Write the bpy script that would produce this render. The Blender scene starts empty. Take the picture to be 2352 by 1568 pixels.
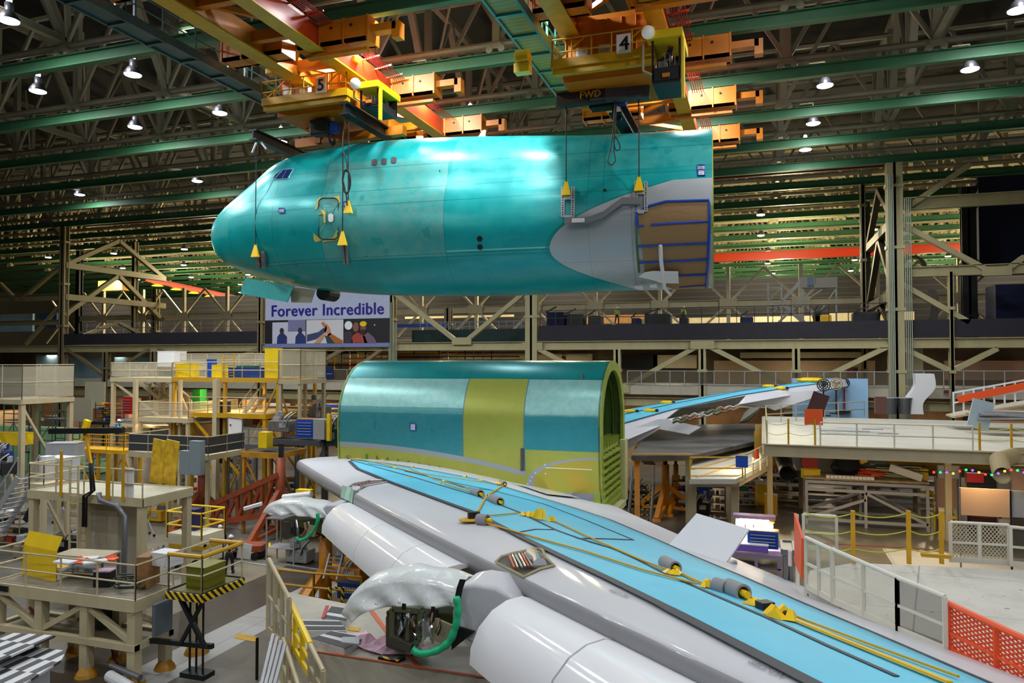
import bpy, math, random
import numpy as np
from mathutils import Vector as V, Matrix
from mathutils.bvhtree import BVHTree
rnd = random.Random(7)
SC = bpy.context.scene; COL = SC.collection
# ---------------------------------------------------------------- camera, world, exposure
H = 10.0; FPX = 1700.0
YAW = math.atan2(574, 1700); PIT = math.atan2(44, FPX)
sa, ca = math.sin(YAW), math.cos(YAW)
CR = V((ca, sa, 0)); CF = V((-sa*math.cos(PIT), ca*math.cos(PIT), math.sin(PIT))); CU = V((sa*math.sin(PIT), -ca*math.sin(PIT), math.cos(PIT)))
cam = bpy.data.cameras.new('camera'); camo = bpy.data.objects.new('camera', cam); COL.objects.link(camo)
cam.sensor_fit = 'HORIZONTAL'; cam.sensor_width = 36; cam.lens = FPX*36/2352; cam.clip_end = 600; cam.clip_start = .1
camo.matrix_world = Matrix(((CR.x, CU.x, -CF.x, 0), (CR.y, CU.y, -CF.y, 0), (CR.z, CU.z, -CF.z, H), (0, 0, 0, 1)))
SC.camera = camo
SC.view_settings.view_transform = 'Standard'; SC.view_settings.look = 'None'; SC.view_settings.gamma = 1
SC.view_settings.use_curve_mapping = False; SC.view_settings.exposure = 0.0
W = bpy.data.worlds.new('hall_air'); SC.world = W; W.use_nodes = True
W.node_tree.nodes['Background'].inputs[0].default_value = (.55, .6, .68, 1); W.node_tree.nodes['Background'].inputs[1].default_value = .05
LAMP_W = 820.0     # one high bay lamp
def lamp_light(loc, power=LAMP_W, col=(.93, .97, 1), size=.9, rot=(0, 0, 0), shape='DISK', sy=None, spread=None):
    l = bpy.data.lights.new('lamp_light', 'AREA'); l.shape = shape; l.size = size
    if sy: l.size_y = sy
    l.energy = power; l.color = col
    if spread: l.spread = spread
    o = bpy.data.objects.new('lamp_light', l); o.location = loc; o.rotation_euler = rot; COL.objects.link(o); return o
# lamps of the rows overhead that hang outside the photograph (above and behind the camera, between the trusses)
for x in (-62, -46, -30, -11, 5, 19, 33):
    for y in (-14, -1, 11, 23): lamp_light((x, y, 27), LAMP_W*(1.8 if y == 23 and -31 < x < 8 else 1.0))
for x, k in ((-28, .8), (-16.8, 1.5), (-10.9, 2.3), (1.5, 1.2)): lamp_light((x, 30.6, 27.2), LAMP_W*k)
# ---------------------------------------------------------------- pixel of the photograph -> point of the hall
def ray(x, y): return CF + CR*((x-1176)/FPX) + CU*((784-y)/FPX)
O = V((0, 0, H))
def PY(x, y, v): d = ray(x, y); return O + d*(v/d.y)
def PX(x, y, v): d = ray(x, y); return O + d*(v/d.x)
def PZ(x, y, v): d = ray(x, y); return O + d*((v-H)/d.z)
def PD(x, y, v): return O + ray(x, y)*v
# ---------------------------------------------------------------- materials
MATS = {}
class X:
    def __init__(s, t, k): s.t = t; s.k = k
    def m(s, op, *a):
        n = s.t.nodes.new('ShaderNodeMath'); n.operation = op
        for i, v in enumerate((s,)+a):
            if isinstance(v, X): s.t.links.new(v.k, n.inputs[i])
            else: n.inputs[i].default_value = v
        return X(s.t, n.outputs[0])
    def __add__(s, o): return s.m('ADD', o)
    def __sub__(s, o): return s.m('SUBTRACT', o)
    def __mul__(s, o): return s.m('MULTIPLY', o)
    def gt(s, o): return s.m('GREATER_THAN', o)
    def lt(s, o): return s.m('LESS_THAN', o)
    def mod(s, o): return s.m('FLOORED_MODULO', o)
    def abs(s): return s.m('ABSOLUTE')
    def max(s, o): return s.m('MAXIMUM', o)
    def rng(s, a, b): return s.gt(a)*s.lt(b)
    def sm(s, a, b):   # smooth 0..1 ramp from a to b
        n = s.t.nodes.new('ShaderNodeMapRange'); n.interpolation_type = 'SMOOTHSTEP'
        s.t.links.new(s.k, n.inputs[0]); n.inputs[1].default_value = a; n.inputs[2].default_value = b
        return X(s.t, n.outputs[0])
def mixc(t, f, a, b):
    n = t.nodes.new('ShaderNodeMix'); n.data_type = 'RGBA'
    for i, v in ((0, f), (6, a), (7, b)):
        if isinstance(v, X): t.links.new(v.k, n.inputs[i])
        elif i == 0: n.inputs[0].default_value = v
        else: n.inputs[i].default_value = (*v, 1)
    return X(t, n.outputs[2])
def lin(c): return tuple((v/255/12.92 if v < 11 else ((v/255+.055)/1.055)**2.4) for v in c)
def coords(t, kind='Object'):
    tc = t.nodes.new('ShaderNodeTexCoord'); s = t.nodes.new('ShaderNodeSeparateXYZ'); t.links.new(tc.outputs[kind], s.inputs[0])
    return X(t, s.outputs[0]), X(t, s.outputs[1]), X(t, s.outputs[2]), tc.outputs[kind]
def noise(t, scale, vec=None, detail=3, rough=.6, sxyz=None):
    n = t.nodes.new('ShaderNodeTexNoise'); n.inputs['Scale'].default_value = scale; n.inputs['Detail'].default_value = detail; n.inputs['Roughness'].default_value = rough
    if vec is not None:
        if sxyz:
            mp = t.nodes.new('ShaderNodeMapping'); mp.inputs['Scale'].default_value = sxyz; t.links.new(vec, mp.inputs[0]); vec = mp.outputs[0]
        t.links.new(vec, n.inputs['Vector'])
    return X(t, n.outputs[0])
def mat(name, rgb, rough=.5, metal=0., var=.0, vs=1.5, alpha=1., emis=None, es=1., coat=0., fn=None, spec=.5, trans=0.):
    if name in MATS: return MATS[name]
    m = bpy.data.materials.new(name); m.use_nodes = True; t = m.node_tree; b = t.nodes['Principled BSDF']
    c = lin(rgb); b.inputs['Base Color'].default_value = (*c, 1); b.inputs['Roughness'].default_value = rough; b.inputs['Metallic'].default_value = metal
    b.inputs['Specular IOR Level'].default_value = spec; b.inputs['Coat Weight'].default_value = coat; b.inputs['Coat Roughness'].default_value = .08
    b.inputs['Alpha'].default_value = alpha; b.inputs['Transmission Weight'].default_value = trans
    if emis: b.inputs['Emission Color'].default_value = (*lin(emis), 1); b.inputs['Emission Strength'].default_value = es
    if var:
        x, y, z, vec = coords(t); n = noise(t, vs, vec).sm(.3, .72)
        k = mixc(t, n, tuple(v*(1-var) for v in c), tuple(min(1, v*(1+var*.6)) for v in c)); t.links.new(k.k, b.inputs['Base Color'])
    if fn: fn(t, b, c)
    MATS[name] = m; m.diffuse_color = (*c, 1); return m
def meshy(pitch, wire, ax=None):   # alpha pattern of a woven or expanded wire mesh panel
    def fn(t, b, c):
        x, y, z, vec = coords(t)
        u = x*.7071+y*.7071 if ax is None else (x if ax == 'x' else y)
        a = (u+z*.6).m('MULTIPLY', 1/pitch).m('FRACT').lt(wire); d = (u-z*.6).m('MULTIPLY', 1/pitch).m('FRACT').lt(wire)
        t.links.new(a.max(d).k, b.inputs['Alpha'])
    return fn
# ---------------------------------------------------------------- mesh building
MW = {}
class MB:
    def __init__(s): s.v = []; s.f = []; s.mi = []; s.k = 0
    def add(s, vs, fs):
        n = len(s.v); s.v += [tuple(v) for v in vs]; s.f += [tuple(i+n for i in f) for f in fs]; s.mi += [s.k]*len(fs); return s
    def bx(s, x0, x1, y0, y1, z0, z1):
        x0, x1 = min(x0, x1), max(x0, x1); y0, y1 = min(y0, y1), max(y0, y1); z0, z1 = min(z0, z1), max(z0, z1)
        return s.add([(x0,y0,z0),(x1,y0,z0),(x1,y1,z0),(x0,y1,z0),(x0,y0,z1),(x1,y0,z1),(x1,y1,z1),(x0,y1,z1)],
                     [(3,2,1,0),(4,5,6,7),(0,1,5,4),(1,2,6,5),(2,3,7,6),(3,0,4,7)])
    def box(s, c, d, rz=0, ry=0, rx=0):
        M = Matrix.Rotation(rz, 3, 'Z') @ Matrix.Rotation(ry, 3, 'Y') @ Matrix.Rotation(rx, 3, 'X'); c = V(c)
        vs = [c + M @ V((sx*d[0]/2, sy*d[1]/2, sz*d[2]/2)) for sz in (-1, 1) for sy in (-1, 1) for sx in (-1, 1)]
        return s.add(vs, [(0,2,3,1),(4,5,7,6),(0,1,5,4),(1,3,7,5),(3,2,6,7),(2,0,4,6)])
    def fr(s, p, q, up=None):
        p, q = V(p), V(q); d = (q-p); d = d.normalized() if d.length > 1e-9 else V((0, 0, 1))
        u = V(up) if up is not None else (V((0, 0, 1)) if abs(d.z) < .95 else V((0, 1, 0)))
        a = d.cross(u).normalized(); return p, q, a, a.cross(d).normalized()
    def beam(s, p, q, w, h=None, up=None):
        h = h or w; p, q, a, b = s.fr(p, q, up); a = a*w/2; b = b*h/2
        return s.add([p-a-b, p+a-b, p+a+b, p-a+b, q-a-b, q+a-b, q+a+b, q-a+b], [(0,1,2,3),(7,6,5,4),(0,4,5,1),(1,5,6,2),(2,6,7,3),(3,7,4,0)])
    def ibeam(s, p, q, w, h, t=.04):
        p, q, a, b = s.fr(p, q)
        for c, ww, hh in ((b*(h/2-t/2), w, t), (-b*(h/2-t/2), w, t), (b*0, t, h-2*t)): s.beam(p+c, q+c, ww, hh)
        return s
    def tube(s, p, q, r, n=8, r2=None, cap=True):
        r2 = r if r2 is None else r2; p, q, a, b = s.fr(p, q)
        cs = [(math.cos(2*math.pi*i/n), math.sin(2*math.pi*i/n)) for i in range(n)]
        vs = [p+(a*c+b*d)*r for c, d in cs]+[q+(a*c+b*d)*r2 for c, d in cs]
        fs = [(i, (i+1) % n, n+(i+1) % n, n+i) for i in range(n)]
        if cap: fs += [tuple(range(n-1, -1, -1)), tuple(range(n, 2*n))]
        return s.add(vs, fs)
    def path(s, pts, r, n=6):
        pts = [V(p) for p in pts]; rows = []; u = None
        for i, p in enumerate(pts):
            d = (pts[min(i+1, len(pts)-1)]-pts[max(i-1, 0)]).normalized()
            if u is None: u = V((0, 0, 1)) if abs(d.z) < .9 else V((1, 0, 0))
            a = d.cross(u); a = a.normalized() if a.length > 1e-6 else V((1, 0, 0)); u = a.cross(d).normalized()
            rr = r[i] if isinstance(r, (list, tuple)) else r
            rows.append([p+(a*math.cos(2*math.pi*k/n)+u*math.sin(2*math.pi*k/n))*rr for k in range(n)])
        return s.rows(rows, True, True)
    def rows(s, rows, wrap=False, caps=False):
        n = len(rows[0]); vs = [v for r in rows for v in r]; m = n if wrap else n-1
        fs = [(i*n+j, i*n+(j+1) % n, (i+1)*n+(j+1) % n, (i+1)*n+j) for i in range(len(rows)-1) for j in range(m)]
        if caps: fs += [tuple(range(n-1, -1, -1)), tuple((len(rows)-1)*n+k for k in range(n))]
        return s.add(vs, fs)
    def poly(s, pts, th=0, nrm=None):
        pts = [V(p) for p in pts]; n = len(pts)
        if not th: return s.add(pts, [tuple(range(n))])
        nn = (V(nrm) if nrm is not None else (pts[1]-pts[0]).cross(pts[2]-pts[1])).normalized()*th
        return s.add(pts+[p-nn for p in pts], [tuple(range(n)), tuple(range(2*n-1, n-1, -1))]+[(i, n+i, n+(i+1) % n, (i+1) % n) for i in range(n)])
    def lathe(s, prof, c, axis=(0, 0, 1), n=16):
        c = V(c); d = V(axis).normalized(); _, _, a, b = s.fr(c, c+d)
        return s.rows([[c+d*h+(a*math.cos(2*math.pi*k/n)+b*math.sin(2*math.pi*k/n))*r for k in range(n)] for r, h in prof], True, True)
    def ball(s, c, r, n=10, sc=(1, 1, 1)):
        rows = []
        for i in range(1, n//2+2):
            t = math.pi*i/(n//2+2); rows.append([(c[0]+r*sc[0]*math.sin(t)*math.cos(2*math.pi*k/n), c[1]+r*sc[1]*math.sin(t)*math.sin(2*math.pi*k/n), c[2]+r*sc[2]*math.cos(t)) for k in range(n)])
        return s.rows(rows, True, True)
    def ob(s, name, mats, parent=None, smooth=False, label=None, cat=None, group=None, kind=None, sub=0, sol=0, bev=0):
        if not s.v: return None
        me = bpy.data.meshes.new(name); mats = mats if isinstance(mats, (list, tuple)) else [mats]
        vs = np.array(s.v, float)
        if parent is not None: M = MW[parent]
        else: M = Matrix.Translation(V(((vs[:, 0].min()+vs[:, 0].max())/2, (vs[:, 1].min()+vs[:, 1].max())/2, vs[:, 2].min())))
        I = np.array(M.inverted()); vs = vs @ I[:3, :3].T + I[:3, 3]
        me.from_pydata(vs.tolist(), [], s.f)
        for m in mats: me.materials.append(m)
        if max(s.mi) > 0: me.polygons.foreach_set('material_index', s.mi)
        if smooth: me.polygons.foreach_set('use_smooth', [True]*len(s.f))
        me.update(); o = bpy.data.objects.new(name, me); COL.objects.link(o)
        if smooth and smooth != 2:
            me.set_sharp_from_angle(angle=math.radians(40)) if hasattr(me, 'set_sharp_from_angle') else None
        if parent is not None: o.parent = parent
        else: o.matrix_world = M
        MW[o] = M
        if sol: md = o.modifiers.new('solid', 'SOLIDIFY'); md.thickness = sol; md.offset = 0
        if bev: md = o.modifiers.new('bevel', 'BEVEL'); md.width = bev; md.segments = 2; md.limit_method = 'ANGLE'
        if sub: md = o.modifiers.new('sub', 'SUBSURF'); md.levels = sub; md.render_levels = sub
        return tag(o, label, cat, group, kind)
def tag(o, label=None, cat=None, group=None, kind=None):
    for k, v in (('label', label), ('category', cat), ('group', group), ('kind', kind)):
        if v: o[k] = v
    return o
def thing(name, label=None, cat=None, loc=(0, 0, 0), rz=0, group=None, parent=None, kind=None):
    o = bpy.data.objects.new(name, None); COL.objects.link(o); o.empty_display_size = .3
    M = Matrix.Translation(V(loc)) @ Matrix.Rotation(rz, 4, 'Z')
    if parent is not None: M = MW[parent]; o.parent = parent
    else: o.matrix_world = M
    MW[o] = M; return tag(o, label, cat, group, kind)
def dup(o, loc=None, rz=None, label=None, group=None, parent=None, scale=None):
    c = o.copy(); COL.objects.link(c)
    if parent is not None: c.parent = parent
    if loc is not None: c.matrix_world = Matrix.Translation(V(loc)) @ Matrix.Rotation(rz or 0, 4, 'Z') @ Matrix.Scale(scale or 1, 4)
    if label: c['label'] = label
    if group: c['group'] = group
    for ch in list(o.children): dup(ch, parent=c)
    return c
def struct(name, b, m, **k): return b.ob(name, m, kind='structure', **k)
def lerp(a, b, t): return a+(b-a)*t
def interp(tab, x):
    if x <= tab[0][0]: return tab[0][1]
    for (a, p), (b, q) in zip(tab, tab[1:]):
        if x <= b: t = (x-a)/(b-a); return p+(q-p)*t
    return tab[-1][1]
def smooth_interp(tab, xs, k=2):
    ys = np.array([interp(tab, x) for x in xs])
    for _ in range(k): ys[1:-1] = (ys[:-2]+2*ys[1:-1]+ys[2:])/4
    return ys
# palette
def streak(t, b, c):
    x, y, z, vec = coords(t); n = noise(t, 1.2, vec, 4, .65, (1, 1, .35)).sm(.35, .75)
    t.links.new(mixc(t, n*.35, c, tuple(v*.62 for v in c)).k, b.inputs['Base Color'])
cream = mat('cream_paint', (180, 166, 134), .5, var=.12, fn=streak)
creamd = mat('weathered_cream_paint', (150, 138, 108), .6, fn=streak)
crwarm = mat('pale_frame_paint', (200, 186, 150), .5, fn=streak)
green = mat('green_rail_paint', (62, 108, 76), .55, var=.12, vs=.4, spec=.3)
orange = mat('orange_crane_paint', (204, 116, 8), .5, var=.18, vs=.7)
redor = mat('red_crane_paint', (196, 62, 22), .4, var=.1)
yellow = mat('yellow_paint', (206, 156, 14), .45, var=.12)
bright = mat('bright_yellow_paint', (238, 200, 20), .45, var=.08)
safor = mat('safety_orange_paint', (236, 84, 28), .45)
rust = mat('rust_red_paint', (142, 62, 26), .55, var=.2)
dark = mat('dark_steel', (34, 35, 38), .5, .3)
black = mat('black_paint', (14, 14, 16), .5)
grey = mat('grey_steel', (120, 120, 122), .42, .55, var=.12)
lgrey = mat('light_grey_steel', (172, 173, 176), .42, .3, var=.08)
slate = mat('blue_grey_paint', (60, 88, 92), .45, var=.15)
white = mat('white_paint', (226, 226, 226), .35)
paper = mat('white_paper', (222, 222, 224), .7)
wood = mat('plain_wood', (156, 112, 66), .6, var=.2)
brown = mat('brown_box_card', (150, 112, 78), .75, var=.12)
tealp = mat('teal_walk_paint', (40, 128, 128), .45)
bluep = mat('royal_blue_paint', (22, 70, 170), .4)
navy = mat('navy_cloth', (16, 24, 66), .8, var=.2)
redp = mat('red_paint', (170, 24, 26), .45)
rubber = mat('black_rubber', (18, 18, 18), .7)
chrome = mat('polished_metal', (190, 190, 195), .2, .9)
concrete = mat('pale_concrete', (168, 166, 158), .6, var=.15, vs=.6)
skin = mat('skin_tone', (170, 120, 92), .55)
hosegreen = mat('green_hose_wrap', (36, 184, 126), .4)
# ================================================================ hall shell
def floor_fn(t, b, c):
    x, y, z, vec = coords(t)
    x = x-40.; y = y+80.
    n = noise(t, .35, vec, 5, .7).sm(.3, .7); k = mixc(t, n, lin((84, 80, 72)), lin((116, 112, 104)))
    # painted aisles: pale lane beside the darker sealed lane
    dk = x.rng(-22.1, -19.35); k = mixc(t, dk*y.lt(60), k, lin((74, 64, 54)))
    pl = x.rng(-19.35, -17.6); k = mixc(t, pl*y.lt(60), k, lin((176, 176, 174)))
    bg = x.rng(-25.4, -22.1); k = mixc(t, bg*y.lt(60)*.7, k, lin((150, 140, 118)))
    pr = x.rng(6, 60)*y.rng(30, 44); k = mixc(t, pr, k, lin((172, 174, 176)))
    s = noise(t, 2.2, vec, 4, .7, (1, .25, 1)).sm(.6, .8); k = mixc(t, s*.4, k, lin((60, 58, 54)))
    seam = (x.mod(6.1)).lt(.03).max((y.mod(6.1)).lt(.03)); k = mixc(t, seam*.6, k, lin((50, 50, 48)))
    t.links.new(k.k, b.inputs['Base Color'])
floorm = mat('sealed_floor', (128, 124, 116), .34, fn=floor_fn)
struct('floor', MB().bx(-170, 90, -30, 190, -.3, 0), floorm)
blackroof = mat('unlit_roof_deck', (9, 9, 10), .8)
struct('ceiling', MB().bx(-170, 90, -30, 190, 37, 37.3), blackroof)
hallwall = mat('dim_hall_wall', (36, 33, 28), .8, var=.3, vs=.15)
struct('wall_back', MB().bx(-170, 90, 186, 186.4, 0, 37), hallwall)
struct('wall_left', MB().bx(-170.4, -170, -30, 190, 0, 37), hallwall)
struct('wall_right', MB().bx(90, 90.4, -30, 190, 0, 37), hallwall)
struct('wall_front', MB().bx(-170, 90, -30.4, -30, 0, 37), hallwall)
RY = [37.4+7.25*i for i in range(-4, 20)]; RZ = 26.0
trussm = mat('truss_paint', (142, 134, 112), .55, fn=streak)
for i, y in enumerate(RY):
    b = MB(); b.ibeam((-168, y, RZ+.33), (88, y, RZ+.33), .42, .66, .06)
    struct('crane_rail', b, green)
    far = y > 67
    b = MB()
    X0, X1 = (-125, 45) if not far else (-125, 60)
    zb, zt = RZ+1.15, RZ+7.6
    b.tube((X0, y, zb), (X1, y, zb), .2, 8); b.tube((X0, y, zt), (X1, y, zt), .22, 6)
    n = 0; x = -126.
    while x <= X1:
        off = 3.75*(i % 2)
        b.beam((x, y, zb), (x, y, zt), .42, .34)
        b.beam((x, y, zb), (x+3.75, y, zt), .18, .24)
        if i % 2 or far: b.beam((x+3.75, y, zt), (x+7.5, y, zb), .18, .24)
        b.box((x, y, zb-.15), (.7, .5, .32)); b.tube((x-.35, y-.3, zb-.35), (x-.35, y+.3, zb-.35), .2, 8); b.tube((x+.35, y-.3, zb-.35), (x+.35, y+.3, zb-.35), .2, 8)

        x += 7.5
    struct('ceiling_truss', b, trussm if not far else cream)
# trusses that run away from the camera, with a sloping web between the rails
def cross_truss(x, y0=15.65, y1=66.4):
    b = MB(); y = y0; zb, zt = RZ+1.5, RZ+8.2; n = 0
    while y < y1-.1:
        b.ibeam((x, y, zb), (x, y+7.25, zb), .34, .38, .05) if n % 2 else None
        b.beam((x, y+7.25, zb), (x, y+3.6, zt), .42, .36); b.beam((x, y, zb), (x, y+3.6, zt), .22, .2)
        b.beam((x+.1, y+7.25, zb), (x+3.8, y+3.6, zt), .13, .13)
        b.beam((x, y+7.25, zb), (x, y+7.25, zt), .36, .36)
        y += 7.25; n += 1
    b.beam((x, y0, zt), (x, y1, zt), .4, .4)
    struct('ceiling_truss', b, trussm)
for x in (-96, -81, -66, -51, -36, -21, -6, 9, 24): cross_truss(x)
# high bay lamps
lensm = mat('lit_lamp_lens', (255, 255, 255), .5, emis=(236, 240, 255), es=14)
lenswarm = mat('lit_warm_lens', (255, 255, 255), .5, emis=(255, 236, 205), es=14)
shade = mat('spun_lamp_shade', (92, 92, 100), .35, .5)
def bay_lamp(name='high_bay_lamp'):
    t = thing(name, 'x', 'lamp', (0, 0, 0), 0, 'high bay lamps under the roof trusses')
    b = MB(); b.lathe([(.12, .95), (.2, .9), (.2, .55), (.17, .5), (.3, .42), (.5, .1), (.52, 0), (.46, .02)], (0, 0, 0), n=20); b.ob('housing', shade, t, smooth=True)
    b = MB(); b.lathe([(.46, .03), (.46, -.02), (.3, -.08), (.05, -.1)], (0, 0, 0), n=20); b.ob('lens', lensm, t, smooth=True)
    b = MB(); b.lathe([(.13, .98), (.13, 1.14), (.1, 1.18)], (0, 0, 0), n=12); b.ob('ballast_cap', lensm, t, smooth=True)
    b = MB(); b.beam((0, 0, 1.1), (0, 0, 1.5), .06); b.beam((0, 0, 1.5), (-.9, 0, 1.5), .06); b.ob('bracket', cream, t)
    return t
LP = [(20, 48), (87, 210), (305, 172), (310, 292), (505, 260), (183, 447), (453, 416), (838, 78), (978, 193), (1080, 277), (1580, 125), (1605, 228), (1895, 197), (2228, 160), (2340, 24), (1868, 284), (1850, 344), (720, 234), (645, 326)]
LL = ['hanging lamp at the top corner beside the blue-grey walkway', 'lamp below the corner lamp, hung over the second green rail', 'bright lamp hanging over the dark gap left of the blue-grey walkway', 'lamp hanging one truss beyond the bright lamp beside the walkway',
      'lamp over the green rails left of the orange crane platform five', 'faint pinkish lamp low over the far green rails', 'lamp just above the cockpit side of the hanging fuselage, far down the rails', 'large lamp between the red girder and the teal catwalk, nearest of its row',
      'second lamp of the row between red girder and teal catwalk', 'third and farthest lamp above the hanging fuselage crown', 'lamp shining below the yellow end truck beside cab four', 'lamp below the second end truck of crane four', 'lamp over the dark gap right of crane four',
      'bright lamp hanging beside the big diagonal truss on the right', 'lamp at the top right corner of the hall', 'oval lamp one rail beyond the lamp right of crane four', 'thin farthest lamp right of crane four, nearly edge on', 'small lamp seen under crane platform five', 'lamp behind the end of the black spreader beam over the nose']
proto = bay_lamp()
for i, ((x, y), l) in enumerate(zip(LP, LL)):
    p = PZ(x, y, RZ+.9); o = proto if i == 0 else dup(proto, p, 0)
    o.matrix_world = Matrix.Translation(p); o['label'] = l
    lamp_light(p-V((0, 0, .16)), LAMP_W*(1.5 if p.y < 45 else 1.0))
    pl_ = bpy.data.lights.new('lamp_spill', 'POINT'); pl_.energy = 60; pl_.shadow_soft_size = .2; po = bpy.data.objects.new('lamp_spill', pl_); po.location = p+V((0, -.7, .5)); COL.objects.link(po)
# two unlit and warm lamps
# far bay lamps
fl = None; k = 0
for x in range(-118, 52, 13):
    for y in (88, 102, 117, 131, 146, 160):
        p = V((x+(y % 7)-3, y-3.2, RZ-.1))
        if fl is None:
            fl = thing('warm_bay_lamp', 'one of the small bright lamps under the green ceiling of the far bay', 'lamp', (0, 0, 0), 0, 'lamps of the far bay')
            MB().lathe([(.1, .7), (.2, .6), (.42, .08), (.44, 0)], (0, 0, 0), n=10).ob('housing', shade, fl)
            MB().lathe([(.44, .02), (.4, -.08), (.05, -.1)], (0, 0, 0), n=10).ob('lens', lenswarm, fl); o = fl; o.matrix_world = Matrix.Translation(p)
        else: o = dup(fl, p, 0)
        k += 1
for x in range(-105, 50, 26):
    for y in (88, 108, 130, 152):
        lamp_light((x, y, 24.6), 2600, (1, .9, .72), 1.6)
        pl_ = bpy.data.lights.new('lamp_spill', 'POINT'); pl_.energy = 5200; pl_.color = (1, .86, .5); pl_.shadow_soft_size = .5; po = bpy.data.objects.new('lamp_spill', pl_); po.location = (x+4, y, 22.5); COL.objects.link(po)  # point lights added below the rails to brighten them, apart from the fixtures
# ================================================================ hanging nose section
TEAL = lin((0, 150, 152)); TEALD = lin((0, 118, 122)); TGREY = lin((88, 158, 152)); PRIM = lin((172, 176, 74)); GREYP = lin((168, 172, 174))
FY = math.radians(3.6); A0 = PD(1636, 485, 36.0); A0 = V((A0.x, A0.y, 0))
E1 = V((math.cos(FY), math.sin(FY), 0)); EN = V((-math.sin(FY), math.cos(FY), 0))
def mid(px, py):
    d = ray(px, py); t = (A0-O).dot(EN)/d.dot(EN); p = O+d*t; return (p-A0).dot(E1), p.z
TOP = [(487, 541), (488, 528), (493, 514), (503, 500), (520, 483), (552, 459), (590, 432), (625, 404), (652, 378), (690, 361), (740, 349), (800, 339), (850, 331), (950, 323), (1070, 318), (1200, 316), (1350, 316), (1450, 311), (1550, 306), (1636, 302)]
BOT = [(487, 549), (489, 562), (496, 579), (508, 595), (526, 608), (556, 623), (590, 636), (650, 652), (730, 666), (850, 676), (960, 680), (1070, 680), (1200, 678), (1300, 673), (1400, 668), (1500, 666), (1636, 661)]
tt = [mid(*p) for p in TOP]; bb = [mid(*p) for p in BOT]
sn = tt[0][0]; fus_s = [sn+.02, sn+.1, sn+.22, sn+.4, sn+.65]+list(np.linspace(sn+.95, 0, 84))
ft = smooth_interp(tt, fus_s, 2); fb = smooth_interp(bb, fus_s, 2)
def fw(s):
    u = min(1, (s-sn)/9.0); return 3.25*(1-(1-u)**2.1)**.72 if u < 1 else 3.25
def sect(s, zt, zb, n=56, inset=0, sh=0):
    h = zt-zb; w = fw(s)*1.0; u = min(1, (s-sn)/7.5); pts = []
    for i in range(n):
        a = 2*math.pi*i/n; t = .5+.5*math.sin(a); sg = 1 if math.cos(a) >= 0 else -1
        zz = t*7.6; lo = math.sqrt(max(0, 1-((zz-3.25)/3.25)**2)); up = math.sqrt(max(0, 2.62**2-(zz-4.98)**2))/3.25
        full = max(lo, up) if zz > 3.25 else lo
        if 4.4 < zz < 5.9: full = max(full, .5*(lo+up)+.012)
        ell = math.sqrt(max(0, 1-(2*t-1)**2)); k = u*u*(3-2*u)
        hw = w*(full*k+ell*(1-k)); z = zb+t*h
        zc = (zt+zb)/2; q = 1-inset/3.25
        pts.append(V((s, -sg*hw*q, zc+(z-zc)*q)))
    return pts
def fus_fn(t, b, c):
    x, y, z, vec = coords(t); L = -sn   # x from -L (nose) to 0 (open end)
    def sx(px, py=500): return mid(px, py)[0]
    def sz(px, py): return mid(px, py)[1]
    n = noise(t, .9, vec, 4, .6); col = mixc(t, n.sm(.35, .7)*.45, TEAL, lin((30, 172, 168)))
    # greyer skin panels
    p1 = x.rng(sx(803), sx(1068))*z.rng(sz(950, 607), sz(950, 392))
    n2 = noise(t, 1.6, vec, 5, .7)
    col = mixc(t, p1*(n2.sm(.38, .6)*.45+.45), col, TGREY)
    p2 = x.rng(sx(487), sx(575))*z.rng(sz(530, 556), sz(530, 505)); col = mixc(t, p2*.35, col, TGREY)
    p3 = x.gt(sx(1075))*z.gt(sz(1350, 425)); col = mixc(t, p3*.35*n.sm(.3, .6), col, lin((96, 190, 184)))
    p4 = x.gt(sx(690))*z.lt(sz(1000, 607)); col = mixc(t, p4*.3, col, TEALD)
    blot = noise(t, 1.1, vec, 2, .5, (1, 1, .7)).sm(.66, .7); col = mixc(t, blot*.55, col, lin((0, 140, 140)))
    st = noise(t, .5, vec, 4, .6, (.35, 1, 2.6)).sm(.5, .75); col = mixc(t, st*.25, col, lin((110, 205, 198)))
    # joints
    def seam(v, at, w): return (v-at).abs().lt(w)
    lines = None
    for px in (575, 694, 803, 1068, 1372, 1405):
        l = seam(x, sx(px), .018); lines = l if lines is None else lines.max(l)
    for px, py in ((1500, 428), (900, 498), (900, 612), (1300, 590), (1000, 405)):
        # joint lines run along the barrel and climb slightly to the open end
        s0, z0 = mid(px, py); l = seam(z-x*.002, z0-s0*.002, .02)*x.gt(sx(590)); lines = lines.max(l)
    col = mixc(t, lines*.55, col, lin((12, 92, 96)))
    col = mixc(t, seam(z, sz(1200, 590)+.0, .03)*x.rng(sx(1070), sx(1292))*.6, col, lin((150, 220, 214)))
    # grey wing to body fairing with a curved front edge
    sg, zg = mid(1290, 592); d = z-zg; up = (d*d)*.66+sg
    fm = (d.gt(0)*(x-up).gt(0)).max(d.lt(0)*(x-((d*d)*1.25+sg)).gt(0))
    fo = (d.gt(0)*(x-up).gt(-.22)).max(d.lt(0)*(x-((d*d)*1.25+sg)).gt(-.2))
    cap = (z-zg).lt(2.95)
    col = mixc(t, fo*cap*.7, col, lin((0, 128, 124))); col = mixc(t, fm*cap, col, GREYP)
    l2 = seam(x, sx(1374), .014).max(seam(z, sz(1400, 615), .012)).max(seam(x, sx(1466), .03)); col = mixc(t, l2*fm*.4, col, lin((110, 112, 114)))
    t.links.new(col.k, b.inputs['Base Color'])
    r = noise(t, 1.3, vec, 3, .6).m('MULTIPLY_ADD', .25, .2); t.links.new(r.k, b.inputs['Roughness'])
skinm = mat('teal_protective_coat', (0, 150, 152), .32, fn=fus_fn, coat=.0, metal=.15)
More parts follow.
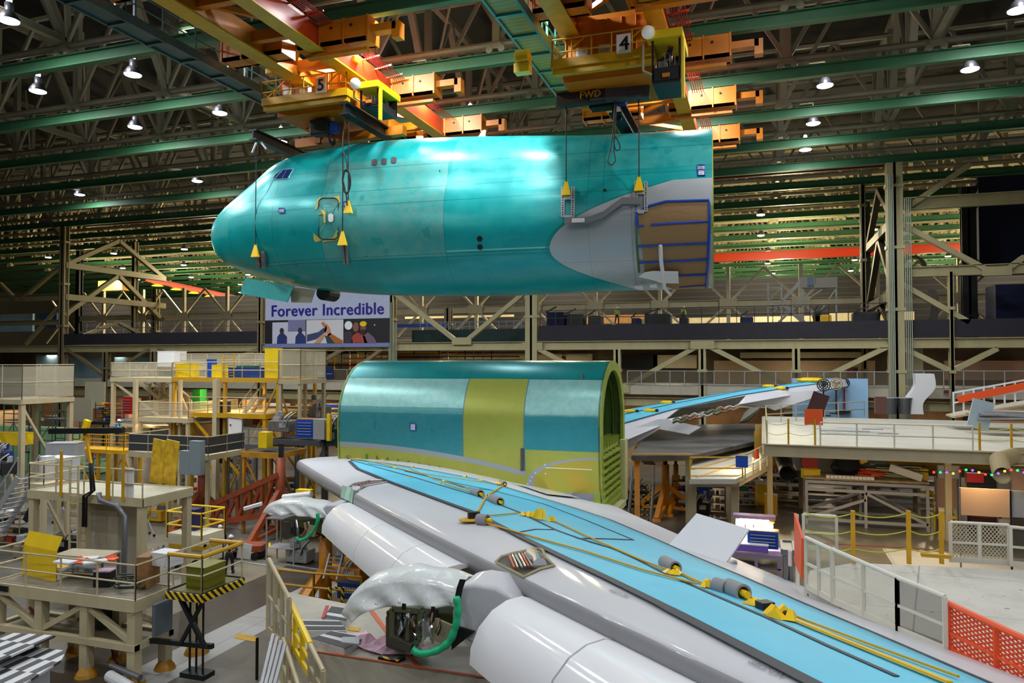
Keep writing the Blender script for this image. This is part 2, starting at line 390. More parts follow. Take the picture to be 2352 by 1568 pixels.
primer = mat('green_primer', (150, 168, 62), .5, var=.15)
primerd = mat('dark_green_primer', (84, 112, 40), .6, var=.2)
fus = thing('aircraft_nose_section', 'teal coated aircraft nose section hanging high in the air from crane cables', 'aircraft section', A0, FY)
MF = MW[fus]
b = MB(); b.rows([sect(s, zt, zb) for s, zt, zb in zip(fus_s, ft, fb)], True)
b.f.append(tuple(range(55, -1, -1))); b.mi.append(0)
# the open end: rim and inner skin
shell = [sect(0, ft[-1], fb[-1]), sect(0, ft[-1], fb[-1], inset=.16)]
fskin = b.ob('skin', skinm, None, smooth=2); 
def reparent_local(o, p):   # mesh written in the parent's own frame
    o.parent = p; o.matrix_world = MW[p] @ MW[o]; MW[o] = MW[p]
    M = Matrix(o.matrix_basis); return o
def ob_local(b, name, m, p, **k):
    b.v = [tuple(MW[p] @ V(v)) for v in b.v]; return b.ob(name, m, p, **k)
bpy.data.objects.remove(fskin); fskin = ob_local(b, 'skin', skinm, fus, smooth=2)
bvh = BVHTree.FromPolygons([V(v) for v in b.v], b.f)
b2 = MB(); b2.rows([sect(s, zt, zb, inset=.2) for s, zt, zb in list(zip(fus_s, ft, fb))[-26:]], True)
b2.f = [f[::-1] for f in b2.f]; ob_local(b2, 'inner_skin', primer, fus, smooth=2)
b2 = MB(); r0 = sect(.0, ft[-1], fb[-1]); r1 = sect(0, ft[-1], fb[-1], inset=.45); r2 = [p-V((.12, 0, 0)) for p in r1]; r3 = [p-V((.12, 0, 0)) for p in r0]
r0 = [p+V((.05, 0, 0)) for p in r0]; r1 = [p+V((.05, 0, 0)) for p in r1]
b2.rows([r3, r0, r1, r2], True); ob_local(b2, 'end_frame', primer, fus)
for k in range(1, 9):
    i = -1-3*k; b2 = MB(); a = sect(fus_s[i], ft[i], fb[i], inset=.2); c = sect(fus_s[i], ft[i], fb[i], inset=.42)
    b2.rows([a, c, [p+V((.08, 0, 0)) for p in c], [p+V((.08, 0, 0)) for p in a]], True); ob_local(b2, 'hoop_frame', primerd, fus)
b2 = MB(); i = -26; b2.poly(sect(fus_s[i], ft[i], fb[i], inset=.25), .08); ob_local(b2, 'bulkhead', primerd, fus)
b2 = MB(); b2.bx(-7.5, -.1, -3.0, 3.0, fb[-1]+2.6, fb[-1]+2.75); [b2.bx(-7.5, -.1, y, y+.12, fb[-1]+2.3, fb[-1]+2.6) for y in (-2.4, -1.2, 0, 1.2, 2.4)]; ob_local(b2, 'cabin_floor', primer, fus)
def hit(px, py, bv=None):
    d = ray(px, py).normalized(); r = (bv or bvh).ray_cast(O, d)
    if r[0] is None: return None, None
    return r[0], (r[1] if r[1].dot(d) < 0 else -r[1])
def patch(b, quad, nx=6, ny=6, off=.03, bv=None):   # lay a quad given by four pixels on a curved skin
    (ax, ay), (bx_, by), (cx, cy), (dx, dy) = quad; rows = []
    for j in range(ny+1):
        r = []
        for i in range(nx+1):
            u, v = i/nx, j/ny
            p, n = hit(lerp(lerp(ax, bx_, u), lerp(dx, cx, u), v), lerp(lerp(ay, by, u), lerp(dy, cy, u), v), bv)
            if p is None: return b
            r.append(p+n*off)
        rows.append(r)
    n0 = len(b.f); b.rows(rows)
    return b
def spot(b, px, py, r, off=.03, n=16, bv=None, sy=1):
    c, m = hit(px, py, bv); ring = []
    u = V((0, 0, 1)).cross(m).normalized(); w = m.cross(u)
    return b.poly([c+m*off+u*r*math.cos(2*math.pi*i/n)+w*r*sy*math.sin(2*math.pi*i/n) for i in range(n)], .02, m)
def skinline(b, pts, r=.015, bv=None, off=.01, sub=6):
    out = []
    for (x0, y0), (x1, y1) in zip(pts, pts[1:]):
        for k in range(sub): 
            p, n = hit(lerp(x0, x1, k/sub), lerp(y0, y1, k/sub), bv)
            if p: out.append(p+n*off)
    p, n = hit(*pts[-1], bv)
    if p: out.append(p+n*off)
    return b.path(out, r, 4) if len(out) > 1 else b
def rrect(x0, y0, x1, y1, sk=0, r=8, n=4):   # rounded rectangle outline in pixels, sk = sideways lean
    o = []
    for cx, cy, a0 in ((x1-r, y0+r, -90), (x1-r, y1-r, 0), (x0+r, y1-r, 90), (x0+r, y0+r, 180)):
        for k in range(n+1):
            a = math.radians(a0+90*k/n); px, py = cx+r*math.cos(a), cy+r*math.sin(a); o.append((px+sk*(py-y0)/(y1-y0), py))
    return o
def shape(b, pts, off=.04, bv=None):   # filled outline laid on the skin
    c = (sum(p[0] for p in pts)/len(pts), sum(p[1] for p in pts)/len(pts)); vs = []
    for q in [c]+list(pts):
        p, n = hit(*q, bv)
        if p is None: return b
        vs.append(p+n*off)
    m = len(pts); return b.add(vs, [(0, 1+i, 1+(i+1) % m) for i in range(m)])
winm = mat('papered_window', (58, 54, 56), .6); glassm = mat('cockpit_glass', (30, 44, 96), .12, spec=.8); putty = mat('yellow_sealant', (188, 176, 92), .6)
for (x, y) in ((861, 373), (883, 371), (905, 368)):
    o = shape(MB(), rrect(x-6.5, y-7, x+6.5, y+7, -1, 4), .03).ob('cabin_window', winm, fus)
b = MB(); shape(b, [(650, 391), (671, 390), (660, 409), (634, 411)], .03); shape(b, [(633, 402), (647, 392), (631, 411), (628, 411)], .03); b.ob('cockpit_window', glassm, fus)
b = MB(); skinline(b, [(628, 413), (652, 390), (675, 388), (663, 411), (628, 413)], .03, sub=4); skinline(b, [(660, 389), (648, 411)], .025, sub=3); b.ob('window_frame', mat('pale_teal_trim', (120, 160, 190), .4), fus)
door = shape(MB(), rrect(733, 456, 778, 549, 0, 10), .035).ob('door', mat('door_coat', (56, 146, 138), .4, var=.2, vs=1), fus)
b = MB(); o = rrect(733, 456, 778, 549, 0, 10); skinline(b, o+o[:1], .025, off=.05, sub=1); b.ob('door_seal', black, door)
b = MB(); b.v = []; shape(b, rrect(755, 491, 767, 510, 0, 5), .06); b.ob('door_window', paper, door)
b = MB(); skinline(b, [(741, 485), (747, 494), (747, 512)], .07, off=.08, sub=2); skinline(b, [(731, 493), (747, 493)], .03, off=.08, sub=2); shape(b, [(747, 479), (751, 490), (744, 498), (738, 491)], .07); b.ob('door_handle', putty, door)
b = MB()
for q in ([(735, 453), (747, 455), (734, 465), (729, 480), (724, 482), (727, 462)], [(766, 452), (780, 450), (783, 465), (778, 468), (775, 456)], [(720, 535), (735, 546), (745, 550), (726, 556), (721, 550)], [(770, 550), (773, 530), (778, 528), (779, 546), (774, 552), (740, 556), (745, 549)]): shape(b, q, .03)
b.ob('sealant_patch', putty, fus)
b = MB(); [spot(b, x, y, r) for x, y, r in ((1102, 548, .14), (1103, 567, .14), (1389, 437, .08), (1010, 392, .03), (842, 588, .03))]; b.ob('port_hole', black, fus)
def tagcard(x0, y0, x1, y1, p, bv=None, lines=3):
    b = MB(); patch(b, [(x0, y0), (x1, y0), (x1, y1), (x0, y1)], 2, 2, .04, bv); o = b.ob('paper_tag', paper, p, sol=.01)
    b = MB(); skinline(b, [(x0, y0), (x1, y0), (x1, y1), (x0, y1), (x0, y0)], .03, bv, .05, 2); b.ob('tape_edge', bluep, o)
    b = MB()
    for k in range(lines): yy = lerp(y0, y1, (k+1)/(lines+1)); skinline(b, [(x0+2.5, yy), (x1-2.5-(k % 2)*3, yy)], .012, bv, .05, 2)
    b.ob('print_line', mat('faded_print', (120, 120, 140), .7), o)
tagcard(642, 479, 654, 489, fus); tagcard(791, 464, 802, 474, fus); tagcard(1602, 380, 1619, 391, fus, lines=4); tagcard(1603, 392, 1619, 404, fus, lines=2)
# brown paper and blue tape over the open wing joint
def paperfn(t, b, c):
    x, y, z, vec = coords(t); n = noise(t, 1.1, vec, 5, .65, (1, 1, 1.6)); bp = t.nodes.new('ShaderNodeBump'); bp.inputs['Strength'].default_value = .5; bp.inputs['Distance'].default_value = .08
    t.links.new(n.k, bp.inputs['Height']); t.links.new(bp.outputs[0], b.inputs['Normal'])
kraft = mat('brown_masking_paper', (150, 116, 74), .6, fn=paperfn)
b = MB(); q = [(1463, 487), (1480, 470), (1528, 461), (1629, 461), (1625, 661), (1500, 661), (1488, 640), (1470, 600)]
patch(b, [(1464, 485), (1540, 462), (1545, 661), (1482, 630)], 8, 14, .07); patch(b, [(1540, 462), (1630, 462), (1627, 660), (1545, 661)], 8, 14, .07)
pp = b.ob('masking_paper', kraft, fus, smooth=True)
b = MB(); T = lambda pts, r=.05: skinline(b, pts, r, off=.1, sub=5)
T([(1463, 519), (1463, 490), (1492, 474), (1530, 464), (1628, 461), (1630, 500), (1626, 600), (1622, 655)], .06)
T([(1463, 519), (1480, 518)], .04); T([(1495, 516), (1628, 508)]); T([(1465, 564), (1630, 556)]); T([(1468, 601), (1625, 593)]); T([(1540, 630), (1622, 627)]); T([(1560, 655), (1620, 651)], .03)
b.ob('blue_tape', bluep, fus)
b = MB(); skinline(b, [(1463, 520), (1463, 560), (1468, 622)], .05, off=.1, sub=10); b.ob('green_edge', primerd, fus)
b = MB(); skinline(b, [(1518, 655-95), (1519, 590), (1523, 620), (1526, 648), (1540, 663)], [.06]*13 if 0 else .06, off=.3, sub=4); shape(b, [(1468, 624), (1482, 615), (1500, 613), (1558, 613), (1559, 637), (1520, 637), (1500, 630)], .32); b.ob('fairing_bracket', white, fus, sol=.06)
b = MB(); patch(b, [(1457, 645), (1476, 643), (1478, 652), (1462, 650)], 2, 2, .3); patch(b, [(1492, 641), (1508, 640), (1510, 648), (1494, 648)], 2, 2, .3); b.ob('fairing_clip', white, fus, sol=.05)
# blade antenna on the crown
p = A0+E1*mid(1100, 318)[0]; z0 = mid(1100, 319)[1]; b = MB()
b.poly([p+V((-.15, 0, z0-.1)), p+V((.35, 0, z0-.1)), p+V((.42, 0, z0+.42)), p+V((.22, 0, z0+.42))], .08, EN); b.ob('blade_antenna', white, fus)
# nose gear doors hanging open under the belly and the gear well between them
def midp(px, py, off=0.): s, z = mid(px, py); return A0+E1*s+EN*off+V((0, 0, z))
b = MB(); b.poly([midp(592, 643, -1.1), midp(700, 662, -1.1), midp(690, 698, -1.3), midp(585, 679, -1.3)], .07, EN); b.ob('gear_door', skinm if 0 else mat('teal_coat', (0, 152, 150), .35, var=.1), fus)
b = MB(); b.poly([midp(680, 660, -.6), midp(738, 668, -.6), midp(732, 698, -.8), midp(688, 697, -.8)], .06, EN); b.ob('gear_door_panel', mat('bare_composite', (150, 146, 122), .6), fus)
b = MB(); c = midp(742, 672, .3); b.tube(c-EN*.3, c+EN*.9, .42, 16); b.ob('nose_wheel', dark, fus)
# lifting fittings bolted to the side, each hung by one cable from the beams above
def fitting(px, py, w, h, tilt=0):
    b = MB()
    for dx in (-w*.38, w*.12):
        patch(b, [(px+dx, py), (px+dx+w*.3, py), (px+dx+w*.3+tilt, py+h), (px+dx+tilt, py+h)], 2, 4, .12)
    return b.ob('lift_fitting', mat('bare_bracket_metal', (140, 142, 146), .35, .6, var=.25, vs=3), fus, sol=.14)
fitting(600, 576, 26, 36, 4); fitting(794, 556, 14, 48, 4)
for (x, y) in ((1305, 433), (1472, 421)):
    b = MB()
    for dx in (-15, 8): patch(b, [(x+dx, y), (x+dx+8, y), (x+dx+8, y+66), (x+dx, y+66)], 1, 6, .1)
    for dy in (20, 62): patch(b, [(x-7, y+dy), (x+8, y+dy), (x+8, y+dy+8), (x-7, y+dy+8)], 1, 1, .1)
    o = b.ob('lift_plate', mat('pale_bracket_metal', (178, 180, 184), .4, .4), fus, sol=.12)
    b = MB()
    for dx in (-11, 12):
        for k in range(12): spot(b, x+dx, y+4+k*5.2, .035, .17, 8)
    b.ob('bolt_row', dark, o)
b = MB(); pts = [(1301, 507), (1355, 506), (1388, 497), (1432, 468), (1472, 468)]
rowsq = []
for (x, y) in pts:
    p, n = hit(x, y); rowsq.append([p+n*.14+V((0, 0, .15)), p+n*.5+V((0, 0, .15)), p+n*.5-V((0, 0, .15)), p+n*.14-V((0, 0, .15))])
b.rows(rowsq, True, True); sb = b.ob('spreader_link', mat('grey_tool_paint', (112, 112, 112), .45), fus)
b = MB(); p0, n0 = hit(1318, 507); p1, n1 = hit(1347, 506); b.poly([p0+n0*.53+V((0, 0, .1)), p1+n1*.53+V((0, 0, .1)), p1+n1*.53-V((0, 0, .1)), p0+n0*.53-V((0, 0, .1))], .01); b.ob('data_plate', paper, sb)
FIT = {}
for k, (x, y) in enumerate(((596, 572), (793, 545), (806, 478), (1303, 440), (1469, 430))):
    p, n = hit(x, y); FIT[k] = (p, n)
# ================================================================ centre section standing on its jacks
LX0, LX1, LY, LZ, LR = -22.1, -7.5, 38.85, 6.75, 3.25
def bsect(x, inset=0, n=64):
    o = []
    for i in range(n):
        a = 2*math.pi*i/n; c, s = math.cos(a), math.sin(a); r = LR-inset
        if s >= 0: o.append(V((x, LY-r*c, LZ+r*s)))
        else:
            k = -s; o.append(V((x, LY-r*(abs(c)**.2)*(1 if c > 0 else -1), LZ-(4.3-inset)*k)))
    return o
def X_of(px, py, y=35.6): return PY(px, py, y).x
def Z_of(px, py, y=35.6): return PY(px, py, y).z
def bar_fn(t, b, c):
    x, y, z, vec = coords(t, 'Object')
    n = noise(t, .8, vec, 4, .6); n2 = noise(t, 2.4, vec, 4, .7)
    col = mixc(t, n.sm(.35, .7)*.5, lin((0, 138, 142)), lin((12, 160, 160)))
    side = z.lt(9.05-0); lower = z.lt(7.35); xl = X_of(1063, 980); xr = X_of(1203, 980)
    light = mixc(t, n2.sm(.3, .7)*.5, lin((140, 200, 194)), lin((190, 224, 216)))  # pale panel tone, with part of the upper side's highlight put into the colour
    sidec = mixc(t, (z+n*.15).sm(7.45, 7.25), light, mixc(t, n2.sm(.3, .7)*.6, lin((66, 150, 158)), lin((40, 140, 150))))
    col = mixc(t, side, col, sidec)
    band = (z-7.42+n*.12-.05).abs().lt(.13)*x.lt(xl); col = mixc(t, band*.6, col, lin((10, 138, 142)))
    blot = noise(t, .9, vec, 3, .6, (1, 1, .6)).sm(.66, .69)*x.lt(xl)*side; col = mixc(t, blot*.7, col, lin((0, 134, 140)))
    for px in (0,):
        col = mixc(t, (z-9.05).abs().lt(.02)*.7, col, lin((20, 90, 92)))
    col = mixc(t, (x-X_of(1083, 850, 38)).abs().lt(.02)*z.gt(9.05)*.5, col, lin((60, 170, 170)))
    prim = mixc(t, n2.sm(.3, .7)*.4, PRIM, lin((184, 186, 92)))
    door = x.rng(xl, xr)*side; col = mixc(t, door, col, prim)
    col = mixc(t, ((x-xl).abs().lt(.03).max((x-xr).abs().lt(.03)))*side, col, lin((110, 134, 140)))
    # primer strip that follows the wing root, with a grey line above it
    za = Z_of(780, 1028); zb = Z_of(1000, 1052); zc = Z_of(1205, 1098); u0, u1, u2 = LX0, X_of(1000, 1052), X_of(1205, 1098)
    A = np.polyfit([u0, u1, u2], [za, zb, zc], 2); cv = x*x*float(A[0])+x*float(A[1])+float(A[2])
    col = mixc(t, (z-cv).lt(.34), col, lin((164, 172, 178))); col = mixc(t, (z-cv).lt(.08), col, prim)
    # wing box patch behind the door frame
    zt = Z_of(1300, 1036); rr = x.gt(xr+.06)*z.lt(zt); col = mixc(t, rr, col, prim)
    xc, zc2 = X_of(1390, 1120), Z_of(1300, 1110); ex = xc-X_of(1207, 1110)-.05; ez = Z_of(1300, 1048)-zc2
    dx = (x-xc)*(1/ex); dz = (z-zc2)*(1/ez); rad = (dx*dx*dx.abs()+dz*dz*dz.abs()); up = z.gt(zc2)
    rad2 = (dx.abs()*dx*dx*up.m('ADD', 0)+rad*0)
    inn = (dx*dx+(dz*dz)*up)
    col = mixc(t, rr*inn.lt(1.0), col, lin((164, 170, 176)))
    och = mixc(t, noise(t, .5, vec, 3, .6).sm(.35, .65), lin((196, 168, 56)), lin((176, 176, 70))); col = mixc(t, rr*inn.lt(.84), col, och)
    col = mixc(t, x.gt(xr)*z.lt(Z_of(1300, 1133)), col, lin((158, 162, 172)))
    t.links.new(col.k, b.inputs['Base Color'])
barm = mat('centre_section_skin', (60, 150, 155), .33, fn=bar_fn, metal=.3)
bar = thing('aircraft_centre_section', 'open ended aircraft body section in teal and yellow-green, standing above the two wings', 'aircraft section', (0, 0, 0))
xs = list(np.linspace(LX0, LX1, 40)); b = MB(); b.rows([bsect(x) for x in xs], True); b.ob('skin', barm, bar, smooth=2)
bv2 = BVHTree.FromPolygons([V(v) for v in b.v], b.f)
b = MB(); b.rows([bsect(x, .14) for x in xs], True); b.f = [f[::-1] for f in b.f]; b.ob('inner_skin', primerd, bar, smooth=2)  # shade inside the opening is put into this darker primer
for xe, d in ((LX1, 1), (LX0, -1)):
    a, c = bsect(xe+.06*d), bsect(xe+.06*d, .5); a2, c2 = bsect(xe-.1*d), bsect(xe-.1*d, .5)
    b = MB(); b.rows([a2, a, c, c2], True); b.ob('end_frame', primer, bar)
for k in range(1, 16):
    b = MB(); xe = LX1-.55*k; a, c = bsect(xe, .14), bsect(xe, .42); b.rows([a, c, [p+V((.07, 0, 0)) for p in c], [p+V((.07, 0, 0)) for p in a]], True); b.ob('hoop_frame', primerd, bar)
b = MB(); b.poly(bsect(LX1-8.6, .2), .05); b.ob('bulkhead', primerd, bar)
# cabin floor and the ribbed front of the wing box in the opening
b = MB(); b.bx(LX0+.3, LX1-.1, LY-3.1, LY+3.1, 5.35, 5.5)
for k in range(9): b.bx(LX1-.9, LX1-.1, LY-3+k*.74, LY-2.9+k*.74, 5.5, 5.85)
b.ob('cabin_floor', primer, bar)
b = MB(); b.bx(LX1-.5, LX1-.35, LY-2.9, LY+2.9, 2.5, 5.35)
for k in range(8): b.bx(LX1-.35, LX1+.1, LY-2.85, LY+2.9, 2.6+k*.36, 2.7+k*.36)
for k in range(7): b.bx(LX1-.35, LX1-.05, LY-3.0+k*1.0, LY-2.9+k*1.0, 2.5, 5.35)
b.ob('wing_box_front', primer, bar)
b = MB(); b.bx(LX1+.0, LX1+.35, LY-3.0, LY+2.0, 2.05, 2.35); b.bx(LX1-.05, LX1+.25, LY+2.2, LY+3.1, 2.2, 5.6); b.ob('keel_fitting', mat('pale_primer', (206, 206, 150), .5), bar)
b = MB(); b.bx(LX1-1.2, LX1-1.1, LY-2.3, LY+2.2, 5.6, 9.3); b.ob('insulation_blanket', mat('dull_insulation', (108, 100, 92), .7, var=.3, vs=3), bar)
tagcard(943, 972, 955, 988, bar, bv2, 4)
b = MB(); patch(b, [(1197, 1029), (1203, 1029), (1203, 1080), (1197, 1080)], 1, 3, .08, bv2); b.ob('door_jamb', mat('bare_jamb_metal', (96, 84, 84), .4, .5), bar, sol=.08)
b = MB(); skinline(b, [(1254, 1074), (1360, 1079)], .03, bv2); b.ob('wing_root_rail', mat('pale_primer', (206, 206, 150)), bar)
b = MB()
for (x, y) in ((1252, 1067), (1230, 1086), (1253, 1087), (1222, 1095), (1218, 1104), (1212, 1110)): spot(b, x, y, .04, .03, 8, bv2)
b.ob('rivet_mark', paper, bar)
b = MB()
for k in range(8): p, n = hit(842+k*24, 1042+k*4.0, bv2); b.beam(p+n*.02, p+n*.02+V((0, 0, -.35)), .05, .12)
b.ob('root_clip', mat('leaf_green_paint', (86, 150, 50), .5), bar)
# ================================================================ near wing
NL = [(-1.2, (-24.6, 36.8, 4.55), (-6.4, 36.8, 2.80))]
def LE(b): return V((-24.51+.9*b, 35.6-b, 3.87+.065*b+.0009*b*b))
def TE(b):
    x = -6.41+.45*b; return V((x, 35.6-b, 2.84+.095*b+.0006*b*b))
WT = [(0, 0), (.003, .2), (.010, .32), (.03, .42), (.08, .57), (.15, .72), (.25, .84), (.38, .88), (.5, .8), (.62, .65), (.74, .46), (.86, .25), (.94, .12), (1, 0)]
WB = [(1, 0), (.94, -.05), (.8, -.2), (.6, -.42), (.4, -.62), (.25, -.72), (.12, -.62), (.05, -.42), (.02, -.26), (.005, -.12)]
def th(b): return lerp(1.28, .5, min(1, max(0, b)/28))
def wpt(b, u, k, LEf=None, TEf=None):
    l, t_ = (LEf or LE)(b), (TEf or TE)(b); return l.lerp(t_, u)+V((0, 0, k*th(b)))
def wtop(b, u, off=0., LEf=None, TEf=None): return wpt(b, u, interp(WT, u), LEf, TEf)+V((0, 0, off))
def wtopg(b, u, off=0.): return wtop(b, u, off)
bs = [-1.5, 0, 1.5]+list(np.linspace(3, 31, 29))
def wing_fn(t, b, c):
    x, y, z, vec = coords(t); n = noise(t, .5, vec, 3, .6); col = mixc(t, n.sm(.3, .7)*.3, c, lin((206, 206, 212)))
    t.links.new(col.k, b.inputs['Base Color'])
wingm = mat('pale_grey_wing_paint', (198, 198, 204), .6, fn=wing_fn, coat=.22)
wingd = mat('mid_grey_wing_paint', (146, 146, 150), .6, coat=.2)
flapw = mat('gloss_white_flap_paint', (234, 234, 238), .6, coat=.4)
wing = thing('aircraft_wing', 'long near wing in pale grey with a sky blue cover, sweeping towards the bottom corner', 'wing', (0, 0, 0))
b = MB(); prof = WT+WB; rows = [[wpt(q, u, k) for u, k in prof] for q in bs]
b.rows(rows, True, True); N = len(prof)
for fi in range(len(b.f)-2):
    j = fi % N
    if j in (0, 1, N-1, N-2, N-3, N-4): b.mi[fi] = 1
b.ob('wing_skin', [wingm, wingd], wing, smooth=True)
bvw = BVHTree.FromPolygons([V(v) for v in b.v], b.f)
# sky blue protective sheet: its edges given along the span
sheetm = mat('sky_blue_cover', (98, 194, 224), .6, var=.06, vs=.8)
trimm = mat('charcoal_tape', (58, 62, 72), .6)
SL = [(0.8, .1), (1.6, .16), (3, .205), (6, .25), (10, .285), (14, .31), (20, .335), (31, .36)]
SU = [(0.8, .1), (1.6, .24), (3, .42), (6, .66), (8, .735), (10, .765), (16, .80), (31, .83)]
def sheet_uv(b): return interp(SL, b), interp(SU, b)
# ---------------------------------------------------------------- things laid on the near wing
def curve3(P, n=8):
    out = []; P = [V(p) for p in P]; Q = [P[0]]+P+[P[-1]]
    for i in range(1, len(Q)-2):
        for k in range(n):
            t = k/n; a, b_, c, d = Q[i-1], Q[i], Q[i+1], Q[i+2]; out.append(.5*((2*b_)+(c-a)*t+(2*a-5*b_+4*c-d)*t*t+(3*b_-a-3*c+d)*t**3))
    return out+[P[-1]]
def arc(pl, n):   # resample a pixel polyline to n points, evenly along its length
    P = np.array(pl, float); d = np.r_[0, np.cumsum(np.hypot(*(P[1:]-P[:-1]).T))]; t = np.linspace(0, d[-1], n)
    return list(zip(np.interp(t, d, P[:, 0]), np.interp(t, d, P[:, 1])))
LO = [(803, 1060), (822, 1078), (900, 1110), (1000, 1147), (1090, 1180), (1200, 1238), (1300, 1287), (1400, 1335), (1500, 1385), (1600, 1437), (1720, 1500), (1850, 1568), (1960, 1626)]
UP = [(806, 1057), (880, 1064), (980, 1080), (1100, 1102), (1200, 1132), (1300, 1162), (1400, 1195), (1500, 1238), (1600, 1283), (1700, 1325), (1850, 1392), (2000, 1456), (2160, 1526), (2340, 1605)]
nn = 60; lo, up = arc(LO, nn), arc(UP, nn); rows = []
cover = thing('wing_cover', 'sky blue protective cover with charcoal taped edges spread along the near wing', 'cover', (0, 0, 0))
for a, c in zip(lo, up):
    r = []
    for k in range(13):
        p, n = hit(lerp(a[0], c[0], k/12), lerp(a[1], c[1], k/12), bvw)
        r.append(p+V((0, 0, .025)) if p else None)
    if all(r): rows.append(r)
b = MB(); b.rows(rows); b.ob('sheet', sheetm, cover, smooth=True, sol=.02)
def strip(b, pts, w, off=.045, bv=None, sub=5):   # a flat tape laid along a pixel polyline
    out = []
    for (x0, y0), (x1, y1) in zip(pts, pts[1:]):
        for k in range(sub):
            p, n = hit(lerp(x0, x1, k/sub), lerp(y0, y1, k/sub), bv or bvw)
            if p: out.append((p, n))
    p, n = hit(*pts[-1], bv or bvw)
    if p: out.append((p, n))
    if len(out) < 2: return b
    rw = []
    for i, (p, n) in enumerate(out):
        d = (out[min(i+1, len(out)-1)][0]-out[max(i-1, 0)][0]).normalized(); s = d.cross(n).normalized()*(w/2)
        rw.append([p-s+n*off, p+s+n*off])
    return b.rows(rw)
b = MB(); strip(b, LO, .16); b.ob('edge_tape', trimm, cover, sol=.01)
b = MB(); strip(b, UP, .07); b.ob('edge_tape', trimm, cover, sol=.01)
b = MB(); strip(b, [(806, 1058), (950, 1098), (1090, 1140), (1190, 1178), (1280, 1222), (1330, 1240), (1420, 1268), (1520, 1318), (1640, 1372), (1760, 1424), (1900, 1490), (2060, 1562)], .07)
strip(b, [(1190, 1226), (1230, 1219), (1276, 1220)], .06); strip(b, [(1325, 1240), (1390, 1241), (1454, 1243)], .07); strip(b, [(930, 1084), (1050, 1112), (1130, 1128), (1250, 1160), (1340, 1195), (1452, 1242)], .05)
strip(b, [(845, 1066), (920, 1080), (1000, 1100), (1063, 1121), (1130, 1128)], .05); b.ob('seam_tape', trimm, cover, sol=.01)
# tether straps with padded connectors
strapm = mat('ochre_strap', (206, 156, 30), .6); padg = mat('grey_foam_pad', (142, 142, 146), .8); flagm = mat('yellow_vinyl', (246, 200, 10), .35)
def strap(pts, w=.06, lab='', m=strapm):
    b = MB(); strip(b, pts, w, .07); return b.ob('tether_strap', m, None, label=lab, cat='strap', group='straps lying along the near wing', sol=.025)
strap([(1715, 1383), (1800, 1424), (1900, 1466), (2050, 1528), (2180, 1582)], .09, 'broad yellow strap running down the near wing from the black buckle', mat('bright_strap', (240, 182, 12), .55))
strap([(1270, 1200), (1370, 1248), (1480, 1297), (1530, 1316)], .05, 'thin ochre strap between the four yellow pouches and the first grey foam roll')
strap([(1095, 1200), (1200, 1232), (1340, 1272), (1480, 1318), (1600, 1350)], .045, 'thin ochre strap from the round yellow anchor pad to the buckle halfway along the wing')
strap([(1550, 1318), (1590, 1338), (1622, 1352)], .06, 'short ochre strap between the first foam roll and the yellow wrap')
strap([(1700, 1372), (1850, 1436), (2000, 1493), (2200, 1568)], .04, 'thin ochre cord beside the broad yellow strap')
strap([(1090, 1195), (1105, 1165), (1118, 1143), (1155, 1118)], .06, 'ochre strap crossing the cover up to the fuselage side')
strap([(1118, 1190), (1160, 1186), (1190, 1183)], .04, 'short taut cord beside the round yellow anchor pad')
strap([(808, 1055), (870, 1066), (940, 1085), (1020, 1098), (1090, 1108), (1150, 1116)], .06, 'ochre strap along the cover edge below the centre section')
strap([(880, 1066), (940, 1078), (1000, 1104), (1060, 1118), (1100, 1138)], .035, 'thin cord crossing the narrow front of the cover')
strap([(1020, 1115), (1075, 1132), (1110, 1145)], .04, 'short cord between the yellow wraps near the centre section')
def wp(px, py, off=.0):
    p, n = hit(px, py, bvw)
    while p is None: py += 3; p, n = hit(px, py, bvw)
    return p+n*off, n
def foam(x0, y0, x1, y1, r, lab):
    r = r*(.62 if x0 > 1300 else .85)
    p, n = wp(x0, y0, r*.9); q, _ = wp(x1, y1, r*.9)
    t = thing('foam_roll', lab, 'foam roll', (p+q)/2, 0, 'grey foam pads on the tether')
    b = MB(); d = (q-p).normalized(); a = d.cross(V((0, 0, 1))).normalized(); u = a.cross(d)
    ring = lambda rr: [[c+(a*math.cos(z)+u*math.sin(z))*rr for z in np.linspace(-1.2, 4.6, 20)] for c in (p, q)]
    o, i_ = ring(r), ring(r*.72); b.rows([o[0], o[1], i_[1], i_[0], o[0]]); b.ob('pad', padg, t)
    b = MB(); b.tube(p-d*.05, q+d*.12, r*.4, 8); b.ob('strap_end', flagm, t)
foam(1524, 1303, 1550, 1318, .2, 'first grey foam roll on the long tether, alone above the others')
foam(1641, 1358, 1668, 1367, .2, 'grey foam roll next to the yellow wrap, upper of the touching pair')
foam(1672, 1366, 1706, 1381, .23, 'grey foam roll with yellow webbing inside, lower of the touching pair')
foam(1087, 1137, 1103, 1143, .17, 'grey foam roll above the round yellow anchor pad')
foam(1130, 1154, 1148, 1162, .17, 'grey foam roll beside the four yellow pouches')
foam(1098, 1204, 1120, 1206, .17, 'grey foam roll beside the round yellow anchor pad')
foam(793, 1050, 800, 1053, .12, 'small roll at the tip where the cover starts')
foam(1150, 1112, 1158, 1117, .14, 'small grey roll against the lower edge of the centre section')
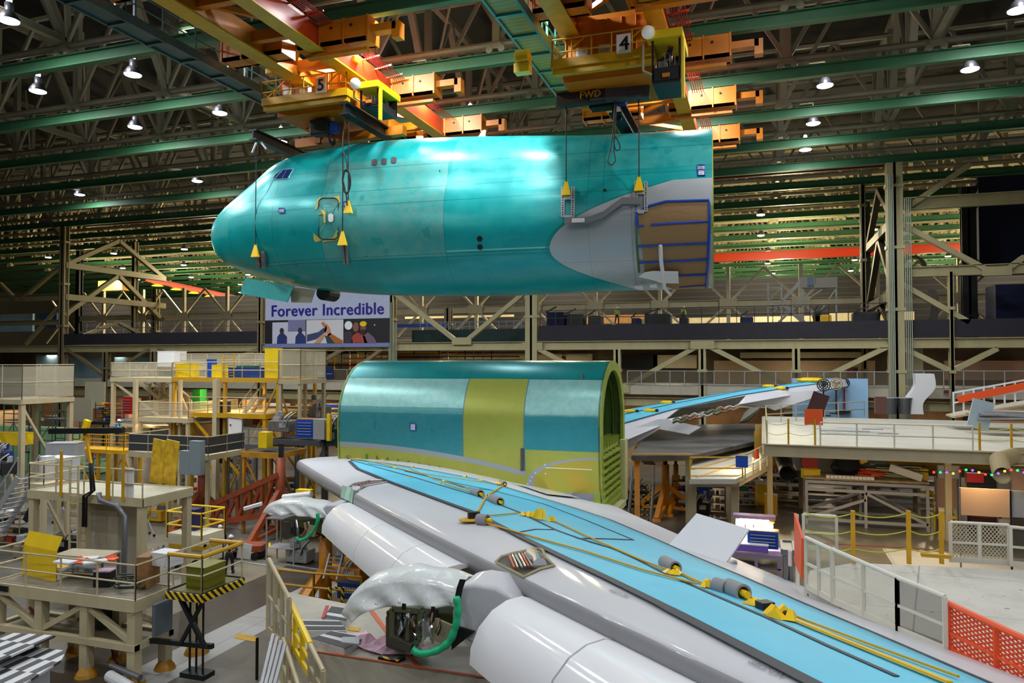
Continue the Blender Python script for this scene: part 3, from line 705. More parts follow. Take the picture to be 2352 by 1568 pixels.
def wrap(px, py, s, lab, tall=0):
    s *= .5 if px > 1300 else .5
    p, n = wp(px, py, 0); r = random.Random(int(px)); b = MB()
    for k in range(4):
        c = p+V((r.uniform(-.5, .5)*s, r.uniform(-.4, .4)*s, .05+.1*s)); a = r.uniform(0, 3.14); d = V((math.cos(a), math.sin(a), 0))*s*.45; e = V((-math.sin(a), math.cos(a), 0))*s*.25
        top = c+V((0, 0, s*(.3+tall)))
        b.add([c-d-e, c+d-e, c+d+e, c-d+e, top-e*.4, top+e*.4], [(0, 1, 4), (1, 2, 5, 4), (2, 3, 5), (3, 0, 4, 5), (3, 2, 1, 0)])
    t = thing('strap_wrap', lab, 'strap wrap', p, 0, 'yellow vinyl wraps on the tethers'); b.ob('vinyl', flagm, t)
    b = MB(); b.ball(p+V((.2*s, 0, .1)), .16*s, 6); b.ob('buckle', dark, t)
for (x, y, s, l, tl) in ((1545, 1322, .45, 'yellow vinyl wrap under the first foam roll', 0), (1618, 1352, .4, 'yellow vinyl wrap with a ring, above the pair of foam rolls', .2), (1735, 1396, .45, 'yellow wrap just below the pair of foam rolls', 0), (1795, 1424, .6, 'largest yellow vinyl wrap, spread at the head of the broad strap', .1),
        (1202, 1187, .4, 'flat yellow pouch, first of four in a row on the cover', 0), (1222, 1190, .45, 'crumpled yellow pouch, second of four in a row', .2), (1240, 1196, .5, 'upright yellow cone pouch, third of four in a row', .8), (1268, 1201, .35, 'yellow pouch with a dark clip, last of four in a row', .4),
        (1150, 1157, .4, 'yellow wrap beside the foam roll nearest the pouches', 0), (1118, 1143, .3, 'yellow wrap at the foot of the crossing strap', 0), (1018, 1108, .35, 'yellow wrap on the upper cover with a grey buckle', 0), (1012, 1115, .25, 'small yellow wrap under the grey buckle', 0), (905, 1077, .35, 'yellow wrap near the narrow front of the cover', 0),
        (878, 1058, .3, 'yellow wrap by the lower rivet line of the centre section', 0), (940, 1099, .25, 'small yellow tab near the front seam', 0), (822, 1056, .3, 'yellow wrap beside the cover tip', 0), (1070, 1098, .35, 'yellow wrap below the yellow-green door panel', 0), (1100, 1106, .35, 'double yellow wrap below the yellow-green door panel', 0), (1145, 1114, .35, 'yellow wrap near the grey corner of the door panel', .2), (950, 1075, .25, 'tiny yellow wrap by the primer strip', 0)):
    try: wrap(x, y, s, l, tl)
    except Exception: pass
t = thing('anchor_pad', 'round yellow anchor pad with a clamp at the edge of the cover', 'anchor pad', wp(1085, 1198)[0]); b = MB(); spot(b, 1085, 1198, .36, .07, 20, bvw); b.ob('disc', strapm, t); b = MB(); p, n = wp(1088, 1196, .15); b.box(p, (.3, .16, .18), .6); b.ob('clamp', dark, t)
b = MB(); p, n = wp(1765, 1410, .1); q, _ = wp(1746, 1402, .1); b.beam(q, p, .2, .12); b.ob('strap_buckle', dark, None, label='black ratchet buckle between the yellow wraps on the near wing', cat='buckle')
# faint stencils on the wing: NO STEP
def walltext(txt, p, d, u, h, m, name='lettering', parent=None, th=.01, bold=0., width=None, **k):
    c = bpy.data.curves.new('t', 'FONT'); c.body = txt; c.size = 1; c.space_character = 1+bold*2.4; o = bpy.data.objects.new('t', c); COL.objects.link(o)
    dg = bpy.context.evaluated_depsgraph_get(); me = bpy.data.meshes.new_from_object(o.evaluated_get(dg)); bpy.data.objects.remove(o)
    vs = [v.co.copy() for v in me.vertices]; fs = [tuple(f.vertices) for f in me.polygons]
    if not vs: return
    x0, x1 = min(v.x for v in vs), max(v.x for v in vs); y0, y1 = min(v.y for v in vs), max(v.y for v in vs); s = h/(y1-y0)
    sx = width/(x1-x0) if width else s; n = V(d).cross(V(u)); b = MB()
    for i, (ox, oy) in enumerate(((0, 0), (bold, 0), (-bold, 0), (0, bold*.5), (0, -bold*.5)) if bold else ((0, 0),)):
        b.add([V(p)+V(d)*((v.x-x0+ox)*sx)+V(u)*((v.y-y0+oy)*s)+n*(th+.0015*i) for v in vs], fs)
    return b.ob(name, m, parent, **k)
stencil = mat('faint_stencil', (120, 120, 126), .6)
wsk = [o for o in wing.children][0]
for px, py, h in ((1787, 1544, .1), (1427, 1362, .1)):
    p, n = wp(px, py); q, _ = wp(px+22, py+10); d = -(q-p).normalized(); u = (n.cross(d)).normalized(); walltext('NO STEP', q, d, u, h, stencil, parent=wing, th=.02)
b = MB(); strip(b, [(1870, 1394), (1960, 1436), (2080, 1488), (2220, 1548)], .05, .012); b.ob('hinge_line', mat('pale_line_paint', (214, 214, 220), .4), wing)
# variable camber panels in front of the leading edge
fwd = V((-1, -.9, 0)).normalized()
def kflap(b0, b1, lab, nb=14, ofs=0.):
    b = MB(); P = [(-.12, -.12), (.12, -.04), (.42, -.08), (.7, -.22), (.95, -.48), (1.1, -.82), (1.12, -1.1), (1.02, -1.12), (.98, -.86), (.85, -.56), (.6, -.32), (.25, -.18)]
    rr = [[LE(q)+fwd*u+V((0, 0, w+ofs)) for u, w in P] for q in np.linspace(b0, b1, nb)]
    b.rows(rr, True, True); return b.ob('leading_edge_flap', flapw, wing, smooth=True, label=lab)
kflap(10.8, 15.2, None); kflap(15.23, 18.2, None); kflap(18.23, 20.3, None)
kflap(22.75, 24.9, None); kflap(24.94, 27.6, None); kflap(27.75, 31, None)
# open bay in the leading edge with pipes, and the smaller one inboard
b = MB(); shape(b, [(1140, 1293), (1150, 1282), (1180, 1273), (1236, 1262), (1247, 1266), (1252, 1280), (1273, 1302), (1240, 1310), (1205, 1327)], .02, bvw); bay = b.ob('equipment_bay', mat('bay_interior', (62, 58, 50), .6), wing)
b = MB(); skinline(b, [(1140, 1293), (1150, 1282), (1180, 1273), (1236, 1262), (1247, 1266), (1252, 1280), (1273, 1302), (1240, 1310), (1205, 1327), (1140, 1293)], .03, bvw, .03, 2); b.ob('bay_rim', mat('beige_primer', (164, 152, 112), .5), bay)
b = MB(); p, n = wp(1222, 1283, .1); q, _ = wp(1238, 1298, .12); b.tube(p, q, .13, 12); b.tube(q, q+V((.12, -.3, -.02)), .13, 12); b.ob('air_duct', chrome, bay)
for k in range(7):
    p, n = wp(1172+k*7, 1284-k*1.2, .05); q, _ = wp(1185+k*8, 1312-k*.5, .08); MB().path([p, p+V((.03, -.12, .06)), q], .022, 6).ob('bay_pipe', [redor, chrome, lgrey, chrome, redor, lgrey, chrome][k], bay)
b = MB(); shape(b, [(795, 1122), (815, 1111), (850, 1104), (888, 1103), (889, 1108), (860, 1112), (838, 1120), (820, 1133)], .02, bvw); bay = b.ob('equipment_bay', mat('bay_interior2', (110, 102, 94), .6), wing)
b = MB()
for k in range(6): spot(b, 808+k*8, 1119-k*2.2, .05, .05, 8, bvw)
b.ob('red_plug', redp, bay)
b = MB(); skinline(b, [(795, 1122), (815, 1111), (850, 1104), (888, 1103)], .03, bvw, .03, 3); skinline(b, [(815, 1131), (838, 1118), (889, 1108)], .03, bvw, .03, 3); b.ob('bay_rim', lgrey, bay)
b = MB(); strip(b, [(785, 1128), (800, 1133), (812, 1140)], .5, .02); b.ob('sealant_patch', mat('mint_sealant', (170, 206, 188), .5), wing)
b = MB(); shape(b, [(733, 1050), (765, 1040), (790, 1044), (784, 1052), (750, 1054)], .04, bvw); b.ob('paper_sheet', paper, wing)
p0, n0 = hit(1330, 1135, bvw)
# white plastic film lying at the rear root of the wing
b = MB(); patch(b, [(1180, 1112), (1290, 1133), (1330, 1146), (1255, 1138)], 8, 3, .08, bvw); b.ob('plastic_film', mat('white_film', (226, 230, 236), .25, coat=.5), None, label='crumpled white plastic film at the rear root of the near wing', cat='plastic film', sol=.01)
# spoiler panel standing up at the rear of the wing
sp = [PY(1530, 1262, 21.6), PY(1601, 1182, 22.8), PY(1722, 1218, 22.0), PY(1660, 1307, 20.4)]
b = MB(); b.poly(sp, .06); b.ob('raised_spoiler', mat('spoiler_gloss', (226, 228, 234), .14, coat=.7), wing)
b = MB(); b.beam(PY(1660, 1310, 20.3), PY(1690, 1290, 20.6), .1); b.ob('spoiler_hinge', lgrey, wing)
# engine struts hanging ahead of the wing, front parts wrapped in film
def filmfn(t, b, c):
    x, y, z, vec = coords(t); n = noise(t, 4.5, vec, 3, .55, (1, 1, .45)); bp = t.nodes.new('ShaderNodeBump'); bp.inputs['Strength'].default_value = .55; bp.inputs['Distance'].default_value = .06
    t.links.new(n.k, bp.inputs['Height']); t.links.new(bp.outputs[0], b.inputs['Normal'])
film = mat('clear_wrap_film', (236, 240, 240), .35, alpha=.74, coat=.5, fn=filmfn)
film2 = mat('milky_wrap_film', (236, 238, 240), .4, alpha=.92, coat=.4, fn=filmfn)
olive = mat('olive_primer', (84, 86, 40), .45, var=.1); gunm = mat('strut_steel', (96, 94, 84), .4, .5, var=.2)
def plate(px, y, th_, m, name, par, bev=.05, y2=None):
    P = [PY(x, yy, y) for x, yy in px]; b = MB(); n = len(P); w = V((0, th_/2, 0))
    b.add([p-w for p in P]+[p+w for p in P], [tuple(range(n)), tuple(range(2*n-1, n-1, -1))]+[(i, (i+1) % n, n+(i+1) % n, n+i)[::-1] for i in range(n)])
    o = b.ob(name, m, par, bev=bev)
    if bev > .15: o.modifiers[-1].segments = 5; o.data.polygons.foreach_set('use_smooth', [True]*len(o.data.polygons)); w_ = o.modifiers.new('wn', 'WEIGHTED_NORMAL')
    return o
def drape(px_top, px_bot, y, w, m, name, par, seed=1):
    # a film that falls over a bar: front hem, top, back hem; both edges given as pixels in the plane of the bar
    n = 26; T_ = arc(px_top, n); B_ = arc(px_bot, n); r = random.Random(seed); rw = []
    for i in range(n):
        t_, q = PY(*T_[i], y), PY(*B_[i], y-w); row = []
        for k in range(9):
            u = k/8; pt = q.lerp(V((t_.x, y-w*.8, t_.z-.12)), u); pt.y += math.sin(i*.9+k*.3)*.07*(1-u)+r.uniform(-.01, .01); row.append(pt)
        for k in range(1, 5): u = k/4; row.append(V((t_.x, y-w*.8+1.6*w*u, t_.z-.12+.14*math.sin(math.pi*u)+.02*math.sin(i*.8+k))))
        e = row[-1]
        for k in range(1, 5): row.append(V((e.x, e.y+.05*k+math.sin(i*1.1)*.04, lerp(e.z, q.z, k/4))))
        rw.append(row)
    return MB().rows(rw).ob(name, m, par, smooth=2, sol=.01)
def hose(pts, r, m, name, par=None, **k):
    if m is hosegreen: r = [r*(.86+.22*abs(math.sin(i*.55))) for i in range(len(pts))]
    return MB().path(pts, r, 8).ob(name, m, par, smooth=2, **k)
def strut(y, prof, lower, side, filmt, filmb, w, lab, hs, seed):
    s = thing('engine_strut', lab, 'engine strut', PY(*lower[0], y))
    plate(prof, y, w, wingm, 'strut_fairing', s, .3 if y < 20 else .2); plate(lower, y, w*.7, olive, 'strut_box', s, .03); plate(side, y-.02, w*.74, gunm, 'mount_frame', s, .04)
    drape(filmt, filmb, y, w*.62, film, 'wrap_film', s, seed)
    hose(curve3([PY(a, c, y-w*.75) for a, c in hs]), .07, hosegreen, 'drain_hose', s)
    return s
st = strut(13.2, [(1062, 1342), (1075, 1328), (1110, 1322), (1160, 1330), (1200, 1352), (1240, 1400), (1225, 1470), (1170, 1495), (1150, 1480), (1060, 1432)], [(905, 1390), (1062, 1395), (1105, 1420), (1102, 1462), (1040, 1430), (908, 1412)],
      [(905, 1400), (968, 1402), (962, 1482), (945, 1488), (905, 1470)], [(814, 1378), (834, 1338), (866, 1318), (905, 1304), (950, 1300), (1010, 1307), (1078, 1326)], [(806, 1430), (824, 1414), (850, 1401), (900, 1394), (960, 1397), (1020, 1394), (1052, 1396)], 1.0, 'outer engine strut ahead of the near wing, wrapped in clear film with a green hose',
      [(1048, 1370), (1052, 1400), (1046, 1440), (1030, 1475), (1000, 1495), (965, 1500), (948, 1490)], 3)
for i, (x0, y0, x1, y1, m) in enumerate(((918, 1412, 920, 1470, dark), (930, 1410, 925, 1455, chrome), (945, 1412, 938, 1462, brown), (950, 1440, 955, 1475, chrome), (975, 1425, 965, 1478, white), (985, 1418, 980, 1460, chrome))):
    MB().path([PY(x0, y0, 12.6), PY(x0+6, (y0+y1)/2, 12.5), PY(x1, y1, 12.6)], .035, 6).ob('strut_pipe', m, st)
MB().poly([PY(1000, 1422, 12.7), PY(1030, 1430, 12.7), PY(1022, 1462, 12.7), PY(992, 1455, 12.7)], .05).ob('strut_panel', mat('beige_panel', (150, 142, 118), .5), st)
for (x, y) in ((915, 1470), (926, 1476), (936, 1482)): MB().ball(PY(x, y, 12.6), .045, 8).ob('red_cap', redor, st)
r4 = random.Random(4)
for k in range(16):
    x, y = r4.uniform(912, 1010), r4.uniform(1402, 1440); MB().path(curve3([PY(x, y, 12.55), PY(x+r4.uniform(-8, 8), y+r4.uniform(12, 25), 12.45), PY(x+r4.uniform(-12, 12), y+r4.uniform(28, 48), 12.6)], 4), r4.uniform(.012, .03), 6).ob('strut_pipe', r4.choice([chrome, dark, lgrey, brown, white, gunm]), st)
for k in range(5): MB().box(PY(918+k*20, 1412+8*(k % 2), 12.6), (.14, .1, .2), .3*k).ob('strut_valve', [gunm, dark, olive][k % 3], st, bev=.02)
b = MB(); skp = [PY(1062, 1330, 12.62), PY(1055, 1350, 12.6), PY(1050, 1375, 12.58), PY(1050, 1392, 12.58)]; b.rows([[p-V((.05, 0, 0)), p+V((.07, 0, 0))] for p in skp]); b.ob('black_tape', black, st, sol=.01)
for (x, y) in ((928, 1385), (995, 1392)): MB().poly([PY(x-4, y, 12.5), PY(x+5, y+1, 12.5), PY(x+4, y+14, 12.5), PY(x-5, y+13, 12.5)], .01).ob('black_tape', black, st)
st2 = strut(25.4, [(757, 1160), (765, 1152), (795, 1152), (830, 1175), (900, 1215), (940, 1245), (880, 1235), (800, 1222), (757, 1218)], [(662, 1187), (757, 1188), (770, 1215), (752, 1222), (700, 1205), (664, 1200)],
      [(662, 1190), (690, 1192), (688, 1228), (670, 1235), (660, 1228)], [(622, 1165), (632, 1150), (655, 1143), (690, 1142), (730, 1148), (760, 1156)], [(620, 1182), (645, 1184), (665, 1180), (700, 1187), (730, 1190), (757, 1188)], 1.1, 'inner engine strut ahead of the near wing, wrapped in milky film',
      [(729, 1178), (730, 1195), (722, 1215), (708, 1232), (690, 1240), (681, 1234)], 5)
for i, (x0, y0, x1, y1, m) in enumerate(((668, 1195, 670, 1225, dark), (680, 1193, 684, 1228, chrome), (700, 1200, 694, 1232, brown), (708, 1198, 702, 1228, chrome))):
    MB().path([PY(x0, y0, 24.7), PY(x0+3, (y0+y1)/2, 24.6), PY(x1, y1, 24.7)], .05, 6).ob('strut_pipe', m, st2)
MB().poly([PY(712, 1205, 24.6), PY(730, 1208, 24.6), PY(724, 1232, 24.6), PY(704, 1228, 24.6)], .05).ob('strut_panel', mat('beige_panel', (150, 142, 118)), st2)
P = [PY(a, c, 12.55) for a, c in ((903, 1396), (968, 1402), (963, 1468), (945, 1486), (902, 1464), (903, 1396))]; b = MB(); [b.beam(u, v, .1, .1) for u, v in zip(P, P[1:])]; b.beam(PY(940, 1400, 12.5), PY(936, 1470, 12.5), .07); b.ob('mount_rim', mat('grey_green_primer', (86, 88, 66), .5), st)
MB().poly([PY(a, c, 12.6) for a, c in ((1000, 1416), (1040, 1434), (1036, 1482), (990, 1466))], .06).ob('strut_panel', mat('beige_panel', (150, 142, 118)), st); MB().poly([PY(a, c, 12.7) for a, c in ((1040, 1432), (1092, 1448), (1075, 1462), (1040, 1490))], .06).ob('strut_panel', dark, st)
MB().tube(PY(979, 1425, 12.5), PY(979, 1458, 12.5), .09, 12).ob('pump', chrome, st); MB().beam(PY(900, 1465, 12.5), PY(948, 1486, 12.5), .2, .14).ob('lower_bracket', gunm, st)
for x, y in ((862, 1390), (915, 1386), (1034, 1388)): walltext('FR', PY(x+4, y-4, 12.5), (-1, 0, 0), (0, 0, -1), .045, dark, 'film_mark', st, -.02)
# engine cowl panel leaning under the inner part of the wing
b = MB(); cp = [PY(800, 1235, 24), PY(835, 1242, 23.6), PY(905, 1268, 22.8), (PY(890, 1288, 22.6)), PY(850, 1285, 23), PY(795, 1268, 24)]
b.poly(cp, .08); b.ob('cowl_panel', mat('bare_aluminium', (176, 160, 156), .3, .5, var=.15), None, label='bare metal cowl panel with a round mark under the near wing', cat='engine panel')
# ================================================================ far wing
FLE = [PY(1400, 951, 53), PY(1435, 945, 55), PY(1560, 926, 58.2), PY(1700, 905, 61), PY(1830, 888, 63.4), PY(1935, 881, 65.2)]
FTE = [PY(1380, 1050, 46), PY(1435, 1012, 48), PY(1530, 972, 51.5), PY(1700, 928, 56), PY(1830, 905, 60.5), PY(1948, 886, 64.4)]
fwing = thing('aircraft_wing', 'far wing pointing away behind the centre section, with flaps lowered', 'wing', (0, 0, 0))
nf = 6; b = MB(); rw = []
for l, t_ in zip(FLE, FTE):
    rw.append([l.lerp(t_, u)+V((0, 0, k*.5)) for u, k in WT+WB])
# widen the span stations smoothly
fine = []
for i in range(len(rw)-1):
    for k in range(6): fine.append([p.lerp(q, k/6) for p, q in zip(rw[i], rw[i+1])])
fine.append(rw[-1]); b.rows(fine, True, True); b.ob('wing_skin', wingm, fwing, smooth=2)
def fw_pt(i, u, off): l = lerp(i, 0, 0); j = min(len(fine)-2, int(i)); f = i-j; k = interp(WT, u)*.5+off; a = rw_l(i); return a
def fpt(s, u, off=.03):   # s = 0..5 along the span
    j = min(4, int(s)); f = s-j; l = FLE[j].lerp(FLE[j+1], f); t_ = FTE[j].lerp(FTE[j+1], f); return l.lerp(t_, u)+V((0, 0, interp(WT, u)*.5+off))
cov = thing('wing_cover', 'blue protective cover with black seams on the far wing', 'cover', (0, 0, 0))
MB().rows([[fpt(s, u) for u in np.linspace(.05, .62, 8)] for s in np.linspace(0, 4.6, 30)]).ob('sheet', sheetm, cov, smooth=2, sol=.02)
for u in (.34, .6, .1): MB().rows([[fpt(s, u, .06), fpt(s, u+.025, .06)] for s in np.linspace(0, 4.6, 24)]).ob('seam_tape', trimm, cov, sol=.01)
# its open rear: raised dark spoilers, machinery, lowered flaps
spm = mat('dull_spoiler_underside', (92, 88, 80), .5, var=.15)
b = MB(); b.poly([PY(1530, 961, 49.5), PY(1563, 936, 50), PY(1711, 908, 54), PY(1688, 934, 53.5)], .06); b.ob('raised_spoiler', spm, fwing)
for k in range(14):
    x = 1545+(k % 7)*20; y = 964-(k % 7)*4.6+(k//7)*7; MB().path(curve3([PY(x, y, 49.2+k*.1), PY(x+10, y-4-(k % 3), 49.2+k*.1), PY(x+20, y-2, 49.2+k*.1), PY(x+32, y-8, 49.2+k*.1)], 4), .06+.03*(k % 2), 6).ob('actuator', [gunm, brown, lgrey, olive][k % 4], fwing)
for q in ([(1435, 990), (1512, 962), (1530, 962), (1610, 980), (1582, 997), (1513, 985), (1436, 1032)], [(1690, 927), (1742, 935), (1748, 930), (1780, 942), (1895, 905), (1870, 897), (1790, 901)], ):
    y = 50.0 if q[0][0] < 1500 else 58.5; P = [PY(a, c, y+(a-q[0][0])*.012) for a, c in q]; b = MB(); n = len(P)
    b.poly(P, .12, (0, -1, .6)); b.ob('flap_panel', flapw, fwing)
MB().poly([PY(1713, 940, 57), PY(1748, 937, 57), PY(1720, 968, 56.5), PY(1700, 972, 56.2)], .2).ob('flap_track', gunm, fwing)
MB().poly([PY(1460, 1024, 47.5), PY(1472, 1045, 47.5), PY(1500, 1062, 47.5), PY(1505, 1068, 47.5), PY(1480, 1066, 47.5), PY(1456, 1040, 47.5)], .3).ob('flap_track', gunm, fwing)
for s, u, l in ((1.1, .3, 'yellow wrap on the far wing cover, nearest the centre section'), (1.5, .45, 'yellow wrap on the middle seam of the far wing cover'), (1.8, .2, 'yellow wrap by the front edge of the far wing cover'), (3.5, .3, 'yellow wrap pair on the outer part of the far wing cover'), (3.7, .6, 'yellow wrap on the rear edge of the far wing cover')):
    p = fpt(s, u, .1); t = thing('strap_wrap', l, 'strap wrap', p); b = MB(); b.ball(p, .3, 6, (1.6, .8, .5)); b.ob('vinyl', flagm, t); b = MB(); b.ball(p+V((.5, 0, 0)), .14, 6); b.ob('buckle', dark, t)
b = MB(); b.ball(fpt(4.3, .25, .15), .75, 8, (1.5, .7, .3)); b.ob('vinyl_bundle', flagm, None, label='long yellow vinyl bundle lying near the tip of the far wing', cat='bundle')
# ================================================================ overhead cranes
CZ = 24.7
def girder(par, x, y0, y1, w, h, m, mf=None):
    b = MB(); b.bx(x-w/2, x+w/2, y0, y1, CZ, CZ+h); g = b.ob('bridge_girder', m, par)
    b = MB(); b.bx(x-w*.8, x+w*.8, y0, y1, CZ-.08, CZ); b.ob('bottom_flange', mf or yellow, g)
    return g
def truck(par, x0, x1, y, hook=1):
    x1 += .5; b = MB(); b.bx(x0, x1, y-.5, y-.35, RZ-1.25, RZ-.15); b.bx(x0, x1, y+.35, y+.5, RZ-1.25, RZ-.15); b.bx(x0, x1, y-.5, y+.5, RZ-1.25, RZ-1.1)
    for k in range(4): b.bx(lerp(x0, x1, k/3)-.04, lerp(x0, x1, k/3)+.04, y-.55, y+.55, RZ-1.28, RZ-.12)
    if hook: b.bx(x1, x1+1.3, y-.25, y+.25, RZ-.85, RZ-.5); b.bx(x1+1.1, x1+1.5, y-.25, y+.25, RZ-1.25, RZ-.5); b.bx(x0+.3, x1-.2, y-.2, y+.2, RZ-1.6, RZ-1.45)
    o = b.ob('end_truck', orange, par)
    b = MB()
    for k in range(3): b.tube((lerp(x0, x1, (k+.8)/3.6), y-.56, RZ-.5), (lerp(x0, x1, (k+.8)/3.6), y+.56, RZ-.5), .06, 8)
    b.ob('truck_wheel', dark, o)
def rail_set(par, pts, h, m, name='guard_rail', step=1.2, r=.03, mid=(.5,), closed=False):
    b = MB(); pts = [V(p) for p in pts]; seg = list(zip(pts, pts[1:]+([pts[0]] if closed else [])))[:len(pts) if closed else None]
    if not closed: seg = list(zip(pts, pts[1:]))
    for p, q in seg:
        n = max(1, round((q-p).length/step))
        for k in range(n+1): c = p.lerp(q, k/n); b.tube(c, c+V((0, 0, h)), r, 5)
        for u in tuple(mid)+(1,): b.tube(p+V((0, 0, h*u)), q+V((0, 0, h*u)), r, 5)
    return b.ob(name, m, par)
def crane(n, lab, xl, xr, y0, y1, red, plat, ypl, zpl, cabx, txt, ttop):
    c = thing('overhead_crane', lab, 'crane', ((xl+xr)/2, (y0+y1)/2, CZ))
    girder(c, xl, y0, y1, .55, 1.05, orange); girder(c, xr, y0, y1, .5, 1.1, red)
    k = 0
    for y in RY:
        if y0-1 < y < y1+1: truck(c, xr-.9, xr+2.4, y); truck(c, xl-2.2, xl+.8, y, 0)
    y = y0+1.5; i = 0
    while y < y1-3:
        b = MB(); b.beam((xl, y, CZ+.55), (xr, y, CZ+.55), .35, .5); b.ob('cross_member', orange, c)
        b = MB(); b.beam((xl, y, CZ+.7), (xr, y+3.6, CZ+.7), .2, .24) if i % 2 else b.beam((xr, y, CZ+.7), (xl, y+3.6, CZ+.7), .2, .24); b.ob('brace', orange, c)
        y += 3.6; i += 1
    b = MB()
    for q in range(6): b.tube((xr+.5+q*.12, y0, CZ+1.05), (xr+.5+q*.12, y1, CZ+1.05), .025, 4)
    b.ob('power_line', redp, c)
    for q in range(int((y1-y0)/1.3)):
        yy = y0+q*1.3; b = MB(); b.beam((xr+.25, yy, CZ+1.0), (xr+1.25, yy, CZ+1.12), .06, .08) 
        if q < 20: b.ob('line_bracket', redor, c)
    # trolley with its machine house and service platform
    px0, px1 = plat; t = thing('hoist_trolley', 'deep yellow hoist trolley with railed platform and number %s plate' % n, 'hoist trolley', ((px0+px1)/2, ypl+1.5, zpl))
    b = MB(); b.bx(px0, px1, ypl, ypl+1.1, zpl-.08, zpl); b.bx(px0, px1, ypl-.05, ypl, zpl-.1, zpl+.28); b.bx(px0-.05, px0, ypl, ypl+1.1, zpl-.1, zpl+.28); b.bx(px1, px1+.05, ypl, ypl+1.1, zpl-.1, zpl+.28)
    b.bx(px0, px1, ypl+.1, ypl+.4, zpl-.35, zpl-.08); b.ob('service_platform', yellow, t)
    rail_set(t, [(px0, ypl+1, zpl), (px0, ypl, zpl), (px1, ypl, zpl), (px1, ypl+1, zpl)], 1.15, yellow, 'guard_rail', .85, .035)
    b = MB(); b.bx(px0+.35, px1-.25, ypl+1.1, ypl+4.6, zpl+.35, zpl+ttop); b.bx(px0+.2, px1-.1, ypl+1.05, ypl+4.7, zpl-.4, zpl+.35)
    for k in range(7): xx = lerp(px0+.35, px1-.25, k/6); b.bx(xx-.03, xx+.03, ypl+1.05, ypl+1.1, zpl+.35, zpl+ttop)
    b.ob('machine_house', orange, t, bev=.03)
    b = MB(); b.beam((px0+.3, ypl+.04, zpl+.3), (px0+1.4, ypl+.04, zpl+1.1), .05); b.beam((px1-1.5, ypl+.04, zpl+.3), (px1-.5, ypl+.04, zpl+1.1), .05); b.ob('platform_brace', yellow, t)
    for k in range(2): b = MB(); b.box((px0+1.2+k*1.0, ypl+.7, zpl+.55), (.5, .35, .7)); b.ob('electric_box', lgrey, t)
    cx = lerp(px0, px1, .72); b = MB(); b.bx(cx-.3, cx+.3, ypl-.1, ypl-.06, zpl+.15, zpl+.95); nb = b.ob('number_plate', mat('plate_white', (240, 240, 232), .5), t)
    walltext(txt, (cx-.15, ypl-.12, zpl+.25), (1, 0, 0), (0, 0, 1), .58, black, 'number', nb, .02, .02)
    for xx in (px0+.2, px1+.1):
        b = MB(); b.box((xx, ypl+.5, zpl+ttop+.15), (.45, .5, .3)); b.ob('sheave_box', yellow, t, bev=.04)
    return c, t
def gx(px, py, z=CZ): return PZ(px, py, z).x
c5, t5 = crane('five', 'orange bridge crane over the aircraft nose, with one red girder', gx(380, 0), gx(560, 0), 13, 57, redor, (PY(602, 225, 32.5).x, PY(795, 205, 32.5).x), 32.5, PY(700, 226, 32.5).z, 0, '5', 1.7)
c4, t4 = crane('four', 'orange bridge crane over the rear of the hanging section', gx(1262, 0), gx(1492, 0), 13, 57, redor, (PY(1268, 135, 31.0).x, PY(1500, 110, 31.0).x), 31.0, PY(1380, 138, 31.0).z, 0, '4', 2.3)
def cab(px0, py0, px1, py1, y, lab, op):
    p, q = PY(px0, py1, y), PY(px1, py0, y); t = thing('operator_cab', lab, 'operator cab', (p.x, y, p.z)); w, h = q.x-p.x, q.z-p.z
    b = MB(); b.bx(p.x, q.x, y, y+2.0, p.z, p.z+h*.33); b.bx(p.x, q.x, y, y+2.0, p.z-.1, p.z); b.ob('cab_body', dark, t, bev=.04)
    b = MB()
    for xx in (p.x, q.x-.08):
        for yy in (y, y+1.92): b.bx(xx, xx+.08, yy, yy+.08, p.z, q.z)
    b.bx(p.x, q.x, y+1.9, y+2, p.z, q.z); b.ob('cab_frame', black, t)
    b = MB(); b.bx(p.x-.2, q.x+.1, y-.2, y+2.2, q.z, q.z+.35); b.bx(q.x+.02, q.x+.16, y-.05, y+.15, p.z-.8, q.z); b.ob('cab_hanger', bright, t, bev=.03)
    b = MB(); b.tube((p.x-.35, y, q.z), (p.x-.35, y, p.z+.5), .05, 6); b.tube((p.x-.35, y, p.z+.5), (p.x, y, p.z+.3), .05, 6); b.ob('grab_rail', cream, t)
    b = MB(); b.bx(p.x+.1, q.x-.1, y+.9, y+1.3, p.z+h*.33, p.z+h*.62); b.ob('control_seat', rubber, t)
    b = MB(); b.bx(p.x+.25, p.x+.6, y+.1, y+.5, p.z+h*.33, p.z+h*.5); b.ob('control_console', grey, t)
    for k in range(3): b = MB(); b.bx(lerp(p.x, q.x, .45+k*.17), lerp(p.x, q.x, .48+k*.17), y-.03, y, p.z+h*.33, p.z+h*.6); b.ob('guard_bar', chrome, t)
    b = MB(); b.box((p.x+w*.5, y-.05, p.z+.2), (.3, .06, .16)); b.ob('marker_lamp', orange, t)
    b = MB(); b.ball((p.x-.1, y-.3, q.z+.25), .27, 20); b.ob('flood_lamp', mat('lamp_globe', (230, 228, 220), .3, emis=(255, 250, 235), es=.15), t, smooth=2)
    return t
cab(1497, 85, 1563, 188, 30.5, 'dark operator cab with a seated driver hanging below crane four', 1)
cab(827, 202, 869, 245, 32.3, 'small dark operator cab hanging below crane five', 0)
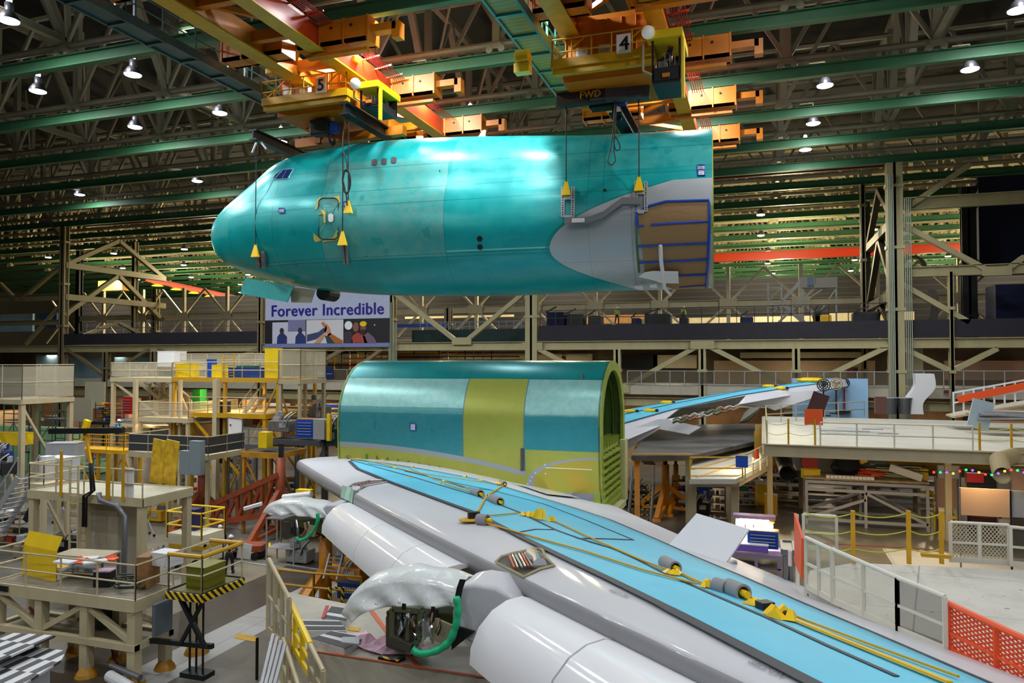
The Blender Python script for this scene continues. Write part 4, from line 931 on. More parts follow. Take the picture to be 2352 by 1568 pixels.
# blocks and hooks
def hookblock(px, py, y, lab, num=None, s=1.):
    p = PY(px, py, y); t = thing('hook_block', lab, 'hook block', p); b = MB(); b.lathe([(.05, -.16), (.5*s, -.16), (.55*s, 0), (.5*s, .16), (.05, .16)], p, (0, 1, 0), 20); b.box(p-V((0, 0, .5*s)), (.5*s, .3, .9*s)); b.ob('sheave_case', yellow, t)
    b = MB(); b.box(p-V((.5*s, 0, 1.3*s)), (1.3*s, .7, .9*s)); b.ob('counterweight', black, t, bev=.06); b = MB(); b.box(p-V((-.35*s, -.0, 1.35*s)), (.5, .5, .6)); b.ob('motor', bluep, t, bev=.08)
    b = MB(); [b.tube(p+V((dx, 0, .3)), p+V((dx, 0, 2.6)), .02, 4) for dx in (-.25, -.1, .1, .25)]; b.ob('hoist_rope', dark, t)
    b = MB(); b.path(curve3([p-V((0, 0, 1.7*s)), p-V((0, 0, 2.1*s)), p+V((.25, 0, -2.35*s)), p+V((.3, 0, -2.0*s))]), .08, 6); b.ob('hook', dark, t)
    if num: walltext(num, p+V((-.28, -.18, -.1)), (1, 0, 0), (0, 0, 1), .26, black, 'number', t, .02)
hookblock(1410, 163, 34, 'yellow hook block marked 36 below crane four', '36'); hookblock(757, 243, 34.5, 'yellow and black hook block hanging below crane five', None, .9)
b = MB(); p = PY(1360, 192, 33.5); b.lathe([(.02, -.3), (.5, -.3), (.5, .3), (.02, .3)], p, (.3, 1, 0), 18); b.ob('cable_reel', mat('dark_red_paint', (92, 16, 22), .4), None, label='dark red cable reel beside the hook block of crane four', cat='cable reel')
# lifting beams and their cables
def xbeam(name, p, q, w, h, m, lab, txt=None):
    t = thing(name, lab, 'lifting beam', (V(p)+V(q))/2); MB().ibeam(p, q, w, h, .08).ob('beam', m, t); return t
def cable(p, q, lab, r=.028): return MB().tube(p, q, r, 6).ob('lifting_cable', dark, None, label=lab, cat='cable', group='cables holding the nose section')
def pad(k, lab, s=1.):
    p, n = FIT[k]; c = p+n*.3; t = thing('cable_pad', lab, 'pad', c); b = MB(); w = .2*s; h = .62*s
    b.add([c+V((-w, -.1, -h*.5)), c+V((w, -.1, -h*.5)), c+V((w, .1, -h*.5)), c+V((-w, .1, -h*.5)), c+V((-.06, 0, h*.5)), c+V((.06, 0, h*.5))], [(0, 1, 5, 4), (1, 2, 5), (2, 3, 4, 5), (3, 0, 4), (3, 2, 1, 0)]); b.ob('vinyl', flagm, t); return c+V((0, 0, h*.45))
TP = {0: 322, 2: 262, 3: 238, 4: 222}
tops = {}
for k, lab in ((0, 'yellow pad on the cable nearest the aircraft nose tip'), (1, 'yellow pad below the door of the nose section'), (2, 'yellow pad above the door, under the coiled black hose'), (3, 'yellow pad on the forward pale lift plate'), (4, 'yellow pad on the rear lift plate beside the brown paper')):
    e = pad(k, lab, 1.1 if k != 1 else 1.2); d = math.hypot(e.x, e.y)
    pyt = {0: 322, 1: 300, 2: 268, 3: 238, 4: 224}[k]; px0 = {0: 596, 1: 790, 2: 808, 3: 1303, 4: 1469}[k]
    z = PY(px0, pyt, e.y).z; tops[k] = V((e.x, e.y, z))
    cable(e, tops[k], ['long thin cable to the fitting by the aircraft nose tip', 'long thin cable to the fitting behind the door', 'short cable with the coiled hose, right beside the door', 'cable from the forward end of the grey beam marked FWD', 'cable from the rear end of the grey beam marked FWD'][k])
ta = tops[0]; xbeam('spreader_beam', (ta.x, ta.y-.3, ta.z+.25), (ta.x, ta.y+7.6, ta.z+.25), .45, .55, black, 'black cross beam over the aircraft nose, end seen beside the lamp')
tb = tops[2]; xbeam('spreader_beam', (tb.x+.1, tb.y-.6, tb.z+.25), (tb.x+.1, tb.y+7.6, tb.z+.25), .5, .6, black, 'black cross beam below the cab of crane five')
b = MB(); p = ta+V((0, 0, -.1)); b.beam(p, p+V((-.1, -.2, -.6)), .08); b.beam(p+V((.3, 0, 0)), p+V((.75, -.1, -.45)), .1); b.ob('shackle', lgrey, None, label='pale shackle hanging from the black beam over the nose', cat='shackle')
lf = thing('lifting_frame', 'yellow lifting frame just above the aircraft crown, below crane five', 'lifting frame', (ta.x, ta.y+3.6, ta.z))
yy = ta.y+3.4; zz = ta.z+.7
b = MB(); b.beam((ta.x+.2, yy, zz), (tb.x+1.2, yy, zz+.15), .5, .5); b.beam((ta.x+1.2, yy-.5, zz+.75), (tb.x+.5, yy-.5, zz+.9), .3, .3); b.ob('main_bar', orange, lf)
for u in (.35, .62): b = MB(); x = lerp(ta.x, tb.x, u); b.bx(x-.18, x+.18, yy-.8, yy-.5, zz-.3, zz+1.5); b.ob('upright', orange, lf)
b = MB(); x0, x1 = lerp(ta.x, tb.x, .35), lerp(ta.x, tb.x, .62); b.beam((x0, yy-.65, zz-.2), ((x0+x1)/2, yy-.65, zz+.7), .12); b.beam((x1, yy-.65, zz-.2), ((x0+x1)/2, yy-.65, zz+.7), .12); b.beam((x0, yy-.65, zz+1.4), (x1, yy-.65, zz+1.4), .3); b.beam((x0, yy-.65, zz-.2), (x1, yy-.65, zz-.2), .2); b.ob('triangle_brace', orange, lf)
tc, td = tops[3], tops[4]
fb_ = xbeam('spreader_beam', (tc.x-.45, tc.y, tc.z+.2), (lerp(tc.x, td.x, .55), tc.y, lerp(tc.z, td.z, .55)+.25), .4, .72, mat('beam_dark_brown', (40, 34, 32), .5), 'long grey lifting beam lettered FWD over the rear of the nose section')
b = MB(); b.ibeam((lerp(tc.x, td.x, .35), tc.y-.03, lerp(tc.z, td.z, .35)+.32), (td.x+.5, td.y, td.z+.3), .46, .78, .1); b.ob('rear_beam', mat('worn_grey_paint', (84, 84, 88), .5, var=.2), fb_)
p = V((lerp(tc.x, td.x, .22), tc.y-.24, lerp(tc.z, td.z, .22)+.08)); walltext('FWD', p, (1, 0, 0), (0, 0, 1), .3, mat('dull_amber_letters', (206, 140, 30), .6), 'lettering', fb_, .02, .02)
xm = lerp(tc.x, td.x, .68); xbeam('spreader_beam', (xm, tc.y+.2, tc.z-.25), (xm, tc.y+7, tc.z-.25), .6, .8, black, 'dark cross beam hanging under the beam lettered FWD')
# coiled hose on the cable beside the door, and the loop by the rear cable
e = FIT[2][0]+FIT[2][1]*.35; zt = PY(808, 335, e.y).z; z0 = PY(808, 395, e.y).z; z1 = PY(808, 440, e.y).z; zc = (z0+z1)/2
P = [V((e.x-.1, e.y-.05, tops[2].z)), V((e.x-.25, e.y-.1, zt)), V((e.x, e.y-.1, z0+.5)), V((e.x+.02, e.y-.1, z0))]
for k in range(26): a = k*2*math.pi/9; P.append(V((e.x+.21*math.sin(a)*(1+.15*math.sin(k)), e.y-.12-.01*(k % 3), zc+.62*math.cos(a)*(1-.03*(k % 4)))))
P += [V((e.x-.02, e.y-.1, z1-.2)), V((e.x, e.y-.05, z1-.7))]
MB().path(curve3(P, 4), .035, 6).ob('hose_coil', black, None, smooth=2, label='coiled black hose tied to the cable beside the aircraft door', cat='hose')
e = V((xm-.1, tc.y-.3, 0)); q = lambda px, py: PY(px, py, tc.y-.25)
MB().path(curve3([q(1412, 235), q(1408, 300), q(1400, 350), q(1396, 370), q(1404, 379), q(1413, 368), q(1410, 345), q(1412, 315), q(1420, 325), q(1424, 340), q(1416, 345), q(1410, 330), q(1412, 300), q(1416, 240)], 5), .03, 6).ob('hose_coil', mat('grey_brown_hose', (74, 66, 56), .6), None, smooth=2, label='looped grey hose hanging in front of the rear skin', cat='hose')
# ================================================================ crane aisle catwalks
def catwalk(lab, x0, x1, z, y0, y1, m, md, side):
    t = thing('catwalk', lab, 'catwalk', ((x0+x1)/2, (y0+y1)/2, z)); b = MB()
    for x in (x0, x1): b.bx(x-.06, x+.06, y0, y1, z-.1, z+.32)
    y = y0
    while y < y1: b.bx(x0, x1, y-.08, y+.08, z-.12, z+.02); y += 2.1
    b.ob('frame', m, t)
    MB().bx(x0, x1, y0, y1, z, z+.06).ob('deck', md, t)
    for x in side: rail_set(t, [(x, y0, z+.3), (x, y1, z+.3)], 1.1, m, 'guard_rail', 2.1, .04)
    y = y0+3.6; b = MB()
    while y < y1: b.beam((x0, y, z), (x0, y, RZ+1), .1); b.beam((x1, y, z), (x1, y, RZ+1), .1); y += 7.25
    b.ob('hanger', m, t); return t
catwalk('blue-grey catwalk with railing running over the left rails to crane five', gx(200, 30, 24.6), gx(262, 30, 24.6), 24.6, 14, 43, slate, slate, (gx(262, 30, 24.6),))
plyu = mat('pale_deck_underside', (150, 150, 84), .6, fn=lambda t, b, c: t.links.new(mixc(t, (coords(t)[1].mod(.32)).lt(.05)*.5, c, (0.02, .06, .04)).k, b.inputs['Base Color']))
catwalk('teal framed catwalk with pale boarded underside between the two cranes', gx(1116, 6, 24.4), gx(1192, 6, 24.4), 24.4, 14, 40, tealp, plyu, (gx(1192, 6, 24.4),))
b = MB(); p = PY(1201, 133, 31); b.tube(p-V((.3, 0, 0)), p+V((.3, 0, 0)), .35, 12); b.box(p-V((0, 0, .5)), (.7, .5, .4)); b.ob('end_stop', bright, None, label='yellow bumper on the edge of the teal catwalk', cat='bumper')
# farther cranes of the next bay
def simple_girder(lab, p, q, w, h, m): t = thing('bridge_girder', lab, 'crane girder', (V(p)+V(q))/2); MB().ibeam(p, q, w, h, .12).ob('beam', m, t); return t
yv = 104; z = PY(1640, 592, yv).z; simple_girder('long bright red girder crossing the far bay under its green rails', (-66, yv, z), (PY(2340, 565, yv).x, yv, z), .6, 1.1, mat('bright_red_girder', (226, 66, 24), .4))
yv = 70.2; simple_girder('dark red girder just under the last green rail of the near bay', (-80, yv, PY(1700, 402, yv).z), (PY(2030, 392, yv).x, yv, PY(1700, 402, yv).z), .4, .5, mat('dark_red_girder', (104, 18, 16), .5))
p, q = PY(335, 641, 92), PY(560, 688, 118); g = simple_girder('distant orange crane girder with yellow lamps in the far bay', p, q, .6, .8, redor)
for k in range(6): c = p.lerp(q, .1+k*.17); MB().lathe([(.02, .25), (.5, .2), (.9, 0), (.02, 0)], c-V((0, 0, .7)), n=12).ob('amber_lamp', mat('amber_lamp_glow', (255, 190, 40), .4, emis=(255, 200, 50), es=3), g)
p = PY(225, 668, 92); MB().bx(p.x, p.x+5, 92, 94, p.z, p.z+1.6).ob('crane_trolley', yellow, g)
# ================================================================ building between the two bays
CY = 66.4; CY2 = 82.0
def cz(px, py, y=CY): return PY(px, py, y).z
def cx(px, y=CY): return PY(px, 800, y).x
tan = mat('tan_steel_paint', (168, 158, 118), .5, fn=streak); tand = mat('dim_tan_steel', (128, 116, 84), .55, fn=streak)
zB1b, zB1t = 11.0, 11.8; zW0, zW1 = 7.0, 7.85
NX = [cx(1215)+7.65*k for k in range(-9, 8)]
struct('mezzanine_beam', MB().ibeam((-120, CY, (zB1b+zB1t)/2), (60, CY, (zB1b+zB1t)/2), .5, zB1t-zB1b, .06), tan)
struct('mezzanine_slab', MB().bx(-120, 60, CY+.3, CY2, zB1t-.25, zB1t), mat('dark_slab', (40, 38, 34), .8))
struct('mezzanine_fascia', MB().bx(-40-38.5, cx(598), CY-.25, CY-.1, zB1t+.05, zB1t+1.35).bx(cx(1238), 48, CY-.25, CY-.1, zB1t+.05, zB1t+1.45), mat('dark_fascia_cloth', (36, 33, 42), .8, var=.15))
struct('mezzanine_fascia', MB().bx(cx(905), cx(1200), CY+4, CY+4.2, zB1t, zB1t+1.4), mat('dark_green_fascia', (26, 50, 46), .8, var=.2))
struct('walkway_slab', MB().bx(-120, 60, CY-.2, CY+7, zW0, zW1), mat('off_white_fascia', (176, 170, 152), .6, var=.08))
struct('walkway_beam', MB().ibeam((-120, CY+.4, 6.35), (60, CY+.4, 6.35), .5, .75, .06), tan)
struct('mezzanine_beam', MB().ibeam((cx(2062), CY, 22.6), (60, CY, 22.6), .5, .95, .06), tan)
struct('mezzanine_beam', MB().ibeam((cx(2062), CY, 17.1), (60, CY, 17.1), .5, .8, .06), tan)
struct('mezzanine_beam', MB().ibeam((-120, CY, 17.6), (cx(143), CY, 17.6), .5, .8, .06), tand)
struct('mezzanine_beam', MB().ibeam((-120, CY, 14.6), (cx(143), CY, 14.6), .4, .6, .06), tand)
def col(px, w, top, m, y=CY, pipes=0, d=.7):
    x = cx(px, y); b = MB(); b.bx(x-w/2, x+w/2, y-d/2, y-d/2+.12, 0, top); b.bx(x-w/2, x+w/2, y+d/2-.12, y+d/2, 0, top); b.bx(x-.1, x+.1, y-d/2, y+d/2, 0, top)
    for k in range(int(top/5)): b.bx(x-w/2-.08, x+w/2+.08, y-d/2-.06, y+d/2+.06, 4+k*5, 4.25+k*5)
    struct('building_column', b, m)
    if pipes:
        b = MB()
        for k in range(pipes): b.tube((x-w/2+.1+k*.12, y-.5, 0), (x-w/2+.1+k*.12, y-.5, top-1), .045, 6); b.tube((x+w/2+.1+k*.14, y-.4, 0), (x+w/2+.1+k*.14, y-.4, top-3), .04, 6)
        b.ob('pipe_run', mat('pale_green_pipe', (150, 158, 140), .5), None, label='bundle of vertical pipes on the %s' % ('tall column on the right side' if px > 1800 else 'column beside the banner'), cat='pipes')
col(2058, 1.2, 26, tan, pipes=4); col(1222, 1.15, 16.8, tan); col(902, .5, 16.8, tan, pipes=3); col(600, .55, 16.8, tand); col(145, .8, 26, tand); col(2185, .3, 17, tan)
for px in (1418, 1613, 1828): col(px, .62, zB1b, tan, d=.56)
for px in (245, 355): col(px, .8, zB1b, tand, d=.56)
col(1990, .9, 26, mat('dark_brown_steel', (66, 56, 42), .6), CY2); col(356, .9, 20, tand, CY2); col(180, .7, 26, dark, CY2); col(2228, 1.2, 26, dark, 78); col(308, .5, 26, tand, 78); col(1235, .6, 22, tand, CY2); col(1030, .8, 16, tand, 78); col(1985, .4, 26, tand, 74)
def dg(p, q, w, m, y=CY, y2=None): struct('bracing', MB().beam(PY(*p, y), PY(*q, y2 or y), w, w*.8), m)
def gus(px, py, y=CY, m=None, s=1.): 
    p = PY(px, py, y-.3); struct('gusset_plate', MB().bx(p.x-s, p.x+s, y-.32, y-.26, p.z-s*.35, p.z+s*.35), m or tan)
for p, q in (((1232, 798), (1412, 893)), ((1602, 795), (1426, 893)), ((1628, 795), (1822, 893)), ((2040, 795), (1838, 893)), ((2075, 482), (2228, 378)), ((2072, 516), (2270, 622)), ((2073, 654), (2225, 740)), ((2352, 590), (2310, 620)), ((2075, 800), (2180, 850)), ((2290, 800), (2190, 850)),
             ((905, 672), (1048, 782)), ((1205, 672), (1072, 782))): dg(p, q, .5, tan)
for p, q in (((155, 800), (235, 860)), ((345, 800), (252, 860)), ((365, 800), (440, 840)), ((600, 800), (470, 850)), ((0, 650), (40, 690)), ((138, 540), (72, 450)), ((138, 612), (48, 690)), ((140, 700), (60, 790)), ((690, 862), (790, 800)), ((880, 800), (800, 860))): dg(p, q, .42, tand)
for p in ((1060, 783), (1420, 893), (1830, 893), (2290, 622), (1222, 795), (1613, 792)): gus(*p)
# frames running back between the two column lines, at both ends
def yz(x, z0, y0, z1, y1, w, m): struct('bracing', MB().beam((x, y0, z0), (x, y1, z1), w, w), m)
xl, xr = cx(145), cx(2058)
for x, m in ((xl, tand), (xr, mat('dark_brown_steel', (66, 56, 42), .6))):
    for z in ((17.6, 21.4, 12.2) if x == xl else (21.2, 15.3)): yz(x, z, CY, z, CY2, .7, m)
    yz(x, 25.5, (CY+CY2)/2, 21.4, CY, .5, m); yz(x, 25.5, (CY+CY2)/2, 21.4, CY2, .5, m); yz(x, 21, (CY+CY2)/2, 15.4, CY, .5, m); yz(x, 21, (CY+CY2)/2, 15.4, CY2, .5, m); yz(x, 15, (CY+CY2)/2, 12, CY, .4, m); yz(x, 15, (CY+CY2)/2, 12, CY2, .4, m)
# lit frame on the far column line: beam, uprights and crossed braces
b = MB(); b.ibeam((-95, CY2, 16.1), (55, CY2, 16.1), .5, .75, .06); b.ibeam((-95, CY2, 12.6), (55, CY2, 12.6), .4, .5, .06); struct('mezzanine_beam', b, crwarm)
x = cx(1368, CY2)
for k in range(-11, 6):
    xx = x+7.2*k; b = MB(); b.beam((xx, CY2, 11.8), (xx, CY2, 20), .38); b.beam((xx, CY2-.1, 16.1), (xx-3.6, CY2-.1, 19.8), .24); b.beam((xx, CY2-.1, 16.1), (xx+3.6, CY2-.1, 19.8), .24); b.beam((xx, CY2-.1, 16.1), (xx-3.6, CY2-.1, 12.6), .24); b.beam((xx, CY2-.1, 16.1), (xx+3.6, CY2-.1, 12.6), .24); b.bx(xx-.9, xx+.9, CY2-.4, CY2-.3, 15.6, 16.6)
    struct('lattice_frame', b, crwarm)
struct('wall_far_bay', MB().bx(-110, 60, 96, 96.3, 11, 20.2), mat('dark_corrugated_wall', (26, 24, 26), .8, fn=lambda t, b, c: t.links.new(mixc(t, coords(t)[2].mod(.7).lt(.12), c, lin((44, 42, 44))).k, b.inputs['Base Color'])))
for x0, x1, y0, y1, m in ((1320, 1480, 722, 744, wood), (1480, 1900, 724, 744, crwarm), (930, 1180, 722, 732, crwarm), (1905, 2100, 715, 748, crwarm)):
    p, q = PY(x0, y1, 94), PY(x1, y0, 94); struct('partition_wall', MB().bx(p.x, q.x, 94, 94.2, p.z, q.z), m)
for k, (px, py, y) in enumerate(((760, 716, 90), (925, 716, 90), (1768, 704, 88), (2180, 700, 86), (1970, 703, 86), (1000, 716, 90), (640, 720, 90))):
    lamp_light(PY(px, py, y), 260, (1, .88, .7), 2.5)
# office rooms under the mezzanine and the shops on the ground floor
tanw = mat('lit_tan_wall', (198, 170, 132), .7, var=.12, vs=.4); pinkw = mat('rosy_beige_wall', (176, 142, 124), .7, var=.15, vs=.3)
struct('office_wall', MB().bx(-120, 60, 76, 76.3, 7.8, 11.6), mat('dim_office_wall', (112, 96, 76), .8, var=.35, vs=.35))
for x0, x1, y0, y1, m in ((1640, 2010, 828, 880, tanw), (1300, 1360, 812, 840, crwarm), (1500, 1600, 815, 845, crwarm), (1180, 1290, 812, 832, crwarm), (1010, 1180, 812, 834, crwarm), (640, 900, 812, 834, crwarm), (2170, 2352, 828, 872, pinkw), (2085, 2120, 800, 870, mat('pale_grey_wall', (150, 150, 138), .7)), (1420, 1510, 815, 846, dark), (1700, 2000, 808, 822, crwarm)):
    p, q = PY(x0, y1, 75), PY(x1, y0, 75); struct('office_wall', MB().bx(p.x, q.x, 75, 75.4, p.z, q.z), m)
for x0, x1, y0, y1 in ((82, 133, 815, 878), (160, 245, 820, 875), (262, 355, 820, 878), (365, 540, 826, 882)):
    p, q = PY(x0, y1, 70), PY(x1, y0, 70); struct('blue_panel_wall', MB().bx(p.x, q.x, 70, 70.3, p.z, q.z), mat('pale_blue_panel', (150, 186, 206), .6, var=.06))
for x0, x1, y0, y1 in ((0, 75, 720, 762), (90, 130, 718, 752)):
    p, q = PY(x0, y1, 72), PY(x1, y0, 72); struct('blue_panel_wall', MB().bx(p.x, q.x, 72, 72.3, p.z, q.z), mat('pale_blue_panel', (150, 186, 206), .6) if x0 == 0 else mat('mid_blue_panel', (40, 84, 140), .6))
struct('ground_floor_wall', MB().bx(-120, 60, 79, 79.3, 0, 6.8), mat('brown_ground_wall', (130, 100, 68), .8, var=.4, vs=.25))
for i in range(26):
    x = -100+i*6+rnd.uniform(-1, 1); z0 = rnd.choice((0, 0, 2.6)); struct('partition_wall', MB().bx(x, x+rnd.uniform(2, 5), 72+rnd.uniform(0, 4), 76.3, z0, z0+rnd.uniform(2, 3.4)), rnd.choice((tanw, pinkw, crwarm, cream, mat('grey_green_panel', (110, 120, 100), .7))))
for i in range(15): lamp_light((-95+i*10, 73.5, 6.0), 330, (1, .78, .52), 2.2)
for i in range(13): lamp_light((-85+i*11, 70.5, 10.7), 150, (1, .86, .66), 2.0)
# service pipes seen under the mezzanine beam
for k in range(16):
    z = 9.2+.15*k; m = [cream, redor, dark, lgrey, orange, bright][k % 6]; x0 = cx(640)+rnd.uniform(0, 12); b = MB(); b.tube((x0, CY+2+k*.1, z), (x0+rnd.uniform(8, 26), CY+2+k*.1, z), .06, 5)
    b.ob('service_pipe', m, None, label='one of the thin service pipes run below the mezzanine beam', cat='pipe', group='service pipes below the mezzanine')
for k in range(24):
    x = cx(660)+k*.95; b = MB(); b.beam((x, CY+3, 9), (x, CY+3, 11), .1); b.ob('pipe_hanger', [cream, yellow, dark][k % 3], None, label='one of the short hangers among the service pipes', cat='pipe hanger', group='pipe hangers below the mezzanine')
p, q = PY(1945, 870, 74.9), PY(1970, 843, 74.9); wp_ = MB().bx(p.x, q.x, 74.9, 74.95, p.z, q.z).ob('wall_poster', mat('dull_red_poster', (140, 84, 76), .6), None, label='dull red wall poster with upright black lettering behind the glazed railing', cat='poster')
walltext('47-3', (PY(1970, 868, 74.8).x, 74.85, PY(1970, 868, 74.8).z), (0, 0, 1), (-1, 0, 0), .34, black, 'lettering', wp_, .02, .02)
# railings of the two levels
def panel_rail(name, lab, p, q, h, step, mp, mf, al, nbot=.1, grp=None):
    p, q = V(p), V(q); t = thing(name, lab, 'railing', (p+q)/2, 0, grp); n = max(1, round((q-p).length/step)); b = MB()
    for u in (nbot, h): b.beam(p+V((0, 0, u)), q+V((0, 0, u)), .06)
    b.ob('rail', mf, t)
    for k in range(n+1):
        c = p.lerp(q, k/n); MB().beam(c, c+V((0, 0, h)), .06).ob('post', mf, t)
    if mp:
        for k in range(n): a, c = p.lerp(q, k/n), p.lerp(q, (k+1)/n); b = MB(); w = V((0, 0, 1)); b.add([a+w*nbot, c+w*nbot, c+w*h, a+w*h], [(0, 1, 2, 3)]); b.ob('infill_panel', mp, t, sol=.01)
    return t
smoke = mat('smoky_clear_panel', (104, 96, 80), .15, alpha=.32)
meshw = mat('fine_wire_mesh', (196, 188, 164), .6, alpha=.3)
panel_rail('glazed_railing', 'long glazed railing on the walkway behind the far wing', (cx(1442), CY-.3, zW1), (cx(2045), CY-.3, zW1), 1.25, 1.25, smoke, lgrey, 0)
panel_rail('glazed_railing', 'glazed railing on the walkway right of the tall column', (cx(2075), CY-.3, zW1), (cx(2400), CY-.3, zW1), 1.35, 1.35, smoke, lgrey, 0)
panel_rail('glazed_railing', 'glazed railing beside the navy sign, left of the centre section', (cx(688), CY-.3, zW1), (cx(880), CY-.3, zW1), 1.25, 1.8, smoke, lgrey, 0)
panel_rail('mezzanine_railing', 'black railing on the mezzanine below the nose section', (cx(1242), CY-.1, zB1t+1.45), (cx(2040), CY-.1, zB1t+1.45), 1.4, 1.5, None, black, 0, .7)
panel_rail('mezzanine_railing', 'grey railing on the mezzanine left of the banner', (cx(200), CY-.1, zB1t+1.35), (cx(590), CY-.1, zB1t+1.35), 1.3, 1.9, None, grey, 0, .6)
panel_rail('mezzanine_railing', 'pale railing on the mezzanine right of the banner', (cx(905), CY+6, zB1t+1.3), (cx(1190), CY+6, zB1t+1.3), 1.0, .8, None, mat('pale_blue_rail', (120, 140, 160), .5), 0, .5)
b = MB(); p, q = PY(905, 752, CY+7), PY(1020, 742, CY+7); b.bx(p.x, q.x, CY+7, CY+7.3, p.z, q.z); b.ob('blue_gantry', bluep, None, label='blue steel gantry beam behind the mezzanine right of the banner', cat='gantry')
# banner
BYY = CY-.6; p0, p1 = PY(609, 797, BYY), PY(895, 672, BYY); ban = thing('banner', 'large white banner reading Forever Incredible with photographs of workers', 'banner', (p0.x, BYY, p0.z))
MB().bx(p0.x, p1.x, BYY, BYY+.05, p0.z, PY(750, 655, BYY).z).ob('cloth', mat('lilac_white_cloth', (178, 186, 214), .6, var=.05), ban)
bw = lambda px: PY(px, 750, BYY).x; bh = lambda py: PY(750, py, BYY).z
walltext('Forever Incredible', (bw(624.5), BYY-.02, bh(724)), (1, 0, 0), (0, 0, 1), bh(698)-bh(724), mat('indigo_print', (34, 14, 132), .6), 'headline', ban, .01, .028, width=bw(881)-bw(624.5))
def bq(x0, y0, x1, y1, rgb, dz=.03, nm='picture_patch'): MB().bx(bw(x0), bw(x1), BYY-dz, BYY-dz+.02, bh(y1), bh(y0)).ob(nm, mat('print_%d_%d_%d' % rgb, rgb, .6), pic)
pic = MB().bx(bw(609), bw(895), BYY-.02, BYY, bh(788), bh(733)).ob('photo_strip', mat('print_night', (22, 18, 26), .6), ban)
bq(626, 738, 702, 788, (196, 196, 212)); bq(704, 734, 789, 788, (206, 204, 210)); bq(662, 733, 702, 760, (120, 120, 160), .04); bq(609, 788, 895, 797, (116, 126, 176), .03, 'lower_band')
def bpoly(pts, rgb, dz=.06): MB().add([V((bw(x), BYY-dz, bh(y))) for x, y in pts], [tuple(range(len(pts)))]).ob('printed_shape', mat('print_%d_%d_%d' % rgb, rgb, .6), pic, sol=.008)
def bell(x, y, rx, ry, rgb, dz=.06): bpoly([(x+rx*math.cos(a), y+ry*math.sin(a)) for a in np.linspace(0, 6.1, 14)], rgb, dz)
for x, s in ((648, 1), (690, 1)): bell(x, 758, 5, 7, (52, 40, 50)); bpoly([(x-11, 788), (x-10, 772), (x-4, 764), (x+5, 764), (x+12, 772), (x+12, 788)], (34, 50, 110))
bpoly([(706, 784), (706, 768), (732, 762), (745, 752), (750, 760), (728, 778)], (56, 66, 108)); bpoly([(745, 752), (738, 742), (744, 738), (752, 752), (748, 770)], (176, 116, 84)); bpoly([(750, 742), (758, 752), (762, 768), (754, 772), (747, 756)], (200, 136, 92)); bpoly([(758, 764), (788, 782), (788, 788), (770, 788), (752, 770)], (170, 100, 30)); bpoly([(722, 788), (742, 766), (748, 770), (736, 788)], (190, 140, 110)); bpoly([(747, 770), (756, 772), (770, 788), (752, 788)], (40, 66, 70))
bell(801, 748, 9, 10, (226, 230, 236)); bpoly([(791, 788), (791, 762), (808, 762), (811, 788)], (60, 44, 56)); bell(818, 752, 7, 11, (132, 84, 66)); bpoly([(808, 788), (810, 772), (822, 764), (838, 772), (845, 788)], (160, 62, 50)); bell(835, 755, 7, 10, (120, 76, 62)); bell(835, 745, 8, 6, (226, 196, 20), .07); bpoly([(828, 758), (842, 758), (838, 768), (830, 770)], (50, 30, 26), .07); bpoly([(838, 788), (834, 772), (846, 764), (860, 776), (866, 788)], (110, 84, 110)); bell(861, 748, 1.5, 1.5, (230, 230, 240))
# navy sign
p, q = PY(727, 868, CY-.5), PY(765, 841, CY-.5); sg = MB().bx(p.x, q.x, CY-.5, CY-.45, p.z, q.z).ob('safety_sign', mat('navy_sign', (14, 30, 84), .5), None, label='navy safety sign reading Stop FOD on the glazed railing', cat='sign')
walltext('FOD', PY(729, 860, CY-.54), (1, 0, 0), (0, 0, 1), .26, white, 'lettering', sg, .01, .02); walltext('Stop', PY(729, 852, CY-.54), (1, 0, 0), (0, 0, 1), .16, mat('sign_soft_white', (190, 196, 214)), 'lettering', sg)
MB().bx(PY(747, 859, CY-.54).x, PY(763, 859, CY-.54).x, CY-.54, CY-.52, PY(747, 859, CY-.54).z, PY(747, 857.5, CY-.54).z).ob('print_line', mat('sky_print', (90, 150, 220), .5), sg)
# blue screen panel beyond the far wing tip
p, q = PY(1820, 975, 66), PY(1991, 869, 66); MB().bx(p.x, q.x, 65.4, 65.5, p.z, q.z).ob('screen_panel', mat('sky_blue_screen', (150, 192, 226), .6, var=.04), None, label='large pale blue screen panel behind the far wing tip', cat='screen')
# stair tower on the mezzanine
s = thing('stair_tower', 'grey lattice stair tower with a railed top standing on the mezzanine', 'stair tower', PY(1830, 740, 74)); ys = 74
def ln(pts, w, nm, m, y=ys, par=None): b = MB(); [b.beam(PY(*p, y), PY(*q, y), w) for p, q in zip(pts, pts[1:])]; return b.ob(nm, m, par or s)
stg = mat('aluminium_stair', (128, 130, 126), .4, .5)
for x in (1764, 1795, 1845, 1921): ln([(x, 650 if x < 1900 else 636), (x, 742)], .14, 'upright', stg)
ln([(1797, 690), (1845, 640)], .3, 'stair_flight', stg); ln([(1797, 725), (1850, 672)], .18, 'stair_flight', stg); ln([(1800, 700), (1848, 742)], .35, 'stair_flight', stg); ln([(1765, 660), (1795, 660), (1765, 690), (1795, 700), (1765, 725)], .1, 'lattice', stg); ln([(1845, 662), (1921, 662), (1870, 735), (1850, 690), (1890, 663)], .12, 'lattice', stg); ln([(1764, 706), (1796, 706)], .1, 'lattice', stg)
for x0, x1 in ((1838, 1872), (1874, 1921)): p, q = PY(x0, 661, ys-.3), PY(x1, 636, ys-.3); MB().bx(p.x, q.x, ys-.3, ys-.25, p.z, q.z).ob('guard_panel', mat('grey_mesh_guard', (124, 122, 112), .6), s)
